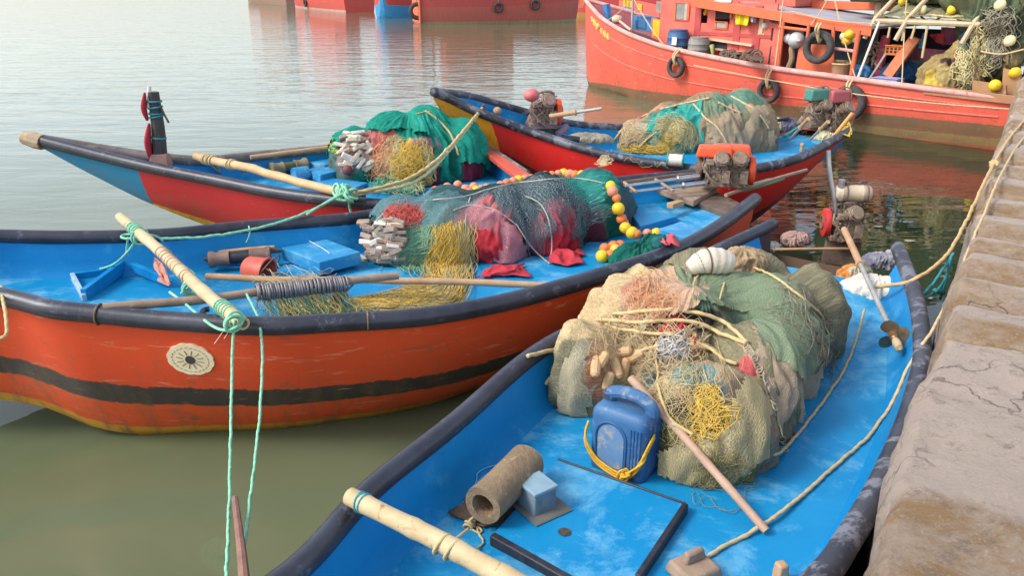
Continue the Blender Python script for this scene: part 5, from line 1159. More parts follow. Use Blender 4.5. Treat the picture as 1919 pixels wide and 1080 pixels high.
o = mb.build('green_lashing', ROPEGREEN, None, ang=0); tag(o, 'green rope knotted round the cream crossbeam, loops trailing into the bow', 'rope')
rope('yellow_rope', [(2, 538, 1.05), (8, 580, 1.05), (14, 610, .99), (18, 638, .93), (5, 640, .93), (-20, 632, .95)], [], .009, ROPEPALE, 'pale yellow rope loop hanging down the bow side at the picture edge')
mb = MB().tube(ropepath([(427, 595, 1.03), (424, 620, .97), (402, 645, .93)], [], .004), .003, 5).tube(ropepath([(432, 600, 1.03), (430, 625, .96), (420, 636, .94)], [], .004), .003, 5); o = mb.build('pink_thread', mat('pink_thread', (0.7, 0.4, 0.34), (0.6, 0.3, 0.26), 20, .8), None, ang=0); tag(o, 'thin pink thread dangling at the crossbeam end', 'thread')
rope('line_loop', [(466, 424, .98), (470, 432, .96), (468, 445, .90), (462, 455, .84)], [], .006, mat('pale_teal_line', (0.35, 0.6, 0.58), (0.25, 0.5, 0.5), 20, .8), 'short pale teal line end dropping from the far gunwale above the roller')
t = empty('scoop', at(640, 575, .72), 'small blue plastic scoop under the ring row', 'scoop')
c = at(640, 572, .70); MB().lathe([(.001, 0), (.05, 0), (.06, .07), (.055, .07), (.045, .01), (.001, .01)], c, rotx(.5), 18).build('bowl', BLUEPL2, t); MB().bar(c + [0, 0, .06], c + [.06, .12, .10], .009, 6).build('handle', BLUEPL2, t)

# stern of the orange boat: bench, box, block, twin engines with shafts inboard
slab('engine_bench', [at(1200, 424, .76), at(1270, 405, .76), at(1225, 380, .76), at(1172, 386, .76)], -.09, BLUE2, bB.root)
slab('stern_box', [at(1235, 428, .86), at(1290, 448, .86), at(1325, 428, .86), at(1275, 415, .86)], -.18, BLUE2, bB.root)
slab('transom_ledge', [at(1290, 372, .80), at(1395, 412, .80), at(1412, 392, .80), at(1330, 352, .80)], -.10, DARKWOOD, bB.root)
slab('transom_ledge', [at(1232, 352, .84), at(1300, 376, .84), at(1345, 352, .84), at(1290, 340, .84)], -.06, GREYWOOD, bB.root)
R = rotz(.75); c = at(1266, 383, .82); o = MB().box(c, (.17, .07, .05), R).build('wood_block', TANWOOD, None, bevel=.006); tag(o, 'pale tan wood block standing on the stern deck of the orange boat', 'wood block')
e1, e2 = at(1348, 345, .90), at(1385, 352, .90)
engine('twin engine nearer the net heap with orange cover on the orange boat stern', at(1340, 350, .88), math.radians(-15), None, None, IRON, 1.0, shaft=(at(1310, 330, 1.0), at(1150, 352, .93), .25), shroud=ORANGEP, prop=False, wheelside=-1, shaftmat=STEEL)
engine('twin engine with orange disc flywheel on the outer corner of the orange boat stern', at(1372, 352, .86), math.radians(-15), None, None, ORANGEP, 1.05, shaft=(at(1320, 343, .96), at(1160, 363, .90), .25), shroud=ORANGEP, prop=False, wheelside=1, shaftmat=STEEL)
mb = MB().bar(at(1170, 342, .93), at(1192, 360, .93), .014, 6); o = mb.build('shaft_spacer', TANWOOD, None); tag(o, 'short tan stick lying across the two silver shafts, left', 'stick')
mb = MB().bar(at(1228, 336, .96), at(1262, 358, .94), .014, 6); o = mb.build('shaft_spacer', GREYWOOD, None); tag(o, 'grey stick lying across the two silver shafts, nearer the engines', 'stick')
P = ropepath([(1360, 366, .86), (1400, 352, .86), (1450, 335, .86), (1511, 319, .86)], [], .01); o = MB().tube(P, np.linspace(.018, .02, len(P)), 8).build('outrigger_pole', GREYWOOD, None); tag(o, 'grey pole reaching out over the water from the twin engines', 'pole')
o = MB().prism([at(1392, 358, .85), at(1440, 345, .85), at(1472, 334, .85), at(1440, 334, .85), at(1398, 346, .85)], (0, 0, -.012)).build('net_flap', mat('green_net_flap', (0.05, 0.17, 0.11), (0.1, 0.2, 0.12), 24, .9), None); tag(o, 'dark green net flap under the outrigger pole', 'net')
P = ropepath([(1140, 348, .90), (1200, 340, .93), (1260, 330, .94), (1318, 326, .92)], [], .01); o = MB().tube(P, .03, 8).build('dark_plank', DARKWOOD, None); tag(o, 'dark wet spar lying on the far stern gunwale of the orange boat', 'spar')

# ================================================================== cargo of the dark red boat
Cs = bC.surfs
tC = empty('net_heap', at(780, 330, .70), 'green-sheeted net heap with yellow twine in the dark red boat', 'fishing net')
blC = [bl(668, 312, .80, .27, .34, .42), bl(740, 300, .86, .30, .40, .50), bl(800, 300, .86, .28, .42, .56), bl(860, 305, .82, .28, .40, .44), bl(790, 320, .80, .28, .30, .42)]
GR = (0.012, 0.245, 0.175)
pC = [(700, 240, .6, .5, GR, .05), (800, 215, .8, .5, GR, .05), (870, 270, .6, .5, GR, .05), (880, 315, .26, .14, (0.22, 0.03, 0.055)), (660, 285, .22, .22, (0.30, 0.24, 0.22)), (690, 270, .2, .16, (0.48, 0.16, 0.15)), (720, 270, .14, .25, (0.58, 0.17, 0.13)), (745, 300, .14, .4, (0.48, 0.32, 0.10)), (770, 300, .17, .30, (0.62, 0.38, 0.03)), (800, 275, .16, .12, (0.36, 0.22, 0.26)), (775, 340, .16, .08, (0.35, 0.22, 0.06)), (815, 320, .07, .3, (0.20, 0.02, 0.05)), (740, 335, .15, .1, (0.15, 0.30, 0.2)), (850, 310, .1, .4, (0.01, 0.17, 0.12))]
MC = mound(at(775, 305, .82), blC, .705, (0.13, 0.19, 0.16), pC, k=4.5, fold=.05, nf=10, lump=.03, fine=.008, rmax=1.4, res=(320, 140), seed=21, stretch=(1.3, 1))
mound_build(MC, 'netting', NETFINE, tC)
MC2 = mound(at(775, 305, .82), blC, .71, GR, [(800, 230, .12, .08, (0.02, 0.30, 0.23))], k=4, fold=.075, nf=9, lump=.035, fine=.003, rmax=1.4, res=(320, 140), seed=25, grow=.04, stretch=(1.3, 1), foldz=.8)
mound_build(MC2, 'green_sheet', net_mat('green_fine_netting', 120, .2, (90, 6), bstr=.4), tC, inside([(610, 300), (640, 180), (800, 150), (960, 200), (960, 330), (905, 308), (870, 300), (852, 345), (825, 345), (818, 300), (812, 268), (790, 245), (740, 238), (700, 245), (660, 255), (636, 275)]))
SCs = [MC2.bvh, MC.bvh] + Cs; SC1 = [MC.bvh] + Cs
strands([(748, 255), (738, 290), (730, 345)], 110, [18, 26, 30], .0026, SC1, .02, 5, fallback=.7).build('pale_twine', TWPALE, tC, ang=0)
strands([(768, 265), (772, 300), (768, 345)], 120, [26, 40, 34], .0026, SC1, .03, 8, fallback=.7).build('yellow_twine', TWYEL, tC, ang=0)
strands([(735, 265), (722, 300), (712, 345)], 80, [20, 30, 30], .003, SC1, .02, 5, fallback=.7).build('orange_twine', TWORANGE, tC, ang=0)
strands([(790, 270), (803, 300), (806, 345)], 40, [14, 12, 10], .003, SC1, .02, 4, fallback=.7).build('pale_twine', TWPALE, tC, ang=0)
strands([(690, 365), (740, 358), (800, 360)], 170, [22, 30, 26], .003, SC1, .03, 14, fallback=.72).build('green_tangle', TWGREEN, tC, ang=0)
strands([(720, 362), (770, 358), (800, 356)], 90, [16, 24, 20], .003, SC1, .03, 14, fallback=.72).build('pale_tangle', TWPALE, tC, ang=0)
lace('yellow_edge_cord', [(797, 209), (820, 222), (835, 238), (850, 258), (857, 280), (860, 292)], SCs, .012, ROPEPALE, tC, off=.012)
lace('edge_cord', [(780, 215), (800, 208), (830, 212), (850, 218)], SCs, .006, ROPEPALE, tC, off=.01)
t = empty('wooden_float_bundle', at(660, 305, .72), 'pile of pale wooden slat floats at the left of the green-sheeted heap', 'floats')
slats(t, [(U(640, 700), U(252, 312)) for _ in range(46)], SC1, (.15, .04, .032), (3, 6, 3, 1), .9)
cloth('rag_tie', [(618, 270), (634, 268), (636, 288), (622, 286)], mat('yellow_green_cloth', (0.5, 0.42, 0.05), (0.15, 0.3, 0.08), 20, .8), 'yellow and green tie on the far rail at the slat pile', amp=.03, surfs=SC1, off=.02, fallback=.9)
o = MB().ball(hit(652, 318, SC1, .04)[0], .055, 12).build('maroon_float', mat('maroon_float', (0.22, 0.06, 0.06), (0.15, 0.05, 0.05), 14, .7), None); tag(o, 'small maroon ball float below the wooden slats', 'float')
# worn bare tip of the prow
d = bC.L[0] - bC.L[4]; d /= np.linalg.norm(d)
MB().tube([bC.L[0] - d * .10, bC.L[0] - d * .02, bC.L[0] + d * .10, bC.L[0] + d * .13], [.075, .078, .062, .03], 10).build('prow_cap', mat('bare_prow_wood', (0.50, 0.38, 0.24), (0.28, 0.2, 0.13), 16, .8, 0, .6, .008), bC.root)
# flag post
b0 = at(300, 302, 1.03); top = aty(287, 172, b0[1]); wt = aty(279, 160, b0[1])
t = empty('flag_post', b0, 'dark upright post bound with green cord and red cloth on the dark red boat', 'post')
P = catmull([b0, b0 * .55 + top * .45 + [.012, 0, 0], top], 24); MB().tube(P, np.linspace(.072, .052, 24), 10).build('post', mat('dark_post', (0.03, 0.03, 0.03), (0.06, 0.055, 0.05), 14, .6, 0, .4, .004), t)
MB().tube([P[-2] - [.055, .03, .12], P[-1] + (wt - top) * .9], .018, 7).build('stick_tip', WHITEP, t)
mb = MB()
for i, g in ((20, 0), (16, 1), (15, 0), (8, 1), (18, 0)):
    MB().torus(P[i], .064, .009, frame(P[i] - P[i - 1]) @ rotx(U(-.2, .2)), 16, 6).build('green_binding', ROPETEAL, t, ang=0)
RC = mat('dull_red_cloth', (0.46, 0.03, 0.045), (0.34, 0.02, 0.03), 10, .8, 0, .4, .006)
for (z0, z1, w) in ((14, 23, .035), (1, 13, .045)):
    q = catmull([P[z0] - [.07, .05, 0], P[(z0 + z1) // 2] - [.085, .06, 0], P[z1] - [.06, .05, 0]], 14); MB().tube(q, [w * math.sin(math.pi * (.12 + .8 * k / 13)) + .006 for k in range(14)], 9, sy=.6).build('red_cloth', RC, t, ang=0)
MB().tube(catmull([P[20] + [.05, -.02, 0], P[17] + [.08, -.02, -.02], P[13] + [.12, -.02, 0]], 10), .010, 6).build('cord_tail', DARKWOOD, t)
MB().box(b0 + [.02, -.03, .02], (.20, .12, .12), None, .8).build('foot_block', mat('worn_red_wood', (0.36, 0.12, 0.09), (0.28, 0.2, 0.16), 10, .8), t, bevel=.01)
pole('crossbeam', at(368, 291, 1.08), at(662, 366, 1.0), .042, BAMBOO, 'tan bamboo crossbeam lashed on the dark red boat', 'crossbeam', nodes=6, bend=.02, wraps=[(.06, .13, 5, .010), (.24, .27, 3, .008), (.93, .99, 6, .011)], wrapmat=ROPEY, r2=.038)
mb = MB().tube(ropepath([(392, 290, 1.06), (405, 310, .95), (412, 322, .85)], [], .01), .014, 6).tube(ropepath([(452, 315, 1.0), (448, 325, .92), (462, 322, .95)], [], .01), .012, 6).tube(ropepath([(384, 296, 1.05), (392, 312, .95), (415, 325, .84)], [], .01), .010, 6); o = mb.build('lashing_tail', GREYWOOD, None, ang=0); tag(o, 'loose grey cord ends dangling from the tan crossbeam', 'rope')
mb = MB()
for c in (at(655, 364, 1.02), at(640, 360, 1.03)):
    for k in range(6): mb.torus(c + NR.randn(3) * .02, .05, .012, frame(NR.randn(3)), 14, 6)
mb.tube(ropepath([(655, 372, .98), (652, 385, .9), (658, 398, .84), (660, 404, .82)], [], .01), .010, 6).tube(ropepath([(640, 362, 1.02), (600, 386, 1.0), (575, 402, .98)], [], .01), .010, 6)
o = mb.build('green_hitch', ROPEGREEN, None, ang=0); tag(o, 'green and cream hitch at the right end of the tan crossbeam', 'rope')
rope('bow_rope', [(903, 203, 1.34), (880, 232, 1.28), (850, 270, 1.2), (810, 312, 1.1), (770, 338, 1.05), (715, 354, 1.02), (660, 362, 1.02)], [], .016, ROPEPALE, 'cream rope from the yellow prow down to the tan crossbeam')
rope('bow_rope', [(903, 206, 1.33), (860, 262, 1.2), (808, 325, 1.06), (780, 345, 1.0), (740, 356, .98), (660, 366, 1.0)], [], .013, mat('green_cream_rope', (0.45, 0.55, 0.34), (0.6, 0.55, 0.3), 30, .8), 'thinner greenish rope slack under the cream prow rope')
pole('rail_stick', at(470, 294, .98), at(618, 277, .99), .024, TANWOOD, 'tan stick lashed along the far rail of the dark red boat', 'stick', bend=.02)
roller(at(508, 318, .80), at(574, 308, .80), .075, 'small green and brown net roller in the dark red boat', mat('olive_wood', (0.24, 0.22, 0.10), (0.3, 0.2, 0.13), 12, .7), mat('green_core', (0.08, 0.13, 0.05), (0.12, 0.1, 0.05), 14, .7))
c = at(550, 332, .72); t = empty('blue_pipe', c, 'short blue pipe stub lying by the green roller', 'pipe')
F = frame(at(575, 326, .78) - at(548, 330, .78)); MB().lathe([(.001, 0), (.075, 0), (.078, .02), (.075, .16), (.05, .16), (.048, .1), (.001, .1)], at(550, 328, .78), F, 20).build('pipe', BLUE2, t)
slab('bench', [at(570, 318, .80), at(600, 328, .80), at(650, 316, .80), at(620, 306, .80)], -.08, BLUE2, bC.root); slab('bench', [at(578, 304, .82), at(608, 310, .82), at(640, 300, .82), at(610, 296, .82)], -.08, BLUE2, bC.root)
slab('hatch', [at(560, 350, .74), at(640, 362, .74), at(690, 342, .74), at(615, 332, .74)], -.04, BLUE2, bC.root)
o = MB().box(at(675, 362, .78), (.10, .07, .09), rotz(.3)).build('stern_cleat', BLACKTRIM, bC.root, bevel=.008)
# orange-red sheer plank over the stern quarter
qa, qb, qc, qd = at(886, 268, .955), at(893, 262, .955), at(1000, 330, .95), at(972, 333, .95)
MB().prism([qa, qd, qc, qb], (0, 0, -.05)).build('sheer_plank', mat('orange_red_plank', (0.62, 0.09, 0.05), (0.5, 0.07, 0.04), 9, .6, 0, .3, .003, (0.5, 0.2, 0.14), 14, .62), bC.root, bevel=.008)

# ================================================================== cargo of the bright red boat
Ds = bD.surfs
tD = empty('net_heap', at(1300, 275, .66), 'tan and teal net heap with yellow twine in the bright red boat', 'fishing net')
TAN = (0.33, 0.24, 0.15)
blD = [bl(1195, 268, .74, .26, .34, .30), bl(1255, 262, .80, .36, .42, .46), bl(1320, 255, .84, .40, .46, .56), bl(1385, 250, .86, .34, .46, .56), bl(1415, 262, .78, .26, .36, .44), bl(1350, 275, .76, .26, .26, .36)]
pD = [(1160, 250, .2, .35, (0.42, 0.32, 0.19)), (1220, 215, .3, .16, (0.48, 0.27, 0.17)), (1250, 235, .32, .24, (0.03, 0.26, 0.22)), (1220, 250, .24, .3, (0.18, 0.27, 0.18)), (1255, 262, .17, .22, (0.50, 0.40, 0.19)), (1290, 265, .07, .3, (0.03, 0.27, 0.25)), (1380, 192, .4, .16, (0.12, 0.25, 0.18)), (1330, 200, .25, .1, (0.20, 0.27, 0.17)), (1420, 210, .2, .2, (0.20, 0.20, 0.12)), (1215, 282, .3, .07, (0.55, 0.38, 0.12)), (1195, 240, .13, .1, (0.46, 0.4, 0.28))]
MD = mound(at(1310, 258, .80), blD, .665, TAN, pD, k=4.5, fold=.06, nf=9, lump=.03, fine=.008, rmax=1.5, res=(320, 140), seed=31, stretch=(1.4, 1))
mound_build(MD, 'netting', NETFINE, tD)
for i, (poly, c) in enumerate([([(1195, 240), (1250, 200), (1320, 190), (1325, 230), (1312, 270), (1290, 290), (1240, 262)], (0.03, 0.27, 0.23)), ([(1320, 230), (1380, 185), (1440, 200), (1460, 290), (1400, 300), (1330, 285)], (0.30, 0.23, 0.15))]):
    Mx = mound(at(1310, 258, .80), blD, .67, c, (), k=4, fold=.07, nf=10, lump=.03, fine=.004, rmax=1.5, res=(260, 110), seed=71 + i, grow=.025, stretch=(1.4, 1)); mound_build(Mx, 'loose_sheet', SHEET, tD, inside(poly))
    if i == 0: MDc = Mx.cut
SD = [MD.bvh, MDc, Mx.cut] + Ds
strands([(1225, 240), (1255, 238), (1285, 250), (1288, 285)], 120, [14, 22, 20, 12], .003, SD, .03, 6, fallback=.7).build('pale_twine', TWPALE, tD, ang=0)
strands([(1240, 262), (1258, 258), (1268, 272)], 60, [14, 20, 14], .0026, SD, .03, 10, fallback=.7).build('yellow_twine', TWYEL, tD, ang=0)
strands([(1160, 290), (1200, 288), (1260, 286)], 120, [12, 16, 14], .003, SD, .03, 8, fallback=.7).build('gold_twine', TWYEL, tD, ang=0)
strands([(1165, 245), (1190, 250), (1200, 275)], 70, [30, 40, 30], .003, SD, .02, 12, fallback=.7).build('cream_twine', MATS['cream_twine'], tD, ang=0)
for q in ([(1298, 196), (1310, 205), (1322, 220), (1325, 224)], [(1345, 193), (1370, 205), (1388, 212)], [(1370, 182), (1400, 196), (1425, 215), (1440, 240)], [(1195, 278), (1220, 255), (1240, 240)], [(1150, 262), (1190, 225), (1250, 202), (1330, 185)], [(1325, 224), (1350, 240), (1362, 270)]):
    lace('edge_cord', q, SD, .012, ROPEY, tD, off=.012)
t = empty('cable_spool', at(1264, 306, .92), 'small white spool with teal flanges on the near rail of the red boat', 'spool')
a_, b_ = at(1250, 299, .95), at(1281, 301, .95); F = frame(b_ - a_); L_ = np.linalg.norm(b_ - a_)
MB().lathe([(.001, .01), (.062, .01), (.062, L_ - .01), (.001, L_ - .01)], a_, F, 20).build('core', WHITEP, t)
for q in (0, L_ - .012): MB().lathe([(.001, q), (.075, q), (.075, q + .012), (.001, q + .012)], a_, F, 22).build('flange', mat('teal_plastic', (0.03, 0.33, 0.26), (0.02, 0.28, 0.22), 10, .5), t)
engine('engine with teal box tank on the far stern of the bright red boat', at(1525, 240, .92), math.radians(15), 'box', GREENP, REDPAINT, 1.05, wheelside=1, shaft=(at(1515, 222, 1.15), at(1480, 262, .80), .4), prop=False)
engine('engine with red box tank at the outer stern corner of the bright red boat', at(1563, 246, .88), math.radians(15), 'box', mat('pinkish_red_paint', (0.45, 0.09, 0.10), (0.36, 0.08, 0.09), 10, .5, 0, .2, .003), REDPAINT, 1.10, wheelside=1, shaft=(at(1552, 228, 1.12), at(1518, 262, .82), .4), prop=False)
board(at(1505, 240, .86), at(1590, 250, .86), .06, .22, mat('orange_plank', (0.55, 0.14, 0.07), (0.4, 0.1, 0.06), 10, .7), 'engine_mount', bD.root)
engine('red engine with red flywheel standing on the far rail of the bright red boat', at(1016, 243, 1.02), math.radians(5), None, None, ORANGEP, 1.25, wheelside=1, shaft=(at(1030, 218, 1.4), at(1128, 203, 1.5), .5), prop=False, block=mat('rusty_engine', (0.34, 0.24, 0.18), (0.20, 0.10, 0.09), 18, .6, .1, .6, .006, (0.42, 0.34, 0.27), 16, .6))
o = MB().box(at(1022, 248, .98), (.36, .16, .12), rotz(.1), .9).build('engine_mount', DARKWOOD, bD.root, bevel=.01)
o = MB().ball(at(996, 178, 1.58), .085, 14, None, (1, 1, .8)).build('red_can', mat('faded_red_plastic', (0.62, 0.16, 0.15), (0.52, 0.12, 0.12), 10, .5), None); tag(o, 'faded red round can on top of the red flywheel engine', 'can')
o = MB().bar(at(1045, 252, .98), at(1062, 237, 1.05), .045, 12).build('mauve_roll', mat('mauve_roll', (0.20, 0.13, 0.17), (0.3, 0.2, 0.25), 10, .7), None, bevel=.006); tag(o, 'small mauve roll leaning on the far rail of the red boat', 'roll')
sack(1105, 268, .90, .30, .12, .08, .0, (0.33, 0.29, 0.22), 'flat drab sack lying on the far rail left of the tan net heap', seed=14, surf=Ds)
o = MB().bar(at(1055, 258, 1.0), at(1085, 262, .97), .04, 10).build('rail_pad', RUBBER, bD.root)
o = MB().ball(at(932, 208, 1.26), .05, 10).build('knob', TANWOOD, bD.root); o = MB().bar(at(908, 212, 1.28), at(905, 196, 1.38), .035, 8, .02).build('mooring_post', DARKWOOD, bD.root)
strands([(1125, 292), (1130, 300), (1132, 312)], 22, [16, 18, 20], .004, [], .0, 6, fallback=.95).build('bow_lashing', ROPEY, bD.root, ang=0)
o = MB().ball(at(814, 172, 1.56), .05, 10, None, (1.2, 1, .9)).build('prow_cap', mat('yellow_prow_paint', (0.80, 0.40, 0.02), (0.7, 0.3, 0.02), 10, .5), bD.root)
sack(1446, 243, .80, .17, .12, .11, .2, (0.62, 0.55, 0.36), 'pale yellow bag with orange corner right of the tan net heap', 'cloth_bag', 'bag', 15, Ds, patches=[(1455, 252, .08, .08, (0.6, 0.25, 0.08))])
sack(1478, 246, .78, .18, .14, .12, .0, (0.13, 0.13, 0.20), 'dark purple tarpaulin bundle between the tan heap and the engines', 'tarpaulin', 'tarpaulin', 16, Ds, m=mat('dark_tarp', (0.06, 0.06, 0.10), (0.16, 0.15, 0.22), 8, .4, 0, .6, .02, (0.3, 0.28, 0.34), 10, .62))
sack(1512, 252, .76, .26, .07, .08, -.2, (0.02, 0.02, 0.03), 'black plastic sheet bundled under the teal-tank engine', 'plastic_sheet', 'plastic sheet', 17, Ds, m=mat('black_plastic', (0.015, 0.013, 0.022), (0.03, 0.02, 0.035), 8, .35, 0, .6, .02))
sack(1548, 262, .78, .18, .12, .07, .2, (0.62, 0.58, 0.36), 'flat cream sack on the stern corner of the bright red boat', seed=18, surf=Ds)
o = MB().bar(at(1470, 256, .80), at(1498, 238, .86), .022, 8).build('teal_pipe', mat('teal_pipe', (0.05, 0.38, 0.36), (0.04, 0.3, 0.3), 10, .5), None); tag(o, 'short teal pipe beside the purple tarpaulin', 'pipe')
pole('boat_pole', at(1558, 262, .92), at(1598, 212, 1.25), .024, mat('orange_bamboo', (0.66, 0.36, 0.10), (0.55, 0.28, 0.08), 8, .6), 'orange bamboo pole sticking out over the stern of the bright red boat', nodes=4)
cloth('yellow_cloth', [(1578, 236), (1590, 226), (1596, 246), (1580, 254)], mat('yellow_cloth', (0.66, 0.42, 0.04), (0.5, 0.3, 0.03), 10, .8), 'yellow cloth scrap hanging at the stern corner by the bamboo pole', amp=.04, surfs=[], fallback=1.0)
pole('boat_pole', at(1428, 230, .96), at(1475, 222, .98), .022, BLACKTRIM, 'dark short spar on the far rail behind the purple tarpaulin')
c = at(1502, 285, .70); o = MB().box(c, (.05, .05, .16), rotz(.2), .7).ball(c + [0, 0, .09], .03, 8).build('wooden_cleat', TANWOOD, None, bevel=.006); tag(o, 'small tan wooden cleat on the blue deck of the bright red boat', 'cleat')
# ================================================================== the trawler on the right
TD = np.array([0.657, -0.754, 0]); TD /= np.linalg.norm(TD); TN = np.array([-TD[1] * -1 * -1, 0, 0])
TN = np.array([TD[1], -TD[0], 0]); TN = TN if TN[1] < 0 else -TN
TO = at(1860, 284, 0)
def tp(px, py, d=0.0):
    r = ray(px, py); c = np.array([0, 0, CAMZ]); t = ((TO - TN * d - c) @ TN) / (r @ TN); return c + r * t
TR = np.stack([TD, -TN, [0, 0, 1.0]], 1)
def tbox(mb, x0, y0, x1, y1, d, th):
    a, b = tp(x0, y0, d), tp(x1, y1, d); u0, u1 = a @ TD, b @ TD; z1, z0 = a[2], b[2]
    c = a + TD * (u1 - u0) / 2 - TN * th / 2; c[2] = (z0 + z1) / 2
    return mb.box(c, (abs(u1 - u0), th, abs(z1 - z0)), TR)
def tquad(mb, pts, d, th): return mb.prism([tp(x, y, d) for x, y in pts], -TN * th)
HALF = 1.65
near = [(1097, 0, HALF), (1112, 18, 1.15), (1130, 36, .75), (1165, 58, .35), (1205, 75, .12), (1255, 91, 0), (1340, 109, -.05), (1450, 129, -.06), (1560, 144, -.06), (1650, 156, -.06), (1740, 168, -.05), (1830, 179, -.03), (1905, 188, 0)]
Lp, Rp = [], []
for x, y, d in near:
    p = tp(x, y, d); q = p - TN * (2 * (HALF - d)); Lp.append(('w', *p)); Rp.append(('w', *q))
TRED = (0.66, 0.085, 0.055)
hT = hull_mat('trawler_hull_paint', [(0, (0.68, 0.10, 0.065)), (0.96, (0.16, 0.10, 0.05)), (1.22, (0.22, 0.17, 0.075)), (1.42, (0.34, 0.10, 0.05))], vslope=.5, wear=(0.76, 0.42, 0.28), wearlo=.59, dirt=(0.27, 0.09, 0.05), dirtlo=.56, length=11, jit=.04, rough=.6, fade=(0.80, 0.62, 0.5))
PALERED = mat('chalky_red_rail', (0.66, 0.24, 0.19), (0.62, 0.40, 0.36), 5, .7, 0, .3, .004, (0.55, 0.12, 0.08), 9, .58)
MAROON = mat('maroon_bulwark_paint', (0.33, 0.07, 0.10), (0.42, 0.12, 0.14), 4, .6, 0, .2, .003, (0.2, .05, .06), 8, .62)
DKDECK = mat('oily_deck', (0.05, 0.06, 0.075), (0.12, 0.10, 0.085), 3, .6, 0, .3, .006, (0.03, 0.09, 0.14), 5, .58)
bT = boat('fishing_trawler', 'big red wooden trawler with cabin, hung tyres and heaped nets, right background', Lp, Rp, hT, PALERED, DKDECK, MAROON,
    [(0, .05), (.08, .40), (.3, .5), (1, .5)], [(0, .1), (.15, .25), (.3, .12), (1, .10)], [(0, 2.15), (.02, .5), (.045, -.2), (.1, -.5), (1, -.5)], 'trawlers in the harbour', .055, deck_u=(.01, 1.0), bulge=.3, n=64)
T = bT.root; Ts = bT.surfs
CAB = mat('cabin_red_paint', (0.64, 0.105, 0.075), (0.70, 0.16, 0.11), 3, .6, 0, .25, .004, (0.50, 0.07, 0.05), 6, .6)
CAB2 = mat('cabin_orange_paint', (0.72, 0.16, 0.06), (0.64, 0.12, 0.05), 4, .6, 0, .2, .004, (0.6, .25, .16), 8, .62)
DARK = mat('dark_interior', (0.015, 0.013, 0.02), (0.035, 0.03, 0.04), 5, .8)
GLASS = mat('dusty_glass', (0.16, 0.17, 0.17), (0.30, 0.28, 0.26), 6, .15, 0, 0)
CRB = mat('cream_trim_paint', (0.70, 0.50, 0.34), (0.62, 0.38, 0.26), 8, .6)
YELP = mat('yellow_panel_paint', (0.80, 0.48, 0.01), (0.72, 0.38, 0.01), 6, .5, 0, .2, .003)
BLP = mat('bow_blue_paint', (0.03, 0.14, 0.36), (0.06, 0.24, 0.48), 4, .6, 0, .2, .003, (0.25, .38, .5), 8, .6)
# cabin: walls built round the openings
D0 = .62
mb = MB()
tbox(mb, 1240, -14, 1304, 122, D0, .06)                   # forward wall with the first window below
for (x0, y0, x1, y1) in ((1304, -14, 1452, 4), (1304, 42, 1452, 128), (1304, -8, 1310, 60), (1329, -6, 1338, 60), (1371, 2, 1378, 64)):
    tbox(mb, x0, y0, x1, y1, D0 - (.003 if y0 == -14 else 0.0 if y1 > 100 else -.004), .06 if y1 < 100 else .055)
tbox(mb, 1378, 4, 1452, 60, D0 + .006, .05)
mb.build('cabin_wall', CAB, T)
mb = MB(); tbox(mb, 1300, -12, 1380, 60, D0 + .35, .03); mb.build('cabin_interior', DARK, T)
a, b = tp(1240, 118, D0), tp(1452, 130, D0)
mb = MB(); c = (a + b) / 2; u = (b - a) @ TD
p0 = a.copy(); L0 = [p0 + TD * 0 - TN * 0.06]; hz = 1.15
for (dd, nm) in ((2.0, 'cabin_wall'),):
    m2 = MB(); m2.box(a + TD * u / 2 - TN * (dd + .03) + [0, 0, hz / 2 - .05], (u, .05, hz), TR).build(nm, CAB, T)
m2 = MB(); m2.box(a - TN * (1.0 + .06) + TD * .025 + [0, 0, hz / 2], (.05, 1.9, hz), TR); m2.box(a + TD * (u - .03) - TN * 1.06 + [0, 0, hz / 2], (.05, 1.9, hz), TR); m2.build('cabin_wall', CAB, T)
def window(x0, y0, x1, y1, pane, d=D0, fr=CAB2, f=2.2):
    m_ = MB(); 
    for q in ((x0 - f, y0 - f, x1 + f, y0), (x0 - f, y1, x1 + f, y1 + f), (x0 - f, y0, x0, y1), (x1, y0, x1 + f, y1)): tbox(m_, *q, d - .03, .032)
    w = m_.build('window', fr, T); m3 = MB(); tbox(m3, x0, y0, x1, y1, d - .012, .01); m3.build('pane', pane, w)
window(1265, 6, 1288, 36, GLASS); window(1340, 14, 1369, 34, DARK, f=1.5); window(1341, 42, 1360, 52, mat('grey_glass', (0.30, 0.29, 0.26), (0.38, 0.36, 0.32), 6, .3), f=3)
mb = MB(); tbox(mb, 1284, 5, 1286, 37, D0 - .02, .012); mb.build('grey_sash', GALV, T)
mb = MB(); tquad(mb, [(1304, 1), (1452, 25), (1452, 31), (1304, 6)], D0 - .05, .09); mb.build('eave_board', CAB2, T)
for (p, m_) in (([(1329, 71), (1408, 83), (1408, 87), (1329, 75)], CRB), ([(1340, 90), (1388, 97), (1388, 101), (1340, 93)], CRB)):
    mb = MB(); tquad(mb, p, D0 - .10, .11); mb.build('ledge', m_, T)
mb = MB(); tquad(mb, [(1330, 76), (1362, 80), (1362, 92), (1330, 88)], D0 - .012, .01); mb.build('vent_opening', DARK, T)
mb = MB(); tquad(mb, [(1341, 95), (1388, 101), (1388, 106), (1341, 102)], D0 - .012, .01); mb.build('red_board', REDPAINT, T)
for x in (1304, 1378, 1416): 
    mb = MB(); tbox(mb, x, 10, x + 2.5, 118, D0 - .018, .02); mb.build('batten', mat('dark_red_paint', (0.42, 0.05, 0.05), (0.5, 0.08, 0.06), 4, .6), T)  # battens in a darker red than the cabin wall
mb = MB(); tbox(mb, 1304, 64, 1452, 66, D0 - .016, .018); mb.build('batten', MATS['dark_red_paint'], T)
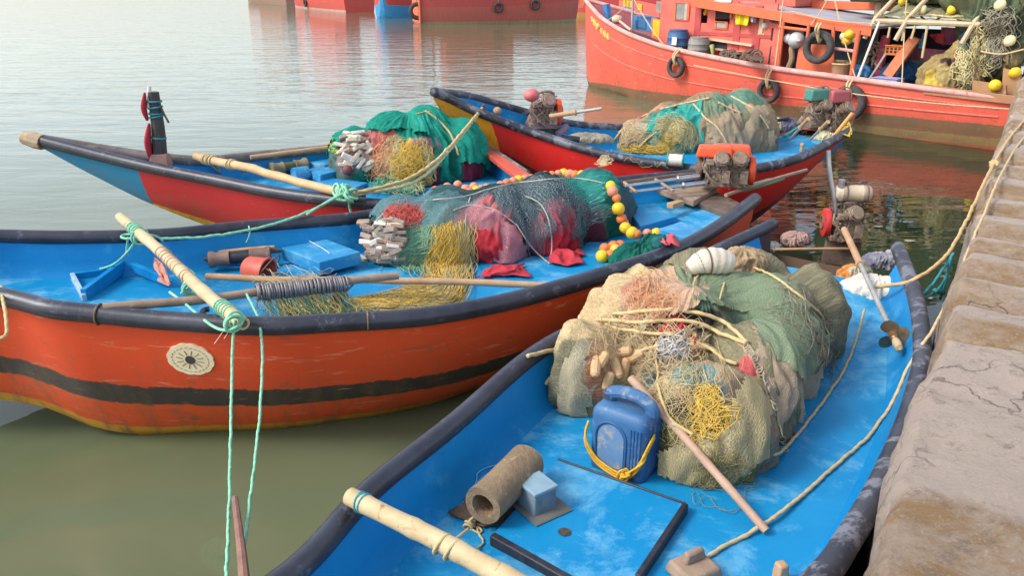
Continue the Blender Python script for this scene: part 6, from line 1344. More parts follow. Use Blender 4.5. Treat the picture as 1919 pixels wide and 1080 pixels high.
mb = MB(); tbox(mb, 1424, 30, 1428, 64, D0 - .022, .012); tbox(mb, 1420, 62, 1432, 65, D0 - .022, .012); mb.build('painted_symbol', CRB, T)
mb = MB().ball(tp(1434, 48, D0 - .03), .07, 10, None, (1, .4, 1)); mb.build('lamp', mat('cream_lamp_glass', (0.7, 0.66, 0.5), (0.6, 0.5, 0.4), 9, .3), T)
mb = MB(); tbox(mb, 1452, 34, 1456, 128, D0 - .05, .10); mb.build('cabin_corner_post', CAB, T)
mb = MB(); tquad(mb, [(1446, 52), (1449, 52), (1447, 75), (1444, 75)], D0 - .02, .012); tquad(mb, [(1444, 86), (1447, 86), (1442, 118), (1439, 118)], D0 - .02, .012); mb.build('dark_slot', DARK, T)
mb = MB(); tbox(mb, 1340, -6, 1370, 4, D0 - .03, .02); mb.build('name_plate', WHITEP, T)
# roof
ra = [tp(1296, -2, .40), tp(1452, 23, .40), tp(1632, 52, .40)]
mb = MB(); P_ = [ra[0], ra[2]]; 
z1 = ra[1][2]; A_, B_ = ra[0].copy(), ra[2].copy(); A_[2] += .02; B_[2] += .02
MB().prism([A_, B_, B_ - TN * 2.5, A_ - TN * 2.5], (0, 0, -.05)).build('roof', mat('grey_roof_sheet', (0.34, 0.33, 0.38), (0.46, 0.44, 0.48), 2.2, .6, 0, .2, .004, (0.52, 0.34, 0.36), 3, .6), T, bevel=.01)
mb = MB(); mb.prism([A_ + TN * .03 + [0, 0, .02], B_ + TN * .03 + TD * .03 + [0, 0, .02], B_ + TN * .03 + TD * .03 - [0, 0, .17], A_ + TN * .03 - [0, 0, .17]], -TN * .025); mb.build('roof_fascia', CAB2, T, bevel=.008)
mb = MB()
mb.box((A_ + B_) / 2 - TN * 2.2 + TD * .8 + [0, 0, .08], (2.2, .5, .16), TR).build('roof_hatch', CAB2, T, bevel=.02)
# aft frame of posts and rails
def tpost(x0, y0, x1, y1, d, r, m_, name): return MB().bar(tp(x0, y0, d), tp(x1, y1, d), r, 8).build(name, m_, T)
tpost(1468, 40, 1459, 128, .25, .035, CAB2, 'frame_post'); tpost(1516, 46, 1512, 80, .25, .035, CAB2, 'frame_post'); tpost(1562, 50, 1560, 92, .25, .035, CAB2, 'frame_post'); tpost(1610, 56, 1594, 150, .20, .045, CAB2, 'frame_post')
tpost(1460, 50, 1512, 56, .26, .03, CAB2, 'frame_rail'); tpost(1560, 90, 1604, 96, .26, .03, PALERED, 'frame_rail')
mb = MB(); tquad(mb, [(1496, 92), (1504, 82), (1556, 84), (1562, 92), (1563, 140), (1490, 132)], .30, .04); mb.build('stern_panel', CAB2, T, bevel=.01)
mb = MB(); tquad(mb, [(1456, 40), (1632, 66), (1632, 160), (1456, 136)], 1.1, .04); mb.build('inner_bulkhead', mat('dark_blue_bulkhead', (0.03, 0.045, 0.065), (0.05, 0.08, 0.11), 4, .7), T)
mb = MB(); tquad(mb, [(1458, 46), (1506, 54), (1506, 68), (1458, 60)], .9, .03); mb.build('inner_shelf', mat('drab_board', (0.30, 0.25, 0.18), (0.22, 0.18, 0.13), 5, .7), T)
# bow: blue inner works, yellow door
mb = MB(); tquad(mb, [(1150, 10), (1178, 12), (1236, 28), (1236, 60), (1188, 52), (1150, 36)], HALF * 2 - .35, .04); mb.build('bow_bulwark', BLP, T)
mb = MB(); tquad(mb, [(1184, 28), (1222, 33), (1222, 60), (1184, 54)], 1.15, .5); mb.build('bow_locker', BLP, T, bevel=.01)
mb = MB(); tquad(mb, [(1190, 36), (1210, 39), (1210, 54), (1190, 50)], 1.13, .02); mb.build('locker_door', mat('locker_dark_blue', (0.02, 0.10, 0.26), (0.05, 0.17, 0.34), 4, .6), T)  # door in a darker blue than the locker
mb = MB(); tquad(mb, [(1221, 32), (1246, 38), (1246, 80), (1221, 70)], .72, .04); w = mb.build('cabin_door', CAB2, T)
mb = MB(); tquad(mb, [(1224, 35), (1243, 40), (1241, 72), (1223, 66)], .70, .02); mb.build('door_panel', YELP, w)
mb = MB(); tquad(mb, [(1190, 0), (1236, 10), (1236, 32), (1190, 22)], 1.0, .04); tquad(mb, [(1160, 0), (1190, 4), (1190, 16), (1160, 10)], 1.2, .04); mb.build('fore_bulkhead', CAB, T)
mb = MB(); 
for x, y in ((1168, 3), (1174, 4), (1180, 5), (1195, 10), (1199, 11)): tquad(mb, [(x, y - 4), (x + 4, y - 4), (x + 4, y + 8), (x, y + 8)], .98 if x > 1185 else 1.18, .01)
mb.build('yellow_lettering', YELP, T)
mb = MB(); tquad(mb, [(1230, 2), (1247, 2), (1247, 30), (1230, 20)], .8, .03); mb.build('wheelhouse_window', GLASS, T)
MB().bar(tp(1136, 8, 1.4), tp(1142, 60, 1.4), .10, 8).build('bow_post', BLP, T); MB().bar(tp(1186, -5, 1.0), tp(1184, 60, 1.0), .03, 6).build('stay_pole', GALV, T)
# registration strokes on the bow: two worn groups of yellow marks
mb = MB()
def hp(px, py): return hit(px, py, [bT.hull_bvh], .012)
def stroke(a, b, w=.03):
    (p, n1), (q, n2) = hp(*a), hp(*b); mb.tube([p, q], w, 5)
for x, y, kind in ((1110, 30, 'I'), (1114, 36, 'N'), (1120, 44, 'D'), (1128, 52, 'I'), (1132, 57, 'A'), (1138, 62, 'A')):
    h = 10
    if kind == 'I': stroke((x, y), (x + 1, y + h))
    if kind == 'N': stroke((x, y), (x, y + h)); stroke((x, y), (x + 3.5, y + h + 2)); stroke((x + 3.5, y + 2), (x + 3.5, y + h + 3))
    if kind == 'D': stroke((x, y), (x, y + h)); stroke((x, y), (x + 3.5, y + 5)); stroke((x + 3.5, y + 5), (x, y + h))
    if kind == 'A': stroke((x, y + h), (x + 2, y)); stroke((x + 2, y), (x + 4, y + h + 2)); stroke((x + .8, y + 6.5), (x + 3.3, y + 8))
mb.build('bow_lettering', mat('worn_yellow_paint', (0.80, 0.58, 0.14), (0.72, 0.45, 0.12), 9, .6), T)
# plank seams on the hull
mb = MB()
for dy0, dy1 in ((26, 18), (62, 34)):
    q = [hit(x, np.interp(x, [n_[0] for n_ in near], [n_[1] for n_ in near]) + np.interp(x, [1110, 1900], [dy0, dy1]), [bT.hull_bvh], .004)[0] for x in range(1115, 1880, 14)]; mb.tube(q, .016, 5)
mb.build('rubbing_strake', mat('strake_red', (0.60, 0.12, 0.08), (0.66, 0.22, 0.15), 7, .6, 0, .2, .003, (0.3, 0.08, 0.05), 9, .6), T)
# stern: brown box works
mb = MB(); tquad(mb, [(1730, 158), (1905, 182), (1905, 196), (1730, 176)], -.07, .08); mb.build('stern_rail_plank', mat('rusty_brown_plank', (0.42, 0.19, 0.08), (0.33, 0.17, 0.09), 5, .75, 0, .4, .005, (0.5, .28, .16), 7, .6), T)
BRN = mat('ochre_brown_wood', (0.42, 0.23, 0.10), (0.32, 0.17, 0.08), 4, .75, 0, .4, .006, (0.52, 0.36, 0.2), 6, .58)
for q_, d_ in (([(1822, 150), (1885, 160), (1885, 184), (1822, 178)], .3), ([(1880, 128), (1912, 134), (1912, 186), (1876, 184)], .5), ([(1838, 118), (1905, 124), (1900, 150), (1836, 146)], 1.6)): tquad(MB(), q_, d_, .06).build('stern_board', BRN, T)
mb = MB(); tquad(mb, [(1872, 96), (1918, 98), (1918, 124), (1874, 122)], 2.6, .06); mb.build('far_stern_rail', mat('dusty_mauve_board', (0.22, 0.18, 0.20), (0.38, 0.32, 0.30), 6, .7), T)
mb = MB(); tquad(mb, [(1705, 88), (1790, 96), (1790, 128), (1700, 118)], 2.4, .06); mb.build('far_bulwark', mat('faded_maroon', (0.45, 0.15, 0.20), (0.36, 0.10, 0.14), 4, .65, 0, .2, .003, (0.52, .3, .3), 7, .62), T)
mb = MB(); tquad(mb, [(1690, 114), (1770, 124), (1770, 162), (1690, 155)], 1.6, .5); mb.build('fish_hold', mat('dark_teal_box', (0.03, 0.07, 0.09), (0.05, 0.10, 0.11), 4, .6), T, bevel=.02)
tpost(1661, 66, 1640, 160, 1.0, .09, mat('crimson_post', (0.42, 0.05, 0.09), (0.35, 0.04, 0.07), 6, .6), 'gallows_post')
mb = MB(); a, b = tp(1716, 70, .9), tp(1664, 142, .6); d = (b - a); L_ = np.linalg.norm(d); d /= L_; n_ = np.cross(d, TN); MB().box((a + b) / 2, (L_, .10, .20), np.stack([d, TN, n_], 1)).build('gangplank', mat('orange_plank_paint', (0.62, 0.13, 0.05), (0.5, 0.2, 0.08), 5, .65, 0, .3, .004), T)
# canopy aft: frame poles and netted roof
cf = [tp(1640, 42, .55), tp(1830, 46, .55)]
zc = (cf[0][2] + cf[1][2]) / 2 + .02; ca_, cb_ = cf[0].copy(), cf[1].copy(); ca_[2] = cb_[2] = zc
CPOLE = mat('cream_canopy_pole', (0.54, 0.43, 0.27), (0.42, 0.3, 0.17), 6, .6)
t = empty('net_canopy', ca_, 'drab green netted canopy on cream poles over the aft deck of the trawler', 'canopy')
MB().bar(ca_, cb_ + TD * .15, .05, 8).build('front_pole', CPOLE, t); MB().bar(ca_ - TN * 2.4 + [0, 0, .25], cb_ - TN * 2.4 + [0, 0, .25], .05, 8).build('rear_pole', CPOLE, t)
for q in (0, .33, .98):
    p = ca_ * (1 - q) + cb_ * q
    MB().tube([p + TN * .12 + TD * -.10 - [0, 0, .32], p + [0, 0, .05], p - TN * 1.2 + TD * .35 + [0, 0, 1.1]], .045, 7).build('rafter_pole', CPOLE, t)
G = np.zeros((60, 30, 3)); Cc = np.zeros((60, 30, 3)); UVg = np.zeros((60, 30, 2))
for i in range(60):
    for j in range(30):
        q, w = i / 59, j / 29; p = ca_ * (1 - q) + cb_ * q - TN * (w * 2.5 - .03) + [0, 0, .05 + .22 * w + .35 * math.sin(w * 2.6) ** 2 * (.5 + .5 * q)]
        G[i, j] = p; UVg[i, j] = (q * 3, w * 2.5)
nz = fbm(G * 2.6, 4) - .5; G[..., 2] += nz * .22 + .02; g2 = fbm(G * 3 + 7, 3)[..., None]; Cc = np.array([0.16, 0.20, 0.13]) * (1 - g2) + np.array([0.40, 0.34, 0.20]) * g2
mbc = MB().grid(G); mbc.build('netting', net_mat('canopy_netting', 40, .14, (60, 12)), t, ang=0, uv=UVg.reshape(-1, 2), col=Cc.reshape(-1, 3)); CAN = mbc.bvh()
for pth in ([(1650, 30), (1690, 36), (1730, 28), (1780, 34), (1820, 30)], [(1660, 18), (1700, 26), (1760, 30), (1822, 20)], [(1655, 36), (1720, 40), (1790, 38)], [(1700, 10), (1716, 24), (1735, 38)], [(1750, 40), (1780, 24), (1820, 12)]):
    rope('canopy_cord', pth, [CAN], .018, ROPEPALE, parent=t, fallback=1.9, off=.02)
mb = strands([(1650, 36), (1740, 38), (1825, 42)], 60, [8, 8, 8], .006, [CAN], .03, 4, fallback=1.9); mb.build('canopy_twine', TWPALE, t, ang=0)
for x0, y0, x1, y1 in ((1693, 58, 1690, 76), (1715, 48, 1708, 72), (1738, 48, 1728, 108), (1668, 50, 1664, 70)):
    MB().bar(tp(x0, y0, .5), tp(x1, y1, .5), .022, 6).build('hanging_cord', ROPEY, t)
o = MB().bar(tp(1648, 40, .35), tp(1606, 150, .1), .022, 6).build('stay_rope', WHITEP, None); tag(o, 'taut pale stay from the canopy corner down to the trawler rail', 'rope')
o = MB().bar(tp(1660, 100, .6), tp(1628, 150, .4), .022, 6).build('stay_rope', GALV, None); tag(o, 'grey stay slanting across the dark aft deck of the trawler', 'rope')
# hanging net mass and loose nets aft
hc = tp(1868, 60, .9)
def tb(px, py, d, rx, ry, rz): return (tp(px, py, d), (rx, ry, rz), 0)
HN = mound(tp(1855, 65, 1.0), [tb(1880, 20, 1.1, .55, .5, .45), tb(1850, 50, 1.0, .40, .4, .5), tb(1840, 95, .9, .32, .3, .5), tb(1895, 70, 1.2, .42, .4, .4), tb(1870, 105, 1.0, .35, .3, .42), tb(1835, -10, 1.2, .6, .6, .45), tb(1900, -30, 1.4, .7, .7, .6)], 0, (0.105, 0.115, 0.06),
    [(1860, 30, .4, .4, (0.13, 0.17, 0.10)), (1840, 90, .3, .4, (0.20, 0.17, 0.09)), (1850, 60, .2, .3, (0.05, 0.075, 0.06)), (1815, 75, .2, .3, (0.03, 0.06, 0.10)), (1880, 110, .3, .2, (0.30, 0.22, 0.10)), (1890, 60, .25, .3, (0.07, 0.085, 0.055))], k=5, fold=.16, nf=11, lump=.10, fine=.03, rmax=2.2, res=(220, 120), full=True, seed=41)
t = empty('hanging_net', tp(1860, 120, 1.0), 'huge dark green-brown net mass hanging from the boom over the trawler stern', 'fishing net'); mound_build(HN, 'netting', NET, t)
strands([(1835, 40), (1832, 100), (1838, 160)], 60, [14, 22, 20], .010, [HN.bvh], .05, 6, fallback=1.6).build('hanging_twine', TWPALE, t, ang=0)
strands([(1880, 10), (1870, 70), (1850, 130)], 60, [34, 40, 30], .010, [HN.bvh], .05, 8, fallback=1.6).build('drab_twine', MATS['drab_twine'], t, ang=0)
MB().tube(catmull([tp(1826, 130, .7), tp(1838, 60, .9), tp(1866, -10, 1.0), tp(1900, -80, 1.1)], 14), .06, 8).build('boom', GREYWOOD, t)
HS = mound(tp(1790, 148, .7), [tb(1760, 150, .5, .34, .3, .40), tb(1800, 150, .6, .36, .3, .46), tb(1808, 110, .8, .26, .25, .42), tb(1785, 128, .7, .25, .25, .3), tb(1770, 162, .45, .4, .25, .25)], .45, (0.36, 0.26, 0.11), [(1745, 158, .16, .3, (0.62, 0.46, 0.08)), (1775, 112, .12, .12, (0.07, 0.04, 0.04)), (1805, 105, .12, .14, (0.62, 0.12, 0.07)), (1790, 120, .1, .1, (0.10, 0.04, 0.06)), (1815, 90, .2, .25, (0.16, 0.21, 0.14)), (1800, 150, .2, .3, (0.30, 0.22, 0.10)), (1770, 135, .15, .2, (0.45, 0.34, 0.14)), (1830, 150, .2, .3, (0.34, 0.25, 0.12))], k=5, fold=.09, nf=11, lump=.05, fine=.02, rmax=1.6, res=(180, 90), seed=43)
o = mound_build(HS, 'sack_heap', NET, None); tag(o, 'ochre sacking and net heap on the trawler aft deck under the hanging net', 'sacking')
strands([(1810, 90), (1806, 130), (1815, 172)], 50, [14, 20, 18], .010, [HS.bvh], .04, 6, fallback=1.0).build('draped_twine', TWPALE, o, ang=0).location = tuple(-0 * np.zeros(3))
# things about the trawler
def tyre(px, py, r, hang_px, hang_py, label, d=-.16, tilt=0.0, surf=True):
    if surf: c, nn = hit(px, py, [bT.hull_bvh], .11)
    else: c, nn = tp(px, py, d), TN
    t = empty('tyre_fender', c, label, 'tyre', 'tyres hung on the trawler'); F = frame(TN + np.array([0, 0, .02]), (0, 0, 1)) @ rotz(tilt)
    mb = MB(); n_ = 40; m_ = 12; Gt = np.zeros((n_, m_, 3))
    for i in range(n_):
        a = 2 * math.pi * i / n_
        for j in range(m_):
            b = 2 * math.pi * j / m_; rr = r * .80 + r * .21 * math.copysign(abs(math.cos(b)) ** .7, math.cos(b)) * (1.0); zz = r * .26 * math.copysign(abs(math.sin(b)) ** .8, math.sin(b))
            Gt[i, j] = c + F @ np.array([rr * math.cos(a), rr * math.sin(a), zz])
    mb.grid(Gt, cu=True, cv=True).build('tyre', TYRE, t, ang=50)
    h = tp(hang_px, hang_py, 0) + [0, 0, .05]; tpn = c + F @ np.array([0, r * .8, 0]); tpn = c + np.array([0, 0, r * .78])
    mb = MB()
    for k in (-.03, .03): mb.tube(catmull([h + TD * k, (h + tpn) / 2 + TN * .12 + TD * k, tpn + TN * .1 + TD * k * .6, tpn - [0, 0, .16], tpn - TN * .08 + TD * k], 14), .022, 6)
    mb.build('hanging_rope', ROPEY if tilt == 0 else GREYWOOD, t, ang=0)
tyre(1273, 124, .23, 1275, 94, 'leftmost tyre hung on the trawler hull, below its blue drum')
tyre(1446, 168, .245, 1448, 128, 'middle tyre hung on the trawler hull, below its cabin corner')
tyre(1596, 190, .33, 1598, 150, 'big tyre on the trawler hull behind the twin tank engines')
tyre(1534, 88, .31, 1536, 48, 'large tyre hung above the rail on the orange panel of the trawler', d=.10, surf=False)
def drum(px, py, r, h, m_, label, d, name='drum', lid=None):
    b = tp(px, py, d); t = empty(name, b, label, 'drum')
    MB().lathe([(.001, 0), (r * .92, 0), (r, .03), (r * 1.0, h * .3), (r * 1.04, h * .33), (r, h * .36), (r, h * .64), (r * 1.04, h * .67), (r, h * .70), (r * .96, h * .96), (r * .80, h), (.001, h)], b, None, 26).build('drum_body', m_, t, ang=45)
    MB().lathe([(r * .7, 0), (r * .86, .0), (r * .86, .035), (r * .7, .035), (.001, .02)], b + [0, 0, h], None, 22).build('lid', lid or m_, t)
    return t, b
t, b = drum(1269, 96, .24, .44, mat('navy_drum_plastic', (0.03, 0.08, 0.20), (0.05, 0.13, 0.27), 5, .45, 0, .2, .003), 'navy blue plastic drum with a white label beside the cabin front', .32)
MB().box(b + TN * .245 + TD * .09 + [0, 0, .24], (.13, .012, .17), TR).build('paper_label', WHITEP, t)
drum(1308, 102, .23, .34, mat('grey_drum', (0.30, 0.27, 0.23), (0.20, 0.19, 0.18), 5, .7, 0, .3, .004, (0.42, .36, .28), 8, .6), 'grey weathered drum beside the navy one on the trawler deck', .30)
o = MB().bar(tp(1334, 84, .35), tp(1336, 104, .3), .06, 8, .03).build('green_bottle', mat('bottle_green', (0.22, 0.32, 0.09), (0.4, 0.42, 0.14), 9, .4), None, bevel=.01); tag(o, 'small green bottle standing right of the grey drum', 'bottle')
def laundry(pts, d, m_, label, seed):
    n = 18; G = np.zeros((n, n, 3)); c = [np.array(p, float) for p in pts]
    for i in range(n):
        for j in range(n):
            s, q = i / (n - 1), j / (n - 1); p = c[0] * (1 - s) * (1 - q) + c[1] * s * (1 - q) + c[2] * s * q + c[3] * (1 - s) * q
            G[i, j] = tp(p[0], p[1], d) + TN * (fbm(np.array([[s * 4 + seed, q * 1.3, 0]]), 2)[0] - .5) * .16 * (.3 + q)
    o = MB().grid(G).build('hung_cloth', m_, None, ang=0); s = o.modifiers.new('thickness', 'SOLIDIFY'); s.thickness = .012; tag(o, label, 'cloth')
laundry([(1378, 13), (1408, 18), (1404, 48), (1379, 46)], D0 - .12, mat('lemon_cloth', (0.82, 0.66, 0.01), (0.74, 0.56, 0.01), 5, .8), 'bright yellow cloth hung under the trawler eave', 1)
laundry([(1409, 16), (1416, 18), (1416, 42), (1407, 40)], D0 - .12, mat('pale_blue_cloth', (0.36, 0.48, 0.60), (0.6, 0.4, 0.45), 8, .8), 'narrow pale blue cloth right of the yellow one', 2)
laundry([(1434, 22), (1455, 24), (1453, 44), (1440, 38)], D0 - .12, mat('purple_grey_cloth', (0.20, 0.15, 0.20), (0.13, 0.11, 0.15), 8, .8), 'dark purple cloth hung near the cabin corner', 3)
laundry([(1322, 12), (1333, 12), (1332, 27), (1322, 28)], D0 + .03, mat('orange_cloth', (0.80, 0.36, 0.03), (0.7, 0.28, 0.03), 8, .8), 'orange cloth hung inside the open cabin window', 4)
t = empty('deck_lamp', tp(1490, 90, .35), 'silver round lamp on a bent pipe under the trawler roof', 'lamp')
MB().tube(catmull([tp(1478, 126, .4), tp(1484, 110, .4), tp(1484, 90, .4), tp(1490, 78, .4)], 14), .06, 8).build('pipe', mat('brown_pipe', (0.40, 0.28, 0.17), (0.3, 0.2, 0.12), 7, .7), t)
MB().ball(tp(1493, 75, .32), .17, 16, None, (1, 1, .95)).build('lamp_head', mat('grey_white_metal', (0.50, 0.55, 0.54), (0.40, 0.42, 0.42), 6, .4, .2, .2, .003), t); MB().ball(tp(1478, 72, .4), .10, 12).build('side_lamp', mat('milky_plastic', (0.6, 0.58, 0.6), (0.5, 0.46, 0.5), 6, .4), t); MB().ball(tp(1497, 76, .20), .05, 8, None, (1, 1, .6)).build('red_mark', mat('pale_pink_plastic', (0.7, 0.45, 0.45), (0.65, 0.3, 0.32), 6, .4), t)
def balls(label, items, d, r, mats):
    root = empty('float_bunch', tp(items[0][0], items[0][1], d), label, 'floats', 'float bunches on the trawler')
    for x, y, k in items:
        o = bpy.data.objects.new('float', FM[k]); COL.objects.link(o); o.parent = root; s = r * U(.85, 1.15); o.scale = (s, s, s); o.rotation_euler = (U(0, 6), U(0, 6), 0)
        o.location = tuple(tp(x, y, d + U(-.06, .06)) - np.array(root.location))
FM['w'] = ball_mesh(mat('cream_float', (0.74, 0.66, 0.40), (0.66, 0.52, 0.28), 14, .6), 'float_ball')
balls('bunch of yellow floats hanging under the aft roof of the trawler', [(1582, 68, 'w'), (1592, 64, 'y'), (1602, 63, 'y'), (1592, 74, 'y'), (1604, 72, 'w'), (1586, 76, 'y')], .45, .085, FM)
for x, y, k, w in ((1661, 11, 'w', 'leftmost cream float on the canopy'), (1680, 3, 'w', 'cream float at the top edge of the canopy'), (1694, 9, 'y', 'yellow float beside the top cream ones on the canopy'), (1730, 26, 'w', 'cream float by the middle rafter of the canopy'), (1745, 4, 'y', 'yellow float right of the middle rafter at the canopy top'), (1783, 26, 'y', 'dull yellow float near the right rafter of the canopy')):
    h, _ = hit(x, y, [CAN], .08, 1.9); o = bpy.data.objects.new('net_float', FM[k]); COL.objects.link(o); o.location = tuple(h); o.scale = (.095, .08, .085); o.rotation_euler = (U(0, 6), U(0, 6), 0); tag(o, w, 'float', 'floats lying on the canopy')
for x, y, k, w, d in ((1874, 9, 'w', 'cream float caught high on the hanging net', .55), (1892, 76, 'w', 'small tan float low on the right of the hanging net', .7), (1902, 136, 'y', 'ochre float on the stern board below the hanging net', .5), (1865, 160, 'y', 'bright yellow float on the trawler stern board', .25)):
    o = bpy.data.objects.new('net_float', FM[k]); COL.objects.link(o); o.location = tuple(tp(x, y, d)); o.scale = (.10, .10, .09); o.rotation_euler = (U(0, 6), U(0, 6), 0); tag(o, w, 'float', 'floats about the trawler stern')
def crate(x0, y0, x1, y1, d, m_, label, th=.35, name='crate', bars=True):
    a, b = tp(x0, y0, d), tp(x1, y1, d); c = (a + b) / 2; w, h = abs((b - a) @ TD), abs(a[2] - b[2]); t = empty(name, c - [0, 0, h / 2], label, 'crate')
    mb = MB(); mb.box(c - TN * th / 2, (w, th, h), TR); 
    for q in (-.46, .46): mb.box(c + [0, 0, h * q] + TN * .008, (w * 1.04, .03, h * .14), TR)
    mb.build('crate_body', m_, t, bevel=.01)
    if bars:
        m3 = MB()
        for i in range(4):
            for j in range(2): m3.box(c + TD * w * (-.33 + .22 * i) + [0, 0, h * (-.16 + .32 * j)] + TN * .003, (w * .12, .012, h * .22), TR)
        m3.build('slots', DARK, t)
crate(1659, 84, 1690, 104, .75, mat('orange_crate_plastic', (0.75, 0.22, 0.03), (0.66, 0.16, 0.03), 6, .5), 'orange slotted crate hung in the dark aft deck of the trawler')
crate(1634, 144, 1680, 156, .12, mat('lavender_crate_plastic', (0.36, 0.38, 0.66), (0.30, 0.32, 0.58), 6, .5), 'lavender crate standing at the trawler rail', .3, bars=False)
crate(1558, 112, 1578, 140, .40, mat('tan_carton', (0.44, 0.30, 0.17), (0.55, 0.4, 0.24), 6, .8), 'tan carton right of the orange stern panel', .2, name='carton', bars=False)
sackT = [(1604, 140, .7, .35, .25, .2, (0.04, 0.16, 0.32), 'blue tarpaulin heap beyond the trawler rail left of the lavender crate'), (1685, 138, 1.2, .35, .3, .25, (0.03, 0.10, 0.22), 'dark blue tarpaulin behind the lavender crate'), (1630, 118, 1.2, .25, .2, .3, (0.06, 0.09, 0.08), 'dark machinery bundle between the stays of the aft deck')]
for x, y, d, rx, ry, rz, c, lb in sackT:
    b = tp(x, y, d); M = mound(b, [(b, (rx, ry, rz), .3)], b[2] - .3, c, (), k=3, fold=.06, nf=8, lump=.05, rmax=.9, res=(90, 46), seed=int(x)); o = mound_build(M, 'tarpaulin', mat('blue_tarp', c, tuple(q * 1.6 for q in c), 5, .45, 0, .6, .02) if 'blue tarp' in lb and lb.startswith('blue') else SACK, None); tag(o, lb, 'tarpaulin')
laundry([(1730, 62), (1736, 60), (1728, 92), (1719, 90)], 1.6, mat('cyan_cloth', (0.05, 0.36, 0.55), (0.1, 0.45, 0.6), 8, .8), 'cyan cloth strip hanging in the aft deck of the trawler', 7)
laundry([(1742, 64), (1772, 62), (1765, 82), (1750, 78)], 1.9, mat('scarlet_cloth', (0.62, 0.06, 0.05), (0.5, 0.05, 0.06), 8, .8), 'red cloth hung behind the canopy poles', 8)
laundry([(1764, 50), (1798, 52), (1796, 82), (1764, 84)], 2.2, mat('magenta_cloth', (0.42, 0.07, 0.18), (0.50, 0.18, 0.26), 5, .8), 'magenta sheet hung at the back of the aft deck', 9)
o = MB().ball(tp(1157, 36, .9), .12, 12, None, (1.2, 1, .9)).bar(tp(1160, 38, .9), tp(1182, 56, .5), .03, 6).build('anchor_buoy', mat('peach_buoy', (0.72, 0.38, 0.22), (0.66, 0.5, 0.36), 8, .6), None); tag(o, 'peach coloured buoy with rope in the trawler bow', 'buoy')
strands([(1392, 102), (1410, 108), (1432, 112)], 24, [5, 5, 5], .012, [], .0, 3, fallback=1.25).build('rope_scraps', IRON, T, ang=0)
rope('trawler_mooring_rope', [('w', *(tp(1300, 122, -.35))), ('w', *tp(1440, 150, -.5)), ('w', *tp(1560, 172, -.6)), ('w', *tp(1700, 190, -.55)), ('w', *tp(1800, 198, -.5)), ('w', *tp(1919, 206, -.5)), ('w', *tp(1990, 212, -.5))], [], .011, ROPEY, 'pale rope running along the trawler hull to the quay')

# ================================================================== trawlers far behind
def far_trawler(name_label, stem, stern, beam, zb, zs, hullcol, bands, cabin, side=1, group='trawlers in the harbour', cabcol=None, mast=True, gz=None):
    a, b = np.array(stem, float), np.array(stern, float); d = (b - a); L_ = np.linalg.norm(d); d /= L_; n_ = np.array([d[1], -d[0], 0]); n_ = n_ if n_[1] < 0 else -n_
    Lq, Rq = [], []
    for t_, w in ((0, 0), (.06, .42), (.14, .72), (.28, .95), (.5, 1), (.75, 1), (.92, .92), (1, .84)):
        z = zb + (zs - zb) * min(1, t_ * 1.8) ** .7; c = a + d * L_ * t_
        Lq.append(('w', *(c + n_ * beam / 2 * w + [0, 0, z]))); Rq.append(('w', *(c - n_ * beam / 2 * w + [0, 0, z])))
    hm = hull_mat('far_hull_paint', [(0, hullcol)] + bands, wear=(0.72, 0.4, 0.3), length=11, jit=.02, rough=.6)
    B = boat('fishing_trawler', name_label, Lq, Rq, hm, PALERED, DKDECK, MAROON, [(0, .05), (.1, .4), (1, .6)], [(0, .1), (.3, .2), (1, .12)], [(0, zb - .1), (.03, .3), (.06, -.3), (1, -.5)], group, .08, n=40)
    r = B.root; R = np.stack([d, -n_, [0, 0, 1.0]], 1); cc = cabcol or CAB
    t0, t1, h, w = cabin
    for s in (1, -1): MB().box(a + d * L_ * (t0 + t1) / 2 + n_ * s * w / 2 + [0, 0, zs - .5 + h / 2], (L_ * (t1 - t0), .08, h), R).build('cabin_wall', cc, r)
    for t_ in (t0, t1): MB().box(a + d * L_ * t_ + [0, 0, zs - .5 + h / 2], (.08, w - .1, h), R).build('cabin_wall', cc, r)
    MB().box(a + d * L_ * (t0 + t1) / 2 + [0, 0, zs - .42 + h], (L_ * (t1 - t0) + .7, w + .6, .12), R).build('roof', MATS['grey_roof_sheet'], r)
    for k in range(3): MB().box(a + d * L_ * (t0 + (t1 - t0) * (.2 + .3 * k)) + n_ * (w / 2 + .05) + [0, 0, zs - .5 + h * .68], (.7, .05, .5), R).build('window', DARK, r)
    if mast:
        m0 = a + d * L_ * (t1 + .06) + [0, 0, zs - .5]; MB().bar(m0, m0 + [0, 0, 4.6], .09, 8, .05).build('mast', GREYWOOD, r); MB().bar(m0 + [0, 0, 3.6], m0 + d * 2.6 + [0, 0, 2.4], .05, 6).build('boom', GREYWOOD, r)
    return B, d, n_, R
def ftyre(B, c, n_, r, label):
    t = empty('tyre_fender', c, label, 'tyre', 'tyres on the far trawlers'); MB().torus(c, r * .76, r * .26, frame(n_), 24, 8).build('tyre', TYRE, t, ang=0); MB().bar(c + [0, 0, r * .8], c + [0, 0, r * .8 + .5], .03, 5).build('hanging_rope', GREYWOOD, t)
FR = (0.62, 0.055, 0.05)
p0, p1 = at(1085, 40, 0), at(782, 44, 0)
B1, d1, n1, R1 = far_trawler('weathered red trawler with two dark tyres on its side, far background', p0, p1, 3.6, 2.7, 1.95, (0.52, 0.075, 0.065), [(.42, (0.50, 0.11, 0.085)), (.9, (0.36, 0.26, 0.14))], (.45, .85, 2.6, 2.4))
def fs(px, py, B): return hit(px, py, [B.hull_bvh], .12)[0]
ftyre(B1, fs(933, 13, B1), n1, .34, 'left dark tyre on the far weathered trawler'); ftyre(B1, fs(1002, 8, B1), n1, .34, 'right dark tyre on the far weathered trawler')
ftyre(B1, fs(785, 20, B1) + n1 * .1, n1, .55, 'big tyre at the stern corner of the far weathered trawler')
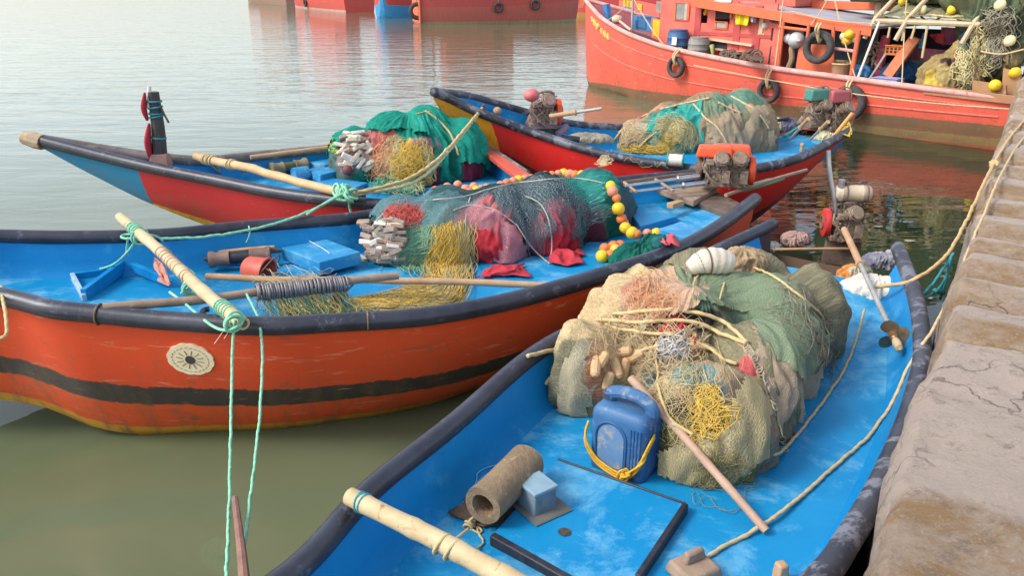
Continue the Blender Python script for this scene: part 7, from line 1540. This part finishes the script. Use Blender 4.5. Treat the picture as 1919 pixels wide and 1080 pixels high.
MB().prism([p1 + n1 * 1.6 + [0, 0, 0.1], p1 - n1 * 1.6 + [0, 0, .1], p1 - n1 * 1.6 + [0, 0, 1.9], p1 + n1 * 1.6 + [0, 0, 1.9]], d1 * .06).build('transom_board', CAB2, B1.root)
p0, p1 = at(720, 38, 0), at(640, 22, 0) * 1.16; p0[2] = p1[2] = 0
B2, d2, n2, R2 = far_trawler('scarlet trawler bow with a bright blue bottom, far background', at(716, 34, 0), at(800, 26, 0), 3.4, 2.9, 2.1, FR, [(.62, (0.02, 0.30, 0.62))], (.4, .8, 2.6, 2.3))
B3, d3, n3, R3 = far_trawler('red trawler lying left of the blue-bottomed one, far background', at(560, 12, 0), at(675, 22, 0), 3.6, 3.0, 2.1, (0.62, 0.08, 0.06), [(.9, (0.6, 0.35, 0.3))], (.4, .8, 2.8, 2.4))
ftyre(B3, fs(574, 4, B3) if True else 0, n3, .4, 'single tyre on the bow of the far red trawler')
B4, d4, n4, R4 = far_trawler('brownish trawler at the left end of the far row', at(470, 4, 0), at(556, 8, 0), 3.4, 2.6, 1.9, (0.42, 0.20, 0.15), [(.85, (0.3, 0.22, 0.16))], (.4, .85, 3.0, 2.4), cabcol=BRN)
B5, d5, n5, R5 = far_trawler('red trawler moored close behind the big trawler', at(1062, 30, 0), at(1300, 34, 0), 3.6, 3.0, 2.1, (0.60, 0.06, 0.07), [(.85, (0.5, 0.25, 0.05))], (.35, .8, 2.6, 2.4))
o = MB().prism([aty(1084, 14, p0[1] if False else 30), aty(1092, 14, 30), aty(1098, -8, 30), aty(1090, -8, 30)], (0, .05, 0)).build('bow_flag', mat('orange_flag', (0.75, 0.12, 0.08), (0.8, 0.35, 0.1), 4, .7), None); tag(o, 'orange red cloth hanging at the bow of the trawler behind', 'flag')

# dark sheet added to stand for the aft deck's shade, wheelhouse, mast and stacked nets on top of the trawler
mb = MB(); tquad(mb, [(1632, 50), (1800, 56), (1800, 130), (1632, 120)], 3.0, .04); mb.build('aft_shade_backing', mat('dark_shade_backing', (0.035, 0.02, 0.035), (0.07, 0.03, 0.05), 2, .8), T)
wc = (A_ + B_) / 2 - TN * 1.9 - TD * 1.3
MB().box(wc + [0, 0, .75], (2.0, 1.2, 1.4), TR).build('wheelhouse', CAB, T, bevel=.02); MB().box(wc + [0, 0, 1.5], (2.6, 2.0, .1), TR).build('wheelhouse_roof', MATS['grey_roof_sheet'], T)
for k in (-.7, 0, .7): MB().box(wc + TD * k + TN * .61 + [0, 0, .95], (.45, .04, .5), TR).build('window', DARK, T)
mp_ = tp(1640, 60, 1.7); MB().bar(mp_ - [0, 0, 1], mp_ + [0, 0, 4.2], .09, 8, .06).build('mast', GREYWOOD, T)
nb = ca_ * .5 + cb_ * .5 - TN * 1.5 + [0, 0, .75]
HP = mound(nb, [(nb + TD * -1.1, (1.1, 1.0, 1.25), 0), (nb + TD * .3, (1.1, .9, 1.5), 0), (nb + TD * -.5 + [0, 0, .9], (.9, .8, .8), 0)], nb[2] - .45, (0.10, 0.12, 0.06), [], k=4, fold=.15, nf=10, lump=.1, fine=.03, rmax=4, res=(160, 80), seed=61)
o = mound_build(HP, 'stacked_net', NET, None); tag(o, 'dark green net stacked high on the canopy of the trawler', 'fishing net')

# rigging and deck clutter of the trawler
for (a_, b_, d0_, d1_, r_) in (((1186, -5), (1135, 40), 1.0, .8, .012), ((1186, -5), (1250, 92), 1.0, .05, .012), ((1470, -20), (1452, 128), .5, .05, .014), ((1560, -20), (1520, 46), .6, .3, .012), ((1560, -20), (1604, 150), .6, .1, .012), ((1700, -20), (1690, 160), .8, .1, .012), ((1790, -10), (1900, 100), .8, .9, .014), ((1480, 20), (1640, 44), .3, .3, .010), ((1838, 96), (1919, 92), .5, .5, .014)):
    MB().tube(catmull([tp(*a_, d0_), (tp(*a_, d0_) + tp(*b_, d1_)) / 2 - [0, 0, .06], tp(*b_, d1_)], 12), r_, 5).build('stay_line', ROPEY, T)
for x, y, w, h, d, m_, lb, nm in ((1400, 108, 26, 10, .30, IRON, 'rusty chain heap on the trawler side deck', 'chain_heap'), (1370, 106, 16, 8, .25, DARKWOOD, 'dark coiled hose on the trawler side deck', 'coiled_hose'), (1640, 100, 14, 26, 1.0, GREASE, 'greasy winch in the dark aft deck of the trawler', 'winch')):
    c = tp(x, y, d); mb = MB()
    for k in range(16): mb.torus(c + TD * U(-.3, .3) * w / 26 + [0, 0, U(-.1, .1) * h / 10], U(.06, .12), .025, frame(NR.randn(3)), 12, 6)
    o = mb.build(nm, m_, None, ang=0); tag(o, lb, 'gear')
c = tp(1575, 134, .32); t = empty('net_basket', c, 'round tan basket behind the trawler rail beside the carton', 'basket'); MB().lathe([(.001, 0), (.14, 0), (.19, .24), (.20, .25), (.17, .24), (.12, .03), (.001, .03)], c - [0, 0, .1], None, 20).build('basket_body', TANWOOD, t); MB().torus(c + [0, 0, .15], .195, .018, None, 22, 6).build('rim', BAMBOO, t)

# clamps where the rubber pipe of the gunwales is joined
for B_, px, py, r_ in ((bB, 178, 590, .058), (bB, 690, 606, .057)):
    h, _ = hit(px, py, B_.rails_b, 0, .9); k = int(np.argmin(np.linalg.norm(B_.L[:, :2] - h[:2], axis=1))); k = min(max(k, 1), len(B_.L) - 2)
    d = B_.L[k + 1] - B_.L[k - 1]; c = B_.L[k - 1] + d * np.clip(((h - B_.L[k - 1]) @ d) / (d @ d), 0, 1) + [0, 0, .012]
    MB().torus(c, r_, .006, frame(d), 20, 6).build('rail_clamp', IRON if B_ is bB else GALV, B_.root)
# a little litter floating in the gap by the quay
for i, (x, y, s_, lb) in enumerate(((1645, 425, .05, 'pale leaf-like scrap floating left of the quay'), (1705, 452, .06, 'larger pale scrap floating by the quay rope'), (1742, 560, .035, 'tiny scrap floating between the rail and the quay'), (1665, 545 - 60, .04, 'small brown scrap floating behind the stern rail'))):
    c = at(x, y, .006); q = [c + np.array([math.cos(a) * s_ * U(.7, 1.4), math.sin(a) * s_ * U(.4, .8), U(0, .006)]) for a in np.linspace(0, 6.28, 9)[:-1]]
    o = MB().prism(q, (0, 0, .004)).build('floating_scrap', mat('wet_scrap', (0.40, 0.40, 0.30), (0.25, 0.22, 0.15), 20, .5), None); tag(o, lb, 'litter')
